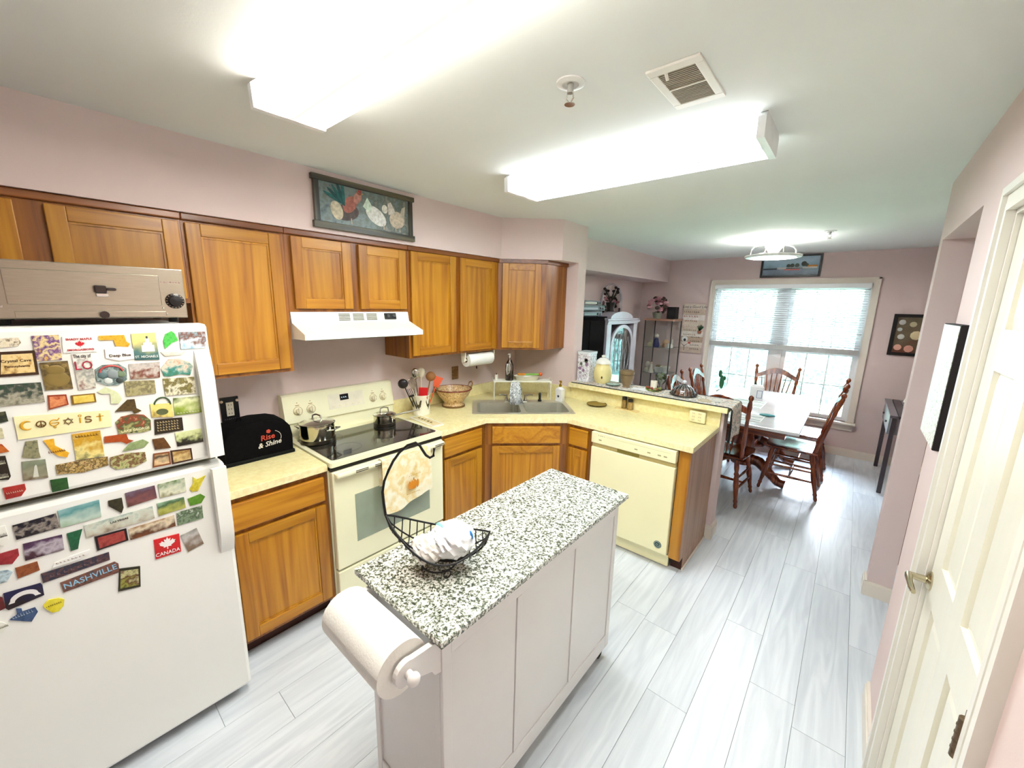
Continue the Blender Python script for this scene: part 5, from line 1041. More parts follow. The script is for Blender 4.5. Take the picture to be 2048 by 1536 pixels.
# ================================================================== FRIDGE MAGNETS
MAG = [
((-0.957, 1.627), 0.0, [(-20.0, 13.0), (21.0, 14.0), (24.0, 0.0), (18.0, -10.0), (-24.0, -14.0)], [(214, 196, 150), (240, 230, 206), (120, 96, 60)], 'pale arrow-shaped wooden magnet at the upper left of the freezer door', 90, 0.2, None, (), ()),
((-0.884, 1.6075), 0.019, [(-26.3, 38.0), (27.7, 38.0), (23.3, -38.0), (-27.7, -38.0)], [(240, 196, 40), (90, 36, 120), (236, 214, 150), (100, 40, 130), (240, 224, 170)], 'square purple and yellow sea-creature magnet left of the red maple leaf', 26, 0.15, None, (), ()),
((-0.8165, 1.615), 0.0, [(-34.5, 25.0), (38.5, 26.0), (35.5, -26.0), (-38.5, -25.0)], [(246, 244, 238), (250, 248, 242)], 'white magnet with a red maple leaf and arched red lettering', 20, 0.5, None, (('SHADY MAPLE', 0, 0.3, 0.17, (196, 40, 50)), ('SMORGASBORD', 0, -0.34, 0.155, (196, 40, 50))), ('leaf',)),
((-0.737, 1.619), 0.0, [(-35.0, 20.0), (25.0, 20.0), (28.0, -2.0), (36.0, -10.0), (30.0, -20.0), (0.0, -15.0), (-2.0, 5.0), (-36.0, 6.0)], [(190, 130, 30), (232, 180, 50), (200, 150, 40)], 'golden Maryland-shaped magnet above the script-lettered one', 90, 0.2, None, (), ()),
((-0.664, 1.5965), -0.015, [(-31.7, 45.0), (30.3, 48.0), (32.7, -47.0), (-31.3, -44.0)], [(40, 84, 86), (80, 120, 116), (240, 226, 140), (244, 230, 150)], 'upright yellow and teal magnet with a white lighthouse', 10, 0.9, None, (('ST. MICHAELS', 0, -0.36, 0.12, (230, 236, 230)),), ('light',)),
((-0.594, 1.6165), 0.0, [(-13.0, 20.5), (6.0, 31.5), (14.0, 21.5), (21.0, -2.5), (1.0, -11.5), (-19.0, -31.5), (-21.0, -4.5)], [(40, 150, 50), (90, 200, 90), (60, 170, 70)], 'bright green Maine-shaped magnet on the freezer door', 90, 0.2, None, (), ()),
((-0.53, 1.612), 0.0, [(-39.0, 31.0), (39.0, 30.0), (38.0, -30.0), (-39.0, -31.0)], [(130, 180, 210), (220, 236, 244), (120, 70, 50), (150, 190, 200)], 'photo magnet of a brown cliff and white surf at the freezer top right', 30, 0.55, None, (), ()),
((-0.591, 1.568), -0.018, [(-35.1, 7.4), (34.9, 4.6), (21.1, -6.6), (-24.9, -8.4)], [(200, 190, 160), (246, 244, 236)], 'slim white boat-shaped magnet below the green state magnet', 90, 0.5, None, (), ()),
((-0.9495, 1.5655), -0.006, [(-29.7, 36.3), (39.3, 36.8), (37.7, -36.3), (-39.3, -35.8)], [(150, 100, 40), (226, 196, 130), (236, 210, 150), (200, 150, 80)], 'parchment-coloured cave souvenir magnet with dark brown border', 40, 0.3, (60, 36, 16), (('Crystal Cave', 0, 0.12, 0.15, (70, 44, 20)), ('Pennsylvania', 0, -0.1, 0.13, (90, 60, 30))), ()),
((-0.878, 1.5205), -0.018, [(-29.8, 43.0), (28.2, 45.0), (29.8, -44.0), (-27.3, -42.0)], [(96, 80, 40), (130, 108, 60), (84, 68, 36), (110, 92, 50)], 'dark olive square magnet with an embossed tiger', 30, 0.2, None, (), ('bear',)),
((-0.817, 1.5275), 0.002, [(-20.9, 57.5), (21.1, 55.5), (17.9, -55.5), (-21.1, -57.5)], [(120, 60, 50), (220, 216, 200), (150, 150, 140), (240, 236, 226), (246, 240, 230)], 'tall white magnet with red letters over a fountain', 36, 0.7, None, (('The city of', -0.0, 0.43, 0.14, (40, 36, 40)), ('LO', 0, 0.16, 0.34, (170, 36, 60))), ()),
((-0.7575, 1.5085), 0.0, [(-36.5, 22.5), (-18.5, 35.5), (20.5, 35.5), (37.5, 18.5), (34.5, -19.5), (11.5, -35.5), (-14.5, -33.5), (-37.5, -17.5)], [(70, 84, 84), (160, 176, 170), (90, 110, 110), (130, 150, 144)], 'grey-green sculpted magnet of several animals under a red arch', 60, 0.15, None, (), ('arch',)),
((-0.6735, 1.5135), -0.013, [(-39.9, 27.0), (40.1, 28.0), (35.9, -27.0), (-40.2, -26.0)], [(190, 180, 160), (120, 60, 40), (210, 200, 190), (160, 156, 150)], 'photo magnet of brown and white horses', 34, 0.6, None, (), ()),
((-0.73, 1.578), 0.0, [(-33.0, 17.0), (-1.0, 24.0), (35.0, 13.0), (33.0, -20.0), (-4.0, -24.0), (-35.0, -12.0)], [(246, 244, 238), (252, 250, 244)], 'round white magnet with dark script lettering under the golden state', 20, 0.5, None, (('Deep Blue', 0, -0.12, 0.26, (70, 54, 40)),), ()),
((-0.5865, 1.516), 0.0, [(-45.5, 1.0), (-22.5, 31.0), (5.5, 32.0), (35.5, 17.0), (45.5, 0.0), (33.5, -32.0), (5.5, -25.0), (-26.5, -30.0), (-40.5, -27.0)], [(70, 110, 60), (60, 140, 130), (220, 210, 190), (216, 120, 40)], 'teal and orange crab-shaped magnet', 40, 0.6, None, (), ()),
((-0.693, 1.457), -0.032, [(-38.8, 24.8), (38.3, 22.3), (38.8, -24.8), (-38.1, -27.3)], [(140, 130, 80), (176, 166, 120), (120, 112, 80), (190, 180, 130)], 'olive photo magnet of an old stone building', 40, 0.4, None, (), ()),
((-0.587, 1.4465), -0.045, [(-46.5, 31.4), (43.6, 31.5), (44.5, -31.5), (-42.6, -31.5)], [(90, 80, 40), (236, 230, 200), (110, 100, 50), (150, 140, 80)], 'olive photo magnet with several white birds', 34, 0.2, None, (), ()),
((-0.9565, 1.476), -0.024, [(-37.3, 31.1), (43.8, 30.1), (45.3, -30.9), (-43.7, -32.1)], [(110, 110, 90), (176, 170, 150), (60, 70, 60), (20, 70, 40)], 'wide dark green photo magnet of carved stones at the left edge', 50, 0.6, None, (), ()),
((-0.8865, 1.4405), 0.064, [(-16.0, 23.6), (21.7, 18.2), (20.6, -14.8), (-22.9, -21.1)], [(200, 110, 60), (226, 150, 100), (180, 70, 40)], 'small orange magnet with a red heart', 60, 0.3, (150, 60, 30), (), ()),
((-0.831, 1.44), -0.009, [(-26.1, 14.8), (26.9, 14.3), (27.1, -14.7), (-26.9, -15.3)], [(214, 180, 60), (240, 214, 110)], 'yellow Pennsylvania-shaped magnet right of the orange one', 60, 0.3, (130, 96, 20), (), ()),
((-0.771, 1.441), 0.0, [(-27.0, 17.0), (-6.0, 30.0), (15.0, 13.0), (23.0, 3.0), (27.0, -17.0), (18.0, -30.0), (-1.0, -28.0), (1.0, -5.0), (1.0, 7.0), (-17.0, 8.0)], [(206, 214, 160), (226, 230, 190)], 'pale green Michigan-shaped outline magnet', 90, 0.3, None, (), ()),
((-0.733, 1.394), 0.0, [(-33.0, -10.0), (-13.0, 11.0), (2.0, 26.0), (20.0, 25.0), (21.0, -7.0), (33.0, -19.0), (14.0, -26.0), (9.0, -14.0)], [(40, 30, 12), (90, 70, 30), (56, 42, 18)], 'black New York-shaped magnet above the lake magnet', 90, 0.2, None, (), ()),
((-0.646, 1.365), -0.137, [(-33.7, 24.6), (26.6, 26.9), (30.7, -25.1), (-27.1, -22.9)], [(150, 120, 60), (236, 216, 120), (240, 224, 140)], 'yellow basket-shaped magnet with a green loop handle', 40, 0.5, None, (), ('handle',)),
((-0.5695, 1.371), -0.046, [(-43.0, 32.1), (43.1, 31.0), (46.0, -31.9), (-43.0, -33.0)], [(90, 110, 30), (150, 170, 60), (236, 240, 190), (80, 100, 40)], 'green photo magnet of misty falls at the freezer right edge', 14, 0.7, None, (('rows1', 0, -0.38, 0.1, (240, 240, 220)),), ()),
((-0.878, 1.373), -0.052, [(-101.8, 31.7), (99.9, 24.2), (100.8, -31.8), (-99.1, -39.2)], [(246, 238, 180), (250, 244, 196)], 'large pale yellow bumper magnet reading Coexist', 20, 0.5, None, (), ('coexist',)),
((-0.725, 1.333), 0.0, [(-44.0, 15.0), (-29.0, 31.0), (-1.0, 35.0), (29.0, 27.0), (44.0, 4.0), (41.0, -32.0), (19.0, -35.0), (-41.0, -27.0)], [(60, 66, 30), (176, 170, 110), (70, 90, 50), (150, 60, 40), (200, 190, 130)], 'oval lake souvenir magnet with cabin and white lettering', 40, 0.5, None, (('LAKE GEORGE', 0.02, -0.3, 0.16, (236, 232, 190)),), ()),
((-0.635, 1.3085), -0.058, [(-37.6, 26.4), (39.7, 22.8), (41.6, -26.1), (-39.3, -29.8)], [(30, 22, 10), (50, 36, 16)], 'black sign magnet covered with cream lettering', 60, 0.3, None, (('rows4', 0, 0, 0.7, (226, 206, 150)),), ()),
((-0.581, 1.248), -0.0, [(-40.0, 26.0), (39.0, 27.0), (40.0, -27.0), (-38.0, -26.0)], [(24, 22, 14), (40, 36, 20), (206, 214, 150), (226, 230, 180)], 'pale green skyline magnet with black silhouettes', 46, 0.8, None, (), ()),
((-0.999, 1.4125), 0.11, [(-3.3, 16.0), (10.8, 15.4), (8.5, -14.5), (-11.8, -15.3)], [(60, 60, 40), (30, 44, 34), (90, 90, 60)], 'small dark magnet cut off by the left edge above Coexist', 60, 0.3, None, (), ()),
((-0.961, 1.3015), 0.0, [(-5.0, 28.5), (18.0, 27.5), (16.0, -10.5), (17.0, -28.5), (2.0, -27.5), (-18.0, -18.5), (-12.0, 4.5)], [(110, 106, 70), (150, 146, 110), (90, 90, 66)], 'grey Mississippi-shaped magnet below Coexist', 90, 0.2, None, (), ()),
((-0.9085, 1.2915), 0.0, [(-23.5, 33.5), (-1.5, 33.5), (-2.5, 11.5), (23.5, -19.5), (17.5, -33.5), (-0.5, -23.5), (-11.5, -7.5), (-16.5, 11.5)], [(216, 150, 20), (240, 190, 50)], 'golden California-shaped magnet', 90, 0.3, None, (('rows1', 0, -0.1, 0.16, (120, 60, 20)),), ()),
((-0.8405, 1.2845), -0.047, [(-33.6, 44.0), (30.4, 45.0), (33.6, -44.0), (-30.5, -43.0)], [(120, 116, 70), (236, 220, 140), (200, 150, 30), (226, 180, 50)], 'tall golden poster magnet of a white coast', 26, 0.6, None, (('rows1', 0, 0.4, 0.14, (120, 80, 10)),), ()),
((-0.7685, 1.286), 0.0, [(-32.5, 19.0), (20.5, 16.0), (23.5, -5.0), (35.5, -12.0), (16.5, -19.0), (4.5, -8.0), (-35.5, -2.0)], [(150, 56, 10), (180, 80, 20)], 'rust-coloured Massachusetts-shaped magnet', 90, 0.3, None, (), ()),
((-0.73, 1.257), 0.0, [(-35.0, -13.0), (-14.0, 10.0), (21.0, 15.0), (35.0, 1.0), (20.0, -14.0), (-11.0, -15.0)], [(120, 140, 90), (160, 176, 120)], 'grey-green Kentucky-shaped magnet', 90, 0.3, None, (), ()),
((-0.6615, 1.244), 0.0, [(-23.5, 22.0), (8.5, 21.0), (17.5, -3.0), (23.5, -22.0), (-20.5, -17.0)], [(70, 40, 10), (110, 70, 24)], 'dark brown Missouri-shaped magnet', 90, 0.3, None, (), ()),
((-0.67, 1.1865), -0.065, [(-19.7, 25.3), (24.5, 24.1), (26.7, -24.8), (-24.4, -26.1)], [(180, 130, 80), (226, 196, 150), (60, 40, 24), (216, 180, 130)], 'tan wooden magnet with a dark mountain stripe', 20, 0.75, (130, 70, 30), (), ()),
((-0.611, 1.1845), -0.049, [(-31.3, 25.0), (30.0, 22.0), (32.3, -24.9), (-29.7, -28.0)], [(120, 84, 40), (216, 190, 130), (150, 110, 50), (200, 170, 110)], 'dark-framed brown landscape magnet near the freezer bottom', 24, 0.6, (60, 30, 14), (), ()),
((-0.9615, 1.2375), -0.115, [(-24.1, 29.9), (22.2, 30.2), (27.1, -29.6), (-22.3, -29.3)], [(90, 60, 30), (150, 146, 120), (120, 124, 100), (140, 150, 126)], 'grey-green photo magnet with a tall white monument', 24, 0.7, None, (), ('obelisk',)),
((-0.8605, 1.219), 0.0, [(-57.5, 21.0), (2.5, 21.0), (58.5, 16.0), (56.5, -14.0), (-2.5, -21.0), (-58.5, -10.0)], [(110, 80, 20), (190, 160, 90), (80, 56, 20), (206, 180, 120), (120, 70, 30)], 'long sculpted village-shaped magnet along the freezer bottom', 60, 0.2, None, (), ()),
((-0.755, 1.2065), 0.0, [(-42.0, 23.5), (-1.0, 27.5), (46.0, 18.5), (46.0, -14.5), (12.0, -27.5), (-32.0, -22.5), (-46.0, -6.5)], [(96, 110, 50), (190, 190, 130), (110, 60, 40), (140, 150, 80)], 'green collage magnet right of the long village magnet', 50, 0.2, None, (), ()),
((-1.0205, 1.261), 0.0, [(-2.5, 38.0), (11.5, 36.0), (12.5, -29.0), (7.5, -38.0), (-12.5, -33.0)], [(24, 20, 12), (40, 32, 16)], 'black lettered magnet cut off by the left edge', 60, 0.3, None, (('rows1', 0, -0.3, 0.3, (240, 236, 210)), ('rows1', 0, 0.25, 0.26, (240, 236, 210))), ()),
((-1.0105, 1.321), -0.115, [(-8.1, 13.2), (-0.9, 12.0), (11.9, -11.7), (-8.8, -15.1)], [(180, 70, 20), (200, 110, 40), (150, 50, 20)], 'orange-brown shell magnet at the left edge', 60, 0.3, None, (), ()),
((-1.009, 1.367), -0.285, [(-5.5, 15.1), (2.1, 14.2), (10.3, -13.7), (-1.8, -15.1)], [(240, 236, 200), (190, 180, 140)], 'cream outline magnet at the left edge beside Coexist', 60, 0.3, None, (), ()),
((-1.007, 1.1825), 0.0, [(-21.0, 18.5), (21.0, 17.5), (21.0, -0.5), (10.0, -17.5), (-20.0, -18.5)], [(140, 24, 20), (180, 50, 40)], 'red Ohio-shaped magnet at the bottom left of the freezer door', 60, 0.3, None, (('rows1', 0, 0, 0.22, (236, 206, 180)),), ()),
((-0.9185, 1.1745), -0.042, [(-18.3, 19.8), (17.8, 18.3), (18.3, -19.8), (-17.6, -21.3)], [(20, 60, 20), (40, 90, 36)], 'small dark green square magnet overlapping the freezer bottom', 60, 0.3, None, (), ()),
((-0.982, 1.056), 0.04, [(-44.1, 23.8), (44.0, 24.3), (44.1, -24.8), (-45.0, -24.2)], [(30, 20, 20), (20, 14, 24), (150, 140, 130), (20, 16, 30), (14, 10, 24)], 'wide black night-photo magnet on the lower door', 40, 0.6, None, (), ()),
((-0.888, 1.061), 0.022, [(-45.4, 29.0), (47.7, 30.0), (44.3, -31.0), (-47.7, -30.0)], [(150, 176, 140), (190, 210, 196), (90, 150, 150), (150, 190, 190)], 'wide teal beach-photo magnet at the top of the lower door', 12, 0.8, None, (), ()),
((-0.8045, 1.052), 0.0, [(-16.5, 28.0), (17.5, 27.0), (17.5, -10.0), (10.5, -28.0), (-17.5, 9.0)], [(24, 24, 10), (60, 56, 30)], 'small black Nevada-shaped magnet', 90, 0.3, None, (), ()),
((-0.7375, 1.0665), 0.051, [(-38.2, 27.5), (39.8, 25.5), (38.4, -23.5), (-40.8, -25.5)], [(90, 56, 50), (130, 80, 76), (96, 60, 70), (110, 100, 120)], 'purple-brown canyon photo magnet', 24, 0.7, None, (), ()),
((-0.6515, 1.0675), -0.0, [(-38.5, 26.5), (38.5, 27.5), (38.5, -27.5), (-37.5, -26.5)], [(120, 110, 50), (226, 226, 200), (190, 196, 170), (70, 110, 40)], 'green photo magnet of white rapids below the freezer door', 30, 0.7, None, (), ()),
((-0.5755, 1.06), 0.0, [(-27.5, -15.0), (-15.5, 2.0), (-12.5, 30.0), (-1.5, 16.0), (27.5, 24.0), (12.5, -2.0), (-2.5, -30.0), (-22.5, -28.0)], [(190, 170, 20), (230, 220, 80)], 'yellow West Virginia-shaped magnet', 90, 0.3, None, (), ()),
((-0.586, 0.995), 0.0, [(-27.0, 13.0), (14.0, 19.0), (27.0, 3.0), (12.0, -19.0), (-22.0, -17.0)], [(70, 120, 10), (100, 150, 40)], 'green leaf-coloured state magnet at the lower door right edge', 90, 0.3, None, (), ()),
((-0.6615, 0.9985), -0.007, [(-39.7, 24.2), (38.4, 21.8), (39.6, -22.2), (-39.3, -24.8)], [(130, 130, 30), (180, 180, 90), (60, 96, 60), (150, 180, 150)], 'green lake-photo magnet under the rapids photo', 16, 0.75, None, (), ()),
((-0.7995, 0.9945), 0.012, [(-86.2, 22.5), (85.8, 22.5), (86.2, -24.5), (-12.8, -23.4), (-86.8, -22.5)], [(130, 110, 90), (196, 190, 170), (210, 216, 200), (150, 170, 160)], 'long grey panorama magnet with city lettering', 24, 0.6, None, (('LAS VEGAS', -0.02, 0.12, 0.2, (70, 70, 60)),), ()),
((-0.613, 0.939), -0.013, [(-38.3, 26.5), (39.7, 26.5), (39.3, -26.5), (-39.7, -26.5)], [(60, 70, 40), (130, 150, 120), (70, 90, 60), (210, 220, 200)], 'dark green forest-photo magnet near the right edge', 40, 0.4, None, (), ()),
((-0.722, 0.937), 0.004, [(-62.9, 21.2), (63.1, 21.7), (62.9, -22.2), (-63.1, -21.7)], [(120, 66, 30), (90, 50, 24), (226, 210, 180), (150, 110, 70)], 'long brown canyon panorama magnet', 22, 0.7, None, (), ()),
((-1.0505, 1.054), 0.0, [(-3.5, 32.0), (10.5, 30.0), (11.5, -1.0), (10.5, -18.0), (0.5, -32.0), (-11.5, -22.0)], [(244, 242, 230), (250, 248, 240)], 'white face-outline magnet at the left edge of the lower door', 60, 0.3, None, (('rows1', 0.1, 0.05, 0.3, (50, 46, 40)),), ()),
((-0.9775, 0.9825), -0.037, [(-39.5, 27.0), (40.6, 25.0), (40.5, -27.0), (-40.4, -29.0)], [(40, 20, 24), (70, 36, 50), (190, 180, 190), (80, 50, 80), (60, 30, 60)], 'dark purple mountain photo magnet', 18, 0.6, None, (), ()),
((-0.9085, 0.974), 0.0, [(-17.5, 31.0), (17.5, 32.0), (6.5, -3.0), (-0.5, -32.0), (-16.5, -32.0)], [(10, 70, 40), (30, 100, 60)], 'green Vermont-shaped magnet', 90, 0.3, None, (), ()),
((-0.829, 0.94), 0.0, [(-39.0, 26.0), (39.0, 23.0), (39.0, -23.0), (-39.0, -26.0)], [(120, 30, 30), (170, 70, 60), (140, 40, 40)], 'black-bordered red brick photo magnet', 40, 0.3, (24, 12, 14), (), ()),
((-0.691, 0.8465), -0.068, [(-37.7, 38.0), (35.6, 36.0), (38.7, -38.0), (-35.4, -40.0)], [(196, 20, 24), (206, 26, 30)], 'bright red magnet with white maple leaf reading CANADA', 20, 0.5, None, (('CANADA', 0, -0.33, 0.26, (250, 244, 240)),), ('wleaf',)),
((-0.617, 0.836), 0.203, [(-25.5, 40.0), (26.3, 38.5), (26.1, -37.0), (-26.3, -38.5)], [(110, 90, 70), (130, 110, 90), (200, 196, 190), (120, 116, 110)], 'tilted grey photo magnet right of the red one', 16, 0.7, None, (), ()),
((-0.9275, 0.915), 0.0, [(-43.5, -12.0), (-37.5, 4.0), (-12.5, 8.0), (43.5, 12.0), (39.5, 0.0), (13.5, -11.0)], [(246, 244, 238), (250, 248, 244)], 'thin white Tennessee-shaped outline magnet', 60, 0.3, None, (('rows1', 0, 0, 0.3, (150, 130, 110)),), ()),
((-1.049, 0.9795), 0.0, [(-17.0, 21.5), (22.0, 21.5), (21.0, -0.5), (5.0, -21.5), (-22.0, -11.5)], [(130, 20, 30), (170, 50, 56)], 'dark red state magnet at the left edge of the lower door', 60, 0.3, None, (), ()),
((-1.0185, 0.923), 0.055, [(-21.5, 19.2), (22.5, 16.8), (21.7, -14.2), (-23.5, -16.7)], [(110, 50, 20), (150, 80, 40), (120, 60, 26)], 'small brown leather-look magnet', 60, 0.3, None, (), ()),
((-0.919, 0.8795), 0.013, [(-76.8, 17.5), (77.2, 15.5), (75.8, -13.5), (-77.2, -15.5)], [(40, 26, 30), (90, 60, 60), (30, 40, 60), (70, 50, 50)], 'long dark strip magnet above the city-name magnet', 50, 0.3, None, (('rows1', 0, 0, 0.42, (120, 90, 90)),), ()),
((-0.8935, 0.8305), 0.077, [(-67.3, 18.8), (62.1, 18.8), (69.2, 6.2), (65.7, -25.7), (-67.1, -18.4)], [(40, 36, 40), (130, 80, 60), (60, 60, 70)], 'long magnet with big pale blue letters reading NASHVILLE', 50, 0.3, None, (('NASHVILLE', 0, 0, 0.62, (150, 200, 226)),), ()),
((-0.8055, 0.7735), -0.276, [(-32.9, 41.1), (23.0, 38.2), (36.8, -40.0), (-21.6, -43.0)], [(50, 40, 14), (150, 150, 60), (90, 40, 20), (200, 196, 140), (90, 76, 30)], 'nearly square olive and black framed magnet, rightmost of the lower group', 30, 0.5, (40, 36, 16), (), ()),
((-1.0635, 0.927), 0.0, [(-10.5, 21.0), (8.5, 15.0), (16.5, 4.0), (3.5, -18.0), (-16.5, -21.0)], [(30, 60, 80), (200, 220, 226), (40, 70, 96)], 'blue and white eye-shaped magnet at the left edge', 30, 0.5, None, (), ()),
((-1.037, 0.8425), 0.0, [(-37.0, 29.5), (36.0, 23.5), (39.0, 14.5), (38.0, -20.5), (-35.0, -29.5), (-39.0, -21.5)], [(40, 10, 16), (30, 16, 24), (20, 16, 60), (26, 24, 70)], 'dark rounded magnet with a white arched bridge', 20, 0.7, None, (), ('bridge',)),
((-1.084, 0.845), -0.355, [(-9.6, 23.1), (1.3, 16.5), (15.2, -17.8), (1.2, -26.2)], [(70, 10, 14), (110, 30, 30)], 'dark red magnet corner at the lower left edge', 60, 0.3, None, (), ()),
((-1.047, 0.7785), 0.0, [(-28.0, 1.5), (-12.0, 10.5), (-11.0, 30.5), (-1.0, 24.5), (-1.0, 13.5), (25.0, 12.5), (28.0, -5.5), (12.0, -30.5), (1.0, -22.5)], [(40, 60, 96), (70, 96, 140)], 'blue Texas-shaped magnet', 90, 0.3, None, (('rows1', 0, 0.1, 0.3, (170, 190, 216)),), ()),
((-0.9835, 0.774), 0.0, [(-22.5, 14.0), (-10.5, 26.0), (11.5, 20.0), (22.5, 8.0), (18.5, -12.0), (5.5, -26.0), (-8.5, -22.0), (-20.5, 2.0)], [(226, 206, 20), (244, 230, 70)], 'bright yellow Wisconsin-shaped magnet, lowest of the group', 60, 0.3, None, (('rows1', 0, 0.1, 0.18, (140, 110, 10)),), ()),
((-1.0905, 0.767), 0.0, [(-6.5, 20.0), (3.5, 13.0), (11.5, -2.0), (-0.5, -20.0), (-11.5, -15.0)], [(236, 236, 220), (246, 246, 238)], 'cream oval magnet at the bottom left edge', 60, 0.3, None, (('rows1', 0.15, 0, 0.3, (120, 120, 90)),), ()),
]

LEAF = [(0, .5), (.08, .28), (.2, .36), (.16, .1), (.34, .26), (.38, .14), (.5, .12), (.42, 0), (.46, -.06), (.2, -.24), (.24, -.32), (.03, -.28), (.03, -.5), (-.03, -.5), (-.03, -.28), (-.24, -.32), (-.2, -.24), (-.46, -.06), (-.42, 0), (-.5, .12), (-.38, .14), (-.34, .26), (-.16, .1), (-.2, .36), (-.08, .28)]
def magnet(cen, rot, pts, cols, label, sc, gr, frc, tx, shp):
    M_ = facing_x(FXF+.0002, cen[0], cen[1]) @ Matrix.Rotation(rot, 4, 'Z'); P = [(a/1000, b_/1000) for a, b_ in pts]
    w_ = max(p[0] for p in P)-min(p[0] for p in P); h_ = max(p[1] for p in P)-min(p[1] for p in P); th = .0035
    mb = MB().prism(P, 0, th); o = mb.build('souvenir_magnet', photo(cols, sc*1.6, gr) if frc is None else paint(frc, .4))
    o.matrix_world = M_; tag(o, label if len(label.split()) >= 5 else label + ' on the white refrigerator', 'magnet', 'souvenir magnets on the refrigerator')
    def part(nm, m_, mat): q = m_.build(nm, mat, None); q.parent = o; return q
    if frc is not None: part('picture', MB().prism([(p[0]*.84, p[1]*.78) for p in P], th, th+.0006), photo(cols, sc*1.6, gr))
    for (s_, x, y, k, c_) in tx:
        Mt = T(x*w_, y*h_, th+.0009)
        if s_.startswith('rows'): m_ = marks(MB(), Mt, w_*.78, h_*k, int(s_[4:]), 8, .0004)
        else:
            m_ = MB().text(s_, h_*k, Mt, .0003, bold=.0002)
            xs_ = [v[0] for v in m_.v]; wt = max(xs_)-min(xs_)
            if wt > w_*.92: f_ = w_*.92/wt; m_.v = [((v[0]-x*w_)*f_+x*w_, v[1], v[2]) for v in m_.v]
        part('lettering', m_, paint(c_, .5))
    for s_ in shp:
        if s_ in ('leaf', 'wleaf'):
            k, cy_, c_ = (.42, .02, (196, 30, 40)) if s_ == 'leaf' else (.62, .16, (250, 244, 240))
            part('maple_leaf', MB().prism([(a*h_*k, b_*h_*k+cy_*h_) for a, b_ in LEAF], th, th+.0007), paint(c_, .5))
        elif s_ == 'light':
            for (a, b_, c2, d_, cc_) in ((-.16, -.18, .36, .06, (240, 244, 240)), (-.08, .06, .28, .16, (226, 232, 230)), (.02, .16, .18, .30, (236, 240, 238)), (.06, .30, .14, .38, (60, 60, 60))): part('lighthouse_tier', MB().box(a*w_, b_*h_, th, c2*w_, d_*h_, th+.0008), paint(cc_, .5))
        elif s_ == 'bear': part('embossed_tiger', MB().ball((0, -.12*h_, th), .3*h_, 16, 10, (1, .9, .06)).ball((0, .2*h_, th), .2*h_, 16, 10, (1.1, .9, .1)).ball((-.2*h_, .34*h_, th), .07*h_, 10, 8, (1, 1, .2)).ball((.2*h_, .34*h_, th), .07*h_, 10, 8, (1, 1, .2)), paint((134, 112, 58), .4))
        elif s_ == 'arch': part('red_arch', MB().tube([(w_*.36*math.cos(a), h_*.16+h_*.28*math.sin(a), th+.001) for a in [PI*i/12 for i in range(13)]], .003, 6), paint((190, 80, 76), .5)); [part('animal', MB().ball((x*w_, y*h_, th), r*h_, 12, 8, (1, 1, .25)), paint(c_, .5)) for x, y, r, c_ in ((-.28, .05, .18, (96, 120, 122)), (.02, .04, .22, (140, 150, 150)), (.3, .02, .16, (120, 140, 110)), (-.15, -.26, .15, (210, 216, 210)), (.22, -.28, .14, (60, 70, 66)))]
        elif s_ == 'handle': part('loop_handle', MB().tube([(w_*.34*math.cos(a), h_*.42+h_*.5*math.sin(a), .002) for a in [PI*i/12 for i in range(13)]], .0028, 6), paint((60, 84, 50), .5)); part('crab_print', MB().prism(ell(0, -.08*h_, .26*w_, .22*h_), th, th+.0005), paint((90, 96, 60), .5))
        elif s_ == 'obelisk': part('monument', MB().prism([(-.06*w_, -.38*h_), (.16*w_, -.38*h_), (.10*w_, .2*h_), (.06*w_, .28*h_), (.0, .2*h_)], th, th+.0006), paint((214, 214, 200), .5))
        elif s_ == 'bridge': part('arched_bridge', MB().prism([(-.42*w_, -.2*h_)]+[(w_*.36*math.cos(a), -.05*h_+h_*.34*math.sin(a)) for a in [PI-PI*i/12 for i in range(13)]]+[(.42*w_, -.2*h_)]+[(w_*.26*math.cos(a), -.2*h_+h_*.26*math.sin(a)) for a in [PI*i/12 for i in range(13)]], th, th+.0006), paint((240, 236, 234), .5))
        elif s_ == 'coexist':
            M1, M2 = paint((212, 160, 30), .5), paint((110, 76, 14), .5); x0 = -.385*w_; st = .126*w_; r_ = .046*w_; zt_ = th+.0007
            Q = lambda n: (x0+st*n, .02*h_)
            c_ = Q(0); part('crescent_letter', MB().tube([(c_[0]+r_*1.25*math.cos(a), c_[1]+r_*1.35*math.sin(a), zt_) for a in [.9+(2*PI-1.8)*i/18 for i in range(19)]], [.0008+.0028*math.sin(PI*i/18) for i in range(19)], 6), M1)
            c_ = Q(1.05); part('peace_letter', MB().tube([(c_[0]+r_*math.cos(a), c_[1]+r_*math.sin(a), zt_) for a in [2*PI*i/20 for i in range(20)]], .0016, 6, True).tube([(c_[0], c_[1]-r_, zt_), (c_[0], c_[1]+r_, zt_)], .0013, 6).tube([(c_[0]-r_*.7, c_[1]-r_*.7, zt_), (c_[0], c_[1], zt_), (c_[0]+r_*.7, c_[1]-r_*.7, zt_)], .0013, 6), M2)
            c_ = Q(2.1); part('gender_letter', MB().tube([(c_[0]+r_*math.cos(a), c_[1]+r_*math.sin(a), zt_) for a in [-.7-(2*PI-.7)*i/20+.7 for i in range(21)]], .0014, 6).tube([(c_[0]-r_, c_[1], zt_), (c_[0]+r_, c_[1], zt_)], .0013, 6).tube([(c_[0], c_[1]-r_, zt_), (c_[0], c_[1]-r_*1.9, zt_)], .0012, 6).tube([(c_[0]-r_*.4, c_[1]-r_*1.5, zt_), (c_[0]+r_*.4, c_[1]-r_*1.5, zt_)], .0012, 6).tube([(c_[0]+r_*.7, c_[1]+r_*.7, zt_), (c_[0]+r_*1.2, c_[1]+r_*1.5, zt_)], .0012, 6), M1)
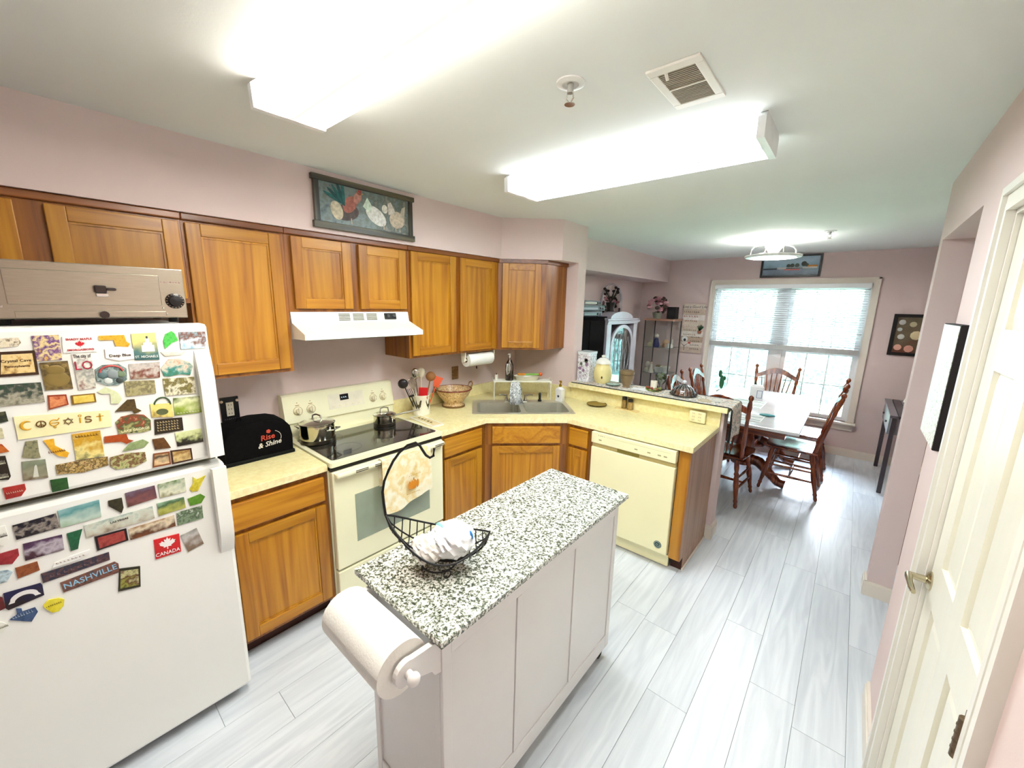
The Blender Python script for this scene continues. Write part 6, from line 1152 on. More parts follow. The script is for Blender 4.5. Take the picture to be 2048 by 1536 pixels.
            c_ = Q(3.25); part('star_letter', MB().tube([(c_[0]+r_*1.2*math.sin(2*PI*i/3), c_[1]+r_*1.2*math.cos(2*PI*i/3), zt_) for i in range(3)], .0014, 6, True).tube([(c_[0]+r_*1.2*math.sin(2*PI*i/3+PI), c_[1]+r_*1.2*math.cos(2*PI*i/3+PI), zt_) for i in range(3)], .0014, 6, True), M2)
            c_ = Q(4.25); part('pagan_letter', MB().tube([(c_[0], c_[1]-r_, zt_), (c_[0], c_[1]+r_*.8, zt_)], .0018, 6).tube([(c_[0]+r_*.35*math.cos(a), c_[1]+r_*1.5+r_*.35*math.sin(a), zt_) for a in [2*PI*i/10 for i in range(10)]], .0011, 6, True), M1)
            c_ = Q(4.95); part('yin_letter', MB().tube([(c_[0]+r_*.7*math.cos(a), c_[1]+r_*.5+r_*.5*math.sin(a), zt_) for a in [.2+4.4*i/10 for i in range(11)]]+[(c_[0]+r_*.7*math.cos(a), c_[1]-r_*.5+r_*.5*math.sin(a), zt_) for a in [1.5-4.4*i/10 for i in range(11)]], .0018, 6), M2)
            c_ = Q(6.0); part('cross_letter', MB().box(c_[0]-.0018, c_[1]-r_*1.1, th, c_[0]+.0018, c_[1]+r_*1.6, th+.0009).box(c_[0]-r_*.9, c_[1]+r_*.5, th, c_[0]+r_*.9, c_[1]+r_*.8, th+.0009), M1)
    return o
for row in MAG: magnet(*row)
# ================================================================== DINING AREA
CH = ((70, 22, 6), (112, 44, 14), (146, 70, 30))
M_ch = wood('cherry_wood', *CH, axis='Z', rough=.25, coat=.6); M_chX = wood('cherry_wood_x', *CH, axis='X', rough=.22, coat=.6)
# --- table
tb_ = thing('dining_table', 'long dining table with pale glossy top and dark wood pedestals', 'table', (1.94, 4.07, 0))
MB().box(1.455, 3.125, .722, 2.43, 5.02, .75, b=.006).build('table_top', pm('table_top_pale', (214, 214, 214), .12, var=.04, scale=8, coat=.6), tb_)
MB().box(1.56, 3.23, .64, 2.325, 4.915, .7215, b=.004).build('apron', M_chX, tb_)
for y in (3.74, 4.50):
    c_ = MB().lathe([(.10, 0), (.10, .03), (.07, .06), (.085, .14), (.10, .22), (.075, .34), (.06, .40), (.085, .44), (.11, .46)], 24, T(1.94, y, .18)).build('pedestal', M_ch, tb_)
    for a in (0, PI):
        ca = math.cos(a); pth = [(1.94+ca*.05, y, .25), (1.94+ca*.16, y, .22), (1.94+ca*.26, y, .13), (1.94+ca*.34, y, .055), (1.94+ca*.40, y, .045)]
        MB().tube(pth, [.055, .055, .045, .042, .044], 12).build('curved_foot', M_ch, c_)
MB().box(1.90, 3.74, .22, 1.98, 4.50, .29, b=.008).build('stretcher', M_ch, tb_)
# --- chairs (local: front to +Y)
def turned(mb, p, q, prof, n=12):
    p, q = Vector(p), Vector(q); d_ = q-p; M_ = T(*p) @ d_.to_track_quat('Z', 'Y').to_matrix().to_4x4(); return mb.lathe([(r, z*d_.length) for r, z in prof], n, M_, ring=False)
LEGP = [(.011, 0), (.017, .04), (.014, .10), (.019, .14), (.015, .17), (.016, .22), (.024, .45), (.021, .60), (.017, .64), (.023, .68), (.016, .72), (.022, .80), (.020, 1)]
SPINP = [(.005, 0), (.008, .3), (.0075, .6), (.005, 1)]
POSTP = [(.018, 0), (.020, .10), (.014, .16), (.021, .20), (.018, .45), (.014, .62), (.020, .66), (.016, .74), (.021, .82), (.014, .90), (.012, .915), (.022, .95), (.018, .98), (.004, 1.0)]
def make_chair(label):
    t = thing('dining_chair', label, 'chair', (0, 0, 0), 0, 'turned-leg chairs at the dining table')
    seat = [(-.215, -.20), (.215, -.20), (.235, .10), (.22, .20), (.12, .222), (-.12, .222), (-.22, .20), (-.235, .10)]
    mb = MB(); n = len(seat)
    vs_ = [(x*.94, y*.94, .432) for x, y in seat]+[(x, y, .445) for x, y in seat]+[(x, y, .458) for x, y in seat]+[(x*.86, y*.86, .464) for x, y in seat]+[(x*.5, y*.5-.02, .455) for x, y in seat]
    fs = [tuple(range(n))[::-1]]+[(k*n+i, k*n+(i+1) % n, (k+1)*n+(i+1) % n, (k+1)*n+i) for k in range(4) for i in range(n)]+[tuple(range(4*n, 5*n))]
    mb.add(vs_, fs, smooth=True).build('seat', M_chX, t, world=False)
    tops = {}
    for sx in (-1, 1):
        turned(MB(), (sx*.225, .225, 0), (sx*.165, .15, .436), LEGP).build('leg', M_ch, t, world=False)
        turned(MB(), (sx*.215, -.245, 0), (sx*.155, -.155, .436), LEGP).build('leg', M_ch, t, world=False)
        turned(MB(), (sx*.205, .198, .17), (sx*.198, -.215, .17), [(.008, 0), (.013, .5), (.008, 1)], 10).build('stretcher', M_ch, t, world=False)
        turned(MB(), (sx*.193, .185, .26), (sx*.185, -.20, .26), [(.007, 0), (.011, .5), (.007, 1)], 10).build('stretcher', M_ch, t, world=False)
        turned(MB(), (sx*.19, -.175, .455), (sx*.235, -.315, 1.06), POSTP).build('back_post', M_ch, t, world=False)
    turned(MB(), (-.20, -.01, .17), (.20, -.01, .17), [(.008, 0), (.015, .5), (.008, 1)], 10).build('stretcher', M_ch, t, world=False)
    def yb(z): return -.175-.14*(z-.455)/.605
    def crest(u, v):
        x = -.232+.464*u; c_ = math.cos(PI*(u-.5)); zc = .905+.085*c_**1.4; hgt = .048+.02*c_; z = zc+hgt*(v-.5)
        return (x, yb(z)-.018*c_, z)
    MB().grid(crest, 20, 5, .018).build('crest_rail', M_ch, t, world=False)
    for k in range(7):
        u = -1+k/3; xb_, xt = u*.09, u*.165; c_ = math.cos(PI*(xt/.464)); zt_ = .905+.085*c_**1.4-.02
        turned(MB(), (xb_, -.165, .455), (xt, yb(zt_)-.018*c_-.008, zt_), SPINP, 8).build('spindle', M_ch, t, world=False)
    return t
ch0 = make_chair('dark wooden spindle-back chair nearest the camera on the table right side')
ch0.location = (2.36, 3.85, 0); ch0.rotation_euler = (0, 0, PI/2)
G_ = 'turned-leg chairs at the dining table'
dup(ch0, (2.375, 4.46, 0), PI/2, 'dark wooden spindle-back chair farther back on the table right side', G_)
dup(ch0, (1.97, 4.93, 0), PI, 'dark wooden spindle-back chair at the window end of the table', G_)
dup(ch0, (1.865, 3.22, 0), -.06, 'dark wooden chair with its back to the kitchen at the near table end', G_)
dup(ch0, (1.50, 3.67, 0), -PI/2, 'dark wooden chair on the left of the table, seen behind the glass butter dish', G_)
dup(ch0, (1.52, 4.38, 0), -PI/2, 'dark wooden chair on the left of the table, nearest the window casing', G_)
# --- things on the table
def mat_(x, y, w_, h_, rot, lb, cols):
    t = thing('placemat', lb, 'placemat', (x, y, .7502), rot); 
    MB().box(-w_/2, -h_/2, 0, w_/2, h_/2, .003).build('cloth', paint((226, 230, 228), .8), t, world=False)
    for k in range(7): MB().box(-w_/2+.01, -h_/2+h_*(k+.25)/7, .003, w_/2-.01, -h_/2+h_*(k+.7)/7, .0036).build('stripe', paint(cols[k % len(cols)], .8), t, world=False)
mat_(1.86, 4.05, .34, .42, 0, 'striped grey and green placemat in the middle of the dining table', [(150, 164, 160), (196, 206, 200), (120, 150, 120)])
mat_(1.90, 3.42, .44, .30, 0, 'striped pale placemat at the near end of the dining table', [(190, 200, 196), (120, 136, 140), (206, 210, 204)])
nh = thing('napkin_box', 'small white napkin box with blue outline on the dining table', 'napkin box', (1.90, 4.36, .7502), .2)
MB().box(-.065, -.04, 0, .065, .04, .15, b=.004).build('box', pm('napkin_white', (232, 232, 234), .4), nh, world=False)
MB().box(.0, -.0412, .02, .055, -.0402, .11).build('print', paint((110, 120, 150), .6), nh, world=False); MB().box(.006, -.0422, .026, .049, -.0413, .104).build('print_centre', paint((226, 228, 234), .6), nh, world=False)
MB().box(-.055, -.03, .15, .055, .03, .165).build('napkins', paint((250, 250, 250), .8), nh, world=False)
tl_ = thing('eyeglasses_case', 'small teal oval case lying on the near part of the table', 'case', (2.13, 3.58, .7502), .2)
MB().ball((0, 0, .012), .05, 16, 8, (1.4, .6, .24)).build('case', pm('case_teal', (60, 136, 140), .3), tl_, world=False); MB().tube([(-.06, 0, .013), (0, -.031, .013), (.06, 0, .013)], .002, 6).build('seam', paint((30, 80, 90), .4), tl_, world=False)
# --- blind
bl_ = thing('window_blind', 'white horizontal slat blind half lowered over the dining window', 'blind', (1.91, 5.345, 1.25))
M_bl = pm('blind_white', (244, 246, 246), .45, var=.01)
MB().box(1.085, 5.31, 2.035, 2.735, 5.368, 2.088, b=.004).build('headrail', M_bl, bl_)
s0 = MB().grid(lambda u, v: (1.095+1.63*u, 5.317+.046*v, -.010*(v-.5)*2*.55+.004*(1-(2*v-1)**2)), 1, 4, .0012).build('slat', M_bl, bl_)
nS = 26
for k in range(nS):
    z = 2.018-k*.0272
    if k == 0: s0.location = (0, 0, z-1.25+1.25)
    else: child_copy(s0, bl_, (0, 0, z))
MB().box(1.093, 5.318, 1.255, 2.727, 5.364, 1.318, b=.003).build('bottom_rail', pm('blind_rail_grey', (176, 176, 172), .5), bl_)
for x in (1.28, 1.91, 2.54): MB().cyl((x, 5.316, 1.30), (x, 5.316, 2.04), .0012, 5).build('lift_cord', M_bl, bl_)
MB().cyl((1.13, 5.306, 1.45), (1.13, 5.306, 2.04), .004, 6).build('tilt_wand', M_bl, bl_)
# --- cactus on the sill
cz = thing('potted_cactus', 'small green cactus in a white pot on the window sill', 'plant', (1.31, 5.36, .43))
MB().lathe([(0, 0), (.045, 0), (.058, .16), (.062, .165), (.062, .19), (.052, .19), (.05, .17), (0, .165)], 20).build('pot', pm('pot_white', (240, 242, 242), .4), cz, world=False)
M_cac = pm('cactus_green', (40, 100, 60), .6, var=.2, scale=60)
MB().ball((0, 0, .30), .035, 12, 10, (.9, .6, 2.9)).build('pad', M_cac, cz, world=False); MB().ball((-.03, 0, .42), .03, 12, 10, (.8, .5, 1.8), Matrix.Rotation(0, 4, 'Y')).build('pad', M_cac, cz, world=False)
MB().ball((.03, 0, .36), .02, 12, 10, (.8, .5, 1.7)).build('pad', M_cac, cz, world=False)
# --- fan light
fn = thing('ring_fan_light', 'white ring-shaped ceiling fan light over the dining table', 'ceiling light', (1.925, 3.97, ZC))
fx, fy = 1.925, 3.97
MB().lathe([(.075, 0), (.078, -.015), (.078, -.075), (.06, -.10), (.04, -.13), (.0, -.132)], 32, T(fx, fy, ZC)).build('canopy', pm('fan_white', (236, 234, 224), .4), fn)
M_arm = pm('fan_arm', (190, 188, 180), .3, .6)
for k in range(4):
    a = k*PI/2+.55; ca, sa = math.cos(a), math.sin(a)
    MB().tube([(fx+ca*r, fy+sa*r, ZC+z) for r, z in ((.07, -.055), (.13, -.06), (.18, -.075), (.205, -.105), (.212, -.15))], .005, 8).build('arm', M_arm, fn)
MB().lathe([(.20, -.152), (.245, -.158), (.248, -.168), (.24, -.178), (.20, -.182)], 48, T(fx, fy, ZC)).build('ring_housing', pm('fan_ring', (244, 244, 240), .4), fn)
MB().lathe([(0, -.170), (.2, -.172), (.2, -.181), (0, -.181)], 48, T(fx, fy, ZC)).build('light_disc', pm('fan_diffuser', (250, 250, 250), .5, emit=(1, .98, .95), estr=LAMP3), fn)
for k in range(3):
    a = k*2*PI/3; MB().prism([(fx+.03*math.cos(a), fy+.03*math.sin(a)), (fx+.15*math.cos(a-.25), fy+.15*math.sin(a-.25)), (fx+.16*math.cos(a+.15), fy+.16*math.sin(a+.15))], ZC-.145, ZC-.142).build('blade', pm('fan_blade', (226, 230, 230), .3), fn)
# --- pictures on the window wall
def framed(name, label, x0, x1, z0, z1, fw, fmat, y=YW-.002, th=.022):
    t = thing(name, label, 'picture', ((x0+x1)/2, y, z0))
    MB().box(x0, y-th, z0, x0+fw, y, z1, b=.002).build('frame_side', fmat, t); MB().box(x1-fw, y-th, z0, x1, y, z1, b=.002).build('frame_side', fmat, t)
    MB().box(x0+fw, y-th, z0, x1-fw, y, z0+fw, b=.002).build('frame_rail', fmat, t); MB().box(x0+fw, y-th, z1-fw, x1-fw, y, z1, b=.002).build('frame_rail', fmat, t)
    return t
M_fb = pm('frame_black', (16, 14, 16), .35)
hp = framed('harbour_picture', 'black-framed harbour photograph above the dining window', 1.60, 2.238, 2.176, 2.448, .024, M_fb)
def zprint(par, x0, x1, z0, z1, mat, n, y): return MB().add([(x0, y, z0), (x1, y, z0), (x1, y, z1), (x0, y, z1)], [(0, 1, 2, 3)]).box(x0, y+.0004, z0, x1, y+.001, z1).build(n, mat, par)
pb = zprint(hp, 1.624, 2.214, 2.200, 2.424, photo([(60, 76, 96), (110, 130, 150), (150, 186, 206), (176, 204, 220), (150, 180, 200)], 5, .85, axis='Z'), 'print', YW-.012)
def hb_(x0, x1, z0, z1, c_): MB().box(x0, YW-.0142, z0, x1, YW-.0128, z1).build('painted_shape', paint(c_, .5), pb)
hb_(1.63, 1.80, 2.272, 2.288, (40, 46, 56)); hb_(1.78, 2.20, 2.275, 2.298, (236, 240, 240)); hb_(1.86, 2.02, 2.262, 2.275, (190, 70, 60)); hb_(1.88, 2.05, 2.278, 2.29, (60, 160, 170)); hb_(2.10, 2.20, 2.298, 2.318, (206, 140, 60))
for x, z, r in ((1.90, 2.315, .022), (1.94, 2.318, .024), (1.99, 2.318, .025), (2.06, 2.335, .03), (2.09, 2.32, .02)): MB().ball((x, YW-.0135, z), r, 10, 8, (1, .06, 1)).build('painted_shape', paint((66, 74, 66), .6), pb)
sp2 = framed('shadow_box', 'dark-framed brown collage picture right of the dining window', 2.972, 3.36, 1.29, 1.75, .034, M_fb)
pb2 = zprint(sp2, 3.006, 3.326, 1.324, 1.716, photo([(110, 50, 36), (96, 80, 60), (110, 96, 74), (90, 80, 62)], 9, .6, axis='Z'), 'backing', YW-.010)
for x, z, r, c_ in ((3.05, 1.66, .03, (206, 206, 200)), (3.04, 1.58, .022, (190, 196, 190)), (3.06, 1.50, .03, (214, 214, 206)), (3.05, 1.38, .035, (226, 170, 150)), (3.14, 1.37, .04, (220, 160, 140)), (3.18, 1.52, .05, (226, 206, 160)), (3.14, 1.64, .03, (196, 186, 150)), (3.26, 1.60, .035, (214, 206, 180)), (3.26, 1.42, .035, (216, 190, 160))):
    MB().lathe([(0, 0), (r, 0), (r*.9, .004), (r*.4, .006), (0, .006)], 9, facing_ny(x, YW-.0112, z)).build('keepsake', paint(c_, .6), pb2)
# --- plank sign left of the window
sg = thing('plank_sign', 'tall plank sign with lettering and small potted plant left of the window', 'sign', (.83, YW-.01, 1.11))
sx0, sx1, sz0, sz1 = .675, .982, 1.11, 1.826
pc = [(206, 186, 168), (226, 214, 200), (196, 170, 146), (232, 224, 212), (214, 196, 178), (222, 208, 190), (236, 228, 220), (204, 184, 164), (226, 212, 196)]
hN = (sz1-sz0)/9
for k in range(9): MB().box(sx0+.002*(k % 2), YW-.022, sz0+k*hN+.0008, sx1-.002*((k+1) % 2), YW-.001, sz0+(k+1)*hN-.0008, b=.001).build('plank', paint(pc[k], .8, var=.12, scale=25), sg)
SG = lambda x, z: facing_ny(x, YW-.0222, z)
MB().text('Live a Good Life', .05, SG(.83, sz1-.045), .0005, shear=.25).build('lettering', paint((50, 46, 44), .6), sg)
for k, (c_, n_) in enumerate((((90, 70, 60), 8), ((190, 110, 90), 6), ((150, 90, 60), 7), ((236, 226, 214), 5), ((120, 126, 90), 7), ((160, 110, 80), 6))): marks(MB(), SG(.80, sz1-.115-k*.066), .22 if k < 2 else .18, .036, 1, n_, .0006).build('lettering', paint(c_, .7), sg)
for k in range(4): marks(MB(), SG(.885, sz0+.235-k*.058), .13, .03, 1, 5, .0006).build('lettering', paint((70, 74, 66), .7), sg)
MB().prism([(-.02, 0), (.02, 0), (.026, .04), (-.026, .04)], 0, .02, SG(.935, 1.40)).build('plant_pot', paint((150, 96, 70), .7), sg)
for k in range(5): a = -.9+k*.45; MB().prism([(-.008, .04), (.008, .04), (.012+.05*math.sin(a), .09), (.055*math.sin(a), .075+.06*math.cos(a))], .012, .016, SG(.935, 1.40)).build('leaf', paint((50, 90, 60), .6), sg)
MB().prism(ell(0, 0, .045, .04), 0, .003, SG(.735, 1.31)).build('painted_figure', paint((236, 234, 230), .7), sg); MB().prism(ell(0, 0, .018, .022), .003, .006, SG(.737, 1.295)).build('painted_nose', paint((50, 60, 60), .6), sg)
MB().prism([(-.055, .05), (-.05, .05), (0, .01), (.05, .05), (.055, .05), (.004, 0), (.004, -.06), (-.004, -.06), (-.004, 0)], 0, .003, SG(.735, 1.20)).build('painted_glass', paint((120, 110, 104), .6), sg)
MB().prism(ell(0, 0, .02, .014), 0, .004, SG(.805, 1.255)).build('painted_flower', paint((196, 80, 70), .6), sg)
# --- console on the right
co = thing('console_table', 'dark slim console table with slatted top near the dining right wall', 'table', (3.22, 4.77, 0))
M_co = pm('console_dark', (70, 62, 66), .4, var=.1); 
for x in (3.05, 3.37):
    for y in (4.30, 5.22): MB().box(x, y, 0, x+.035, y+.035, .775, b=.003).build('leg', M_co, co)
for k in range(6): MB().box(3.03+k*.0655, 4.27, .775, 3.03+k*.0655+.06, 5.285, .80, b=.003).build('top_slat', M_co if k % 2 else pm('console_mid', (110, 104, 110), .35), co)
for (y0, y1) in ((4.345, 4.765), (4.785, 5.21)):
    dr = MB().box(3.035, y0, .60, 3.36, y1, .77, b=.003).build('drawer', pm('console_face', (150, 148, 156), .35), co); MB().cyl((3.02, (y0+y1)/2, .685), (3.035, (y0+y1)/2, .685), .011, 12).build('knob', M_co, dr)
va = thing('table_lamp', 'small pale lamp standing on the console table', 'lamp', (3.22, 4.55, .8002))
MB().lathe([(0, 0), (.06, 0), (.06, .012), (.012, .02), (.014, .12), (0, .12)], 20).build('base', M_co, va, world=False); MB().lathe([(.10, .10), (.055, .26), (.053, .26), (.098, .10)], 28).build('shade', pm('shade_cream', (236, 226, 212), .8), va, world=False)
# ================================================================== NOOK FURNITURE
bc_ = thing('black_cabinet', 'tall black cabinet behind the divider wall in the nook', 'cabinet', (.23, 3.06, 0))
M_bk = pm('black_lacquer', (8, 4, 4), .8, spec=.05)
MB().box(.02, 2.70, .0, .40, 3.44, 1.63, b=.004).build('body', M_bk, bc_)
for (y0, y1) in ((2.72, 3.065), (3.075, 3.42)):
    d_ = MB().box(.4005, y0, .06, .418, y1, 1.60, b=.003).build('door', M_bk, bc_); MB().cyl((.418, y1-.04 if y0 < 3 else y0+.04, .95), (.432, y1-.04 if y0 < 3 else y0+.04, .95), .010, 10).build('knob', M_chrome, d_)
MB().box(.01, 2.69, 1.6305, .425, 3.45, 1.645, b=.003).build('top', M_bk, bc_)
def unit(name, label, z0, z1, x1, y0, y1, c_, strip):
    t = thing(name, label, 'stereo', ((x1+.08)/2, (y0+y1)/2, z0)); MB().box(.08, y0, z0+.004, x1, y1, z1, b=.003).build('case', paint(c_, .4), t)
    MB().box(x1, y0+.05, z0+.3*(z1-z0), x1+.002, y0+.05+(y1-y0)*.6, z0+.6*(z1-z0)).build('face_strip', paint(strip, .35), t)
    for k in range(2): MB().cyl((x1, y1-.10+.05*k, (z0+z1)/2), (x1+.012, y1-.10+.05*k, (z0+z1)/2), .012, 12).build('knob', paint((90, 92, 94), .3), t)
    for y in (y0+.03, y1-.03): MB().cyl((x1-.05, y, z0), (x1-.05, y, z0+.004), .012, 8).build('foot', paint((20, 20, 20), .6), t)
unit('stereo_receiver', 'black stereo unit with teal strip, lowest of the stack in the nook', 1.6455, 1.705, .36, 2.98, 3.44, (20, 24, 22), (130, 160, 150))
unit('stereo_receiver', 'wide dark stereo unit in the middle of the nook stack', 1.7055, 1.775, .35, 2.97, 3.52, (26, 30, 30), (150, 150, 156))
unit('stereo_receiver', 'grey-faced stereo unit on top of the nook stack', 1.7755, 1.825, .34, 3.02, 3.46, (60, 56, 50), (206, 200, 170))
# arched mirror on the left wall
am = thing('arched_mirror', 'white arched mirror on the nook wall', 'mirror', (.01, 4.355, 1.2))
def archp(y0, y1, z0, z1): r = (y1-y0)/2; return [(y0, z0), (y1, z0)]+[((y0+y1)/2+r*math.cos(a), z1-r*.78+r*.78*math.sin(a)) for a in [PI*i/18 for i in range(19)]]
YZX = Matrix(((0, 0, 1, 0), (1, 0, 0, 0), (0, 1, 0, 0), (0, 0, 0, 1)))
slab_o = archp(4.04, 4.67, 1.2, 2.08); slab_i = archp(4.065, 4.645, 1.225, 2.055)
def ring(o_, i_, x0, x1):
    n = len(o_); vs_ = [(x0, *p) for p in o_]+[(x0, *p) for p in i_]+[(x1, *p) for p in o_]+[(x1, *p) for p in i_]; fs = []
    for k in range(n):
        j = (k+1) % n; fs += [(k, j, n+j, n+k), (2*n+k, 3*n+k, 3*n+j, 2*n+j), (k, 2*n+k, 2*n+j, j), (n+k, n+j, 3*n+j, 3*n+k)]
    return MB().add(vs_, fs)
ring(slab_o, slab_i, .001, .022).build('frame', pm('mirror_frame', (206, 200, 200), .3, .4), am); MB().prism(slab_i, .001, .008, YZX).build('glass', pm('mirror_glass', (235, 235, 235), .03, 1.0), am)
# curio
cu = thing('curio_cabinet', 'reddish-brown curio cabinet coloured pale grey as reflection glare, with domed top and leaded glass door', 'cabinet', (.22, 3.9, 0))
M_cu = pm('curio_glare_grey', (196, 190, 200), .25, var=.05, coat=.5); y0, y1, xf = 3.475, 4.335, .42  # pale grey is reflected glare put into the colour of reddish-brown wood
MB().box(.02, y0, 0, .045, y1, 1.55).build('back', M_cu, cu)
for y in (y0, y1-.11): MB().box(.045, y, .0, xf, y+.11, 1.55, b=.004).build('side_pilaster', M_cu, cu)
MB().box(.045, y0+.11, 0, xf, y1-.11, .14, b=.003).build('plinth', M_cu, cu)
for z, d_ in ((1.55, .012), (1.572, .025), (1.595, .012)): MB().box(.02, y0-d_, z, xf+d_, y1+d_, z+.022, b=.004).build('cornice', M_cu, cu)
ym = (y0+y1)/2
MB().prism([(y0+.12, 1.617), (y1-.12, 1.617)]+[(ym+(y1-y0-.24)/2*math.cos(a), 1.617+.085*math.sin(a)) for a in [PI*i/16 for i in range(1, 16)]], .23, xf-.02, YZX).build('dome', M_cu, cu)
MB().lathe([(.012, 0), (.014, .01), (.006, .018), (.016, .03), (.012, .042), (0, .05)], 14, T(.3, ym+.10, 1.699)).build('finial', paint((60, 40, 40), .4), cu)
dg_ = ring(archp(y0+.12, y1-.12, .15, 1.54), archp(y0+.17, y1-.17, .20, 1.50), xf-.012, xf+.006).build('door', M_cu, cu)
MB().prism(archp(y0+.165, y1-.165, .195, 1.505), xf-.006, xf-.003, YZX).build('glass', glassmat('curio_glass', (.75, .78, .80), .22, .03), dg_)
for k in range(5):
    ya = y0+.20+k*.10
    for s_ in (-1, 1): MB().tube([(xf-.001, ya, 1.46 if 1 <= k <= 3 else 1.38), (xf-.001, ya+s_*.08, 1.2), (xf-.001, ya+s_*.02, .95)], .003, 5).build('lead_line', paint((220, 220, 224), .3), dg_)
MB().box(xf+.006, y0+.13, .93, xf+.02, y0+.15, .99, b=.003).build('latch', paint((70, 60, 60), .4), dg_)
for z in (.55, .95, 1.3): MB().box(.05, y0+.115, z, xf-.03, y1-.115, z+.006).build('shelf', glassmat('shelf_glass', (.8, .88, .86), .12, flat=True), cu)
# dark flower arrangement on the curio
fa = thing('dried_arrangement', 'dark dried flowers in a black vase in front of the arched mirror', 'plant', (.125, 4.10, 1.6175))
MB().lathe([(0, 0), (.05, 0), (.06, .05), (.05, .12), (.065, .20), (.058, .2), (0, .19)], 20).build('vase', pm('vase_black', (20, 20, 16), .3), fa, world=False)
rr = random.Random(11)
for k in range(9):
    a = rr.uniform(0, 6.28); l_ = rr.uniform(.10, .19); e_ = Vector((.07*math.cos(a), .13*math.sin(a), .2+l_)); MB().tube([(0, 0, .19), tuple(e_*.55+Vector((0, 0, .09))), tuple(e_)], .005, 5).build('stem', paint((30, 36, 20), .7), fa, world=False); MB().ball(tuple(e_), .022, 8, 6, (1, 1, .8)).build('bloom', paint((40, 26, 22), .8), fa, world=False)
# glass display case
gc = thing('glass_display_case', 'glass display case with wooden top and thin black frame in the nook corner', 'display case', (.49, 5.1, 0))
gx0, gx1, gy0, gy1, gz = .29, .69, 4.90, 5.30, 1.575
for x in (gx0, gx1-.012):
    for y in (gy0, gy1-.012): MB().box(x, y, .08, x+.012, y+.012, gz).build('post', pm('case_black', (50, 46, 44), .4), gc)
MB().box(gx0-.01, gy0-.01, gz, gx1+.01, gy1+.01, gz+.028, b=.003).build('top', wood('case_walnut', (120, 80, 60), (160, 116, 92), (186, 140, 116), axis='X'), gc); MB().box(gx0-.01, gy0-.01, 0, gx1+.01, gy1+.01, .08, b=.003).build('base', MATS['case_walnut'], gc)
M_gl = glassmat('case_glass', (.95, .97, .96), .05, flat=True)
for nm, bx in (('front_glass', (gx0+.013, gy0+.004, .085, gx1-.013, gy0+.007, gz-.002)), ('side_glass', (gx0+.004, gy0+.013, .085, gx0+.007, gy1-.013, gz-.002)), ('side_glass', (gx1-.007, gy0+.013, .085, gx1-.004, gy1-.013, gz-.002))): MB().box(*bx).build(nm, M_gl, gc)
for z in (.42, .80, 1.18): MB().box(gx0+.013, gy0+.013, z, gx1-.013, gy1-.013, z+.006).build('glass_shelf', MATS['shelf_glass'], gc)
def figurine(label, x, y, z, prof, c_, extra=None, cat='figurine'):
    t = thing('figurine', label, cat, (x, y, z), rr.uniform(0, 6)); MB().lathe(prof, 14).build('body', paint(c_, .35), t, world=False)
    for nm, p, r, cc_, sc in (extra or ()): MB().ball(p, r, 10, 8, sc).build(nm, paint(cc_, .4), t, world=False)
LADY = [(0, 0), (.04, 0), (.035, .03), (.018, .08), (.02, .11), (.008, .13), (0, .131)]
DOME = [(0, 0), (.045, 0), (.05, .03), (.035, .06), (0, .07)]
u_ = 1.1865; m_ = .8065
figurine('blue and white figurine with raised head on the upper glass shelf', .455, 4.98, u_, [(0, 0), (.045, 0), (.05, .04), (.035, .09), (.03, .12), (.015, .14), (0, .142)], (60, 60, 110), [('head', (0, 0, .165), .032, (226, 214, 200), (1, 1, 1)), ('ear', (.02, 0, .195), .012, (226, 214, 200), (1, 1, 1.6))])
figurine('round tan dish standing on the upper glass shelf', .565, 5.06, u_, DOME, (190, 146, 110), [('disc', (0, 0, .07), .05, (206, 166, 130), (1, .3, 1))])
figurine('small cream ornament at the left of the upper glass shelf', .352, 5.04, u_, DOME, (226, 214, 170), [('lid', (0, 0, .07), .025, (210, 206, 150), (1, 1, .8))])
figurine('white swan-like ornament at the right of the upper glass shelf', .63, 5.05, u_, DOME, (240, 236, 228), [('neck', (.03, 0, .09), .018, (240, 236, 228), (.7, .7, 2.2))])
figurine('white basket ornament with tall handle on the lower glass shelf', .49, 5.08, m_, [(0, 0), (.05, 0), (.065, .08), (.06, .085), (0, .07)], (242, 240, 232), [('fruit', (0, 0, .09), .04, (150, 130, 90), (1.2, 1, .6))])
figurine('fluted white bowl ornament at the right of the lower glass shelf', .60, 5.04, m_, [(0, 0), (.03, 0), (.035, .02), (.075, .10), (.07, .1), (0, .04)], (236, 232, 220), [('filling', (0, 0, .09), .05, (206, 200, 170), (1.1, 1.1, .4))])
figurine('small round clock-like ornament at the left of the lower glass shelf', .355, 4.99, m_, DOME, (206, 200, 180), [('dial', (0, 0, .11), .05, (232, 226, 210), (.35, 1, 1))])
figurine('tiny white lady figurine at the front of the lower glass shelf', .425, 4.945, m_, LADY, (226, 220, 206), [('head', (0, 0, .143), .017, (226, 200, 180), (1, 1, 1))])
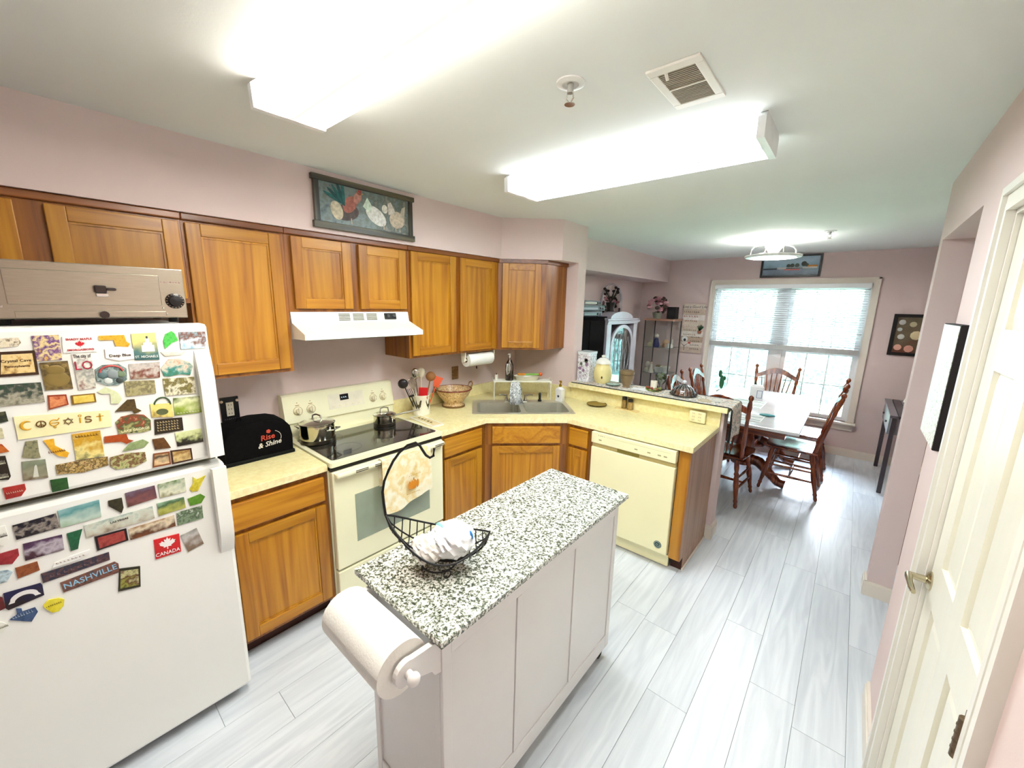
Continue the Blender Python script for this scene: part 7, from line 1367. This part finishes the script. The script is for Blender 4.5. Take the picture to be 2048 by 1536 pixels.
# flowers and speaker on the case
pf = thing('pink_flower_pot', 'grey pot of pink artificial flowers on the glass case', 'plant', (.40, 5.06, gz+.0285))
MB().lathe([(0, 0), (.05, 0), (.07, .085), (.075, .09), (.066, .09), (0, .08)], 20).build('pot', pm('pot_grey_green', (150, 156, 140), .6), pf, world=False)
fl = MB(); lf = MB()
for k in range(46):
    v = Vector((rr.gauss(0, 1), rr.gauss(0, 1), rr.gauss(0, 1)+.15)).normalized(); p = Vector((v.x*.13, v.y*.12, (.19+v.z*.115))); s_ = rr.uniform(.016, .026)
    if k % 3: b_ = MB(); [b_.ball(tuple(p+Vector((s_*.8*math.cos(q*1.257), s_*.8*math.sin(q*1.257), 0))), s_*.75, 7, 5, (1, 1, 1)) for q in range(5)]; b_.build('blossom', paint((226, 170, 180) if k % 2 else (190, 130, 136), .7), pf, world=False)
    else: MB().ball(tuple(p), s_*1.2, 8, 6, (1.2, .8, .9)).build('leaf', paint((70, 56, 50), .7), pf, world=False)
spk = thing('small_speaker', 'small black speaker beside the pink flowers on the glass case', 'speaker', (.605, 5.12, gz+.0285))
MB().box(-.065, -.06, 0, .065, .06, .17, b=.005).build('case', paint((14, 12, 14), .5), spk, world=False); MB().lathe([(.045, 0), (.045, .004), (.0, .001)], 20, facing_ny(0, -.0605, .075)).build('cone', paint((30, 28, 30), .6), spk, world=False)
# ================================================================== ON THE BAR TOP
ZB = 1.0705
rn = thing('bar_runner', 'cream floral runner with black border along the bar top', 'table runner', (1.4, 2.385, ZB))
def rnf(y0, y1, dz):
    def f(u, v):
        s = u*1.60; y = y0+(y1-y0)*v
        if s < 1.315: return (.74+s, y, ZB+.0035+dz)
        t = s-1.315; a = min(t/.03, PI/2); 
        return (2.055+.02*math.sin(min(a, PI/2))+.010*math.sin(v*8)*min(1, t*6), y, ZB+.0035+dz-(.02*(1-math.cos(a)))-max(0, t-.047))
    return f
MB().grid(rnf(2.225, 2.53, 0), 60, 10, .003).build('cloth', photo([(226, 214, 196), (240, 234, 224), (150, 150, 140), (244, 238, 228), (200, 170, 140), (238, 230, 220)], 18, .05, .9), rn)
for (a, b_) in ((2.214, 2.232), (2.524, 2.542)): MB().grid(rnf(a, b_, .0006), 60, 1, .0038).build('border', pm('runner_black', (26, 24, 22), .9), rn)
ZR = ZB+.0045
fj = thing('floral_canister', 'tall clear canister with purple floral pattern at the left end of the bar', 'canister', (.787, 2.40, ZR))
MB().prism(rrect(-.066, -.075, .066, .075, .02), 0, .255).build('body', photo([(226, 232, 236), (246, 248, 250), (190, 180, 190), (250, 250, 252), (140, 136, 130), (240, 244, 246)], 30, .1, .15), fj, world=False)
MB().prism(rrect(-.069, -.078, .069, .078, .02), .2552, .275).build('lid', pm('canister_lid', (226, 232, 236), .15), fj, world=False)
for k in range(7):
    x = rr.uniform(-.05, .05); z = rr.uniform(.05, .22); MB().prism(ell(0, 0, rr.uniform(.012, .022), rr.uniform(.010, .02)), 0, .0006, facing_ny(x, -.0752, z)).build('painted_flower', paint(((150, 120, 150), (90, 100, 80), (170, 160, 170))[k % 3], .4), fj, world=False)
cj = thing('cookie_jar', 'pale yellow ceramic cookie jar with white lid on the bar', 'jar', (.952, 2.405, ZR))
MB().lathe([(0, 0), (.06, 0), (.078, .03), (.085, .08), (.075, .14), (.062, .165), (.064, .175), (0, .176)], 36).build('body', pm('jar_yellow', (240, 226, 160), .25, coat=.4), cj, world=False)
ld = MB().lathe([(.070, .1765), (.070, .184), (.055, .21), (.03, .228), (.012, .232), (0, .2325)], 36).build('lid', pm('jar_white', (248, 246, 236), .25, coat=.4), cj, world=False)
MB().lathe([(.008, .232), (.018, .24), (.016, .252), (0, .257)], 16).build('knob', MATS['jar_white'], ld, world=False)
MB().prism(ell(0, 0, .008, .012), 0, .001, facing_ny(.035, -.0775, .06)).build('painted_sprig', paint((80, 60, 40), .5), cj, world=False)
bp2 = thing('brown_planter', 'brown glazed tapered pot on the bar', 'pot', (1.205, 2.375, ZR))
MB().lathe([(0, 0), (.032, 0), (.034, .008), (.03, .014), (.045, .04), (.058, .10), (.062, .14), (.064, .145), (.058, .146), (.052, .10), (0, .03)], 30).build('body', pm('pot_brown', (134, 112, 80), .3, var=.15, coat=.4), bp2, world=False)
MB().lathe([(.0595, .108), (.0625, .112), (.0615, .118), (.059, .118)], 30).build('band', paint((104, 84, 56), .4), bp2, world=False)
dp_ = thing('green_plate', 'small green patterned plate lying between jar and brown pot', 'plate', (1.085, 2.36, ZR)); MB().lathe([(0, 0), (.04, 0), (.062, .008), (.062, .011), (.04, .005), (0, .004)], 28).build('well', photo([(60, 110, 90), (226, 236, 226), (90, 140, 120), (240, 244, 240)], 60, .1), dp_, world=False); MB().tube([(.062*math.cos(i*PI/14), .062*math.sin(i*PI/14), .01) for i in range(28)], .0022, 6, True).build('rim', paint((50, 80, 66), .4), dp_, world=False)
en = thing('paper_stack', 'loose white papers right of the brown pot', 'papers', (1.34, 2.37, ZR), .15)
for k in range(4): MB().box(-.075+.004*k, -.05+.003*k, .0012*k, .075+.002*k, .05-.002*k, .0012*k+.001, Matrix.Rotation(.12*k, 4, 'Z')).build('sheet', paint((246, 246, 244), .8), en, world=False)
ca_ = thing('jar_candle', 'small white candle in a green berry wreath on the bar', 'candle', (1.435, 2.40, ZR))
MB().lathe([(0, .012), (.026, .012), (.028, .085), (0, .086)], 20).build('wax', pm('wax_white', (246, 240, 220), .5), ca_, world=False); MB().cyl((0, 0, .086), (0, 0, .096), .0015, 5).build('wick', paint((40, 30, 20), .8), ca_, world=False)
for k in range(26):
    a = k*2*PI/26; MB().ball((.052*math.cos(a), .052*math.sin(a), .016+.014*math.sin(k*2.3)), .014, 7, 5, (1, .6, .7)).build('wreath_leaf', paint(((90, 110, 50), (140, 150, 80), (150, 70, 50))[k % 3], .6), ca_, world=False)
gf = thing('glass_ornament', 'clear glass ornament with green sprigs behind the candle on the bar', 'ornament', (1.46, 2.495, ZR))
MB().lathe([(0, 0), (.04, 0), (.012, .01), (.012, .04), (.045, .08), (.05, .13), (.045, .135), (0, .06)], 24).build('glass', glassmat('ornament_glass', (.86, .92, .86), .15), gf, world=False)
for k in range(8): MB().ball((.03*math.cos(k*.8), .03*math.sin(k*.8), .10+.012*(k % 3)), .014, 7, 5).build('sprig', paint((110, 130, 80), .6), gf, world=False)
bd2 = thing('glass_butter_dish', 'domed cut-glass covered dish near the right end of the bar', 'glass dish', (1.68, 2.40, ZR))
M_cg = glassmat('cut_glass', (.84, .86, .86), .22, .08)
MB().lathe([(0, 0), (.085, 0), (.105, .012), (.105, .016), (.08, .008), (0, .006)], 36).build('tray', M_cg, bd2, world=False)
dm = MB().lathe([(.088, .010), (.086, .03), (.07, .06), (.045, .082), (.012, .092), (.0, .092)], 36).build('dome', M_cg, bd2, world=False)
for k in range(16): a = k*PI/8; MB().tube([(.0885*math.cos(a), .0885*math.sin(a), .012), (.0715*math.cos(a), .0715*math.sin(a), .06), (.03*math.cos(a), .03*math.sin(a), .088)], .0018, 5).build('cut_rib', pm('rib_glass', (214, 220, 224), .1), dm, world=False)
MB().ball((0, 0, .108), .017, 12, 8).build('knob', pm('knob_glass', (226, 232, 238), .08), dm, world=False)
MB().lathe([(0, .008), (.062, .008), (.06, .04), (0, .045)], 24).build('contents', paint((150, 90, 60), .6, var=.3, scale=60), bd2, world=False)
for k, (x, y, r_) in enumerate(((1.86, 2.33, .05), (1.93, 2.41, .06))):
    cs = thing('drink_coaster', ('small beige coaster left of the draped runner end', 'larger pale coaster near the draped runner end')[k], 'coaster', (x, y, ZR)); MB().lathe([(0, 0), (r_, 0), (r_, .004), (r_*.9, .005), (0, .004)], 24).build('disc', paint((206, 190, 160) if k == 0 else (226, 222, 212), .7), cs, world=False); MB().lathe([(r_*.6, .005), (r_*.64, .005), (r_*.64, .0056), (r_*.6, .0056)], 24).build('ring', paint((150, 130, 100), .7), cs, world=False)
# ================================================================== SEEN THROUGH THE RIGHT OPENING
hu = thing('oak_hutch', 'golden oak hutch with cream counter seen through the right opening', 'cabinet', (3.42, 3.15, 0))
MB().box(3.12, 2.85, 0, 3.70, 3.50, .70, b=.004).build('lower_body', wood('hutch_brown', (96, 44, 16), (130, 66, 26), (150, 84, 36), axis='Z'), hu)
MB().box(3.09, 2.82, .70, 3.72, 3.53, .735, b=.003).build('counter', pm('hutch_cream', (226, 206, 170), .5), hu)
MB().box(3.135, 2.86, .735, 3.70, 3.49, 1.30, b=.003).build('upper_body', M_oakZ, hu)
for (a, b_) in ((2.87, 3.17), (3.18, 3.48)): MB().box(3.118, a, .77, 3.1345, b_, 1.28, b=.004).build('door', M_oakZ, hu)
for (a, b_) in ((3.15, 3.40), (3.42, 3.68)): MB().box(a, 2.846, .77, b_, 2.8595, 1.27, b=.004).build('end_panel', M_oakZ, hu)
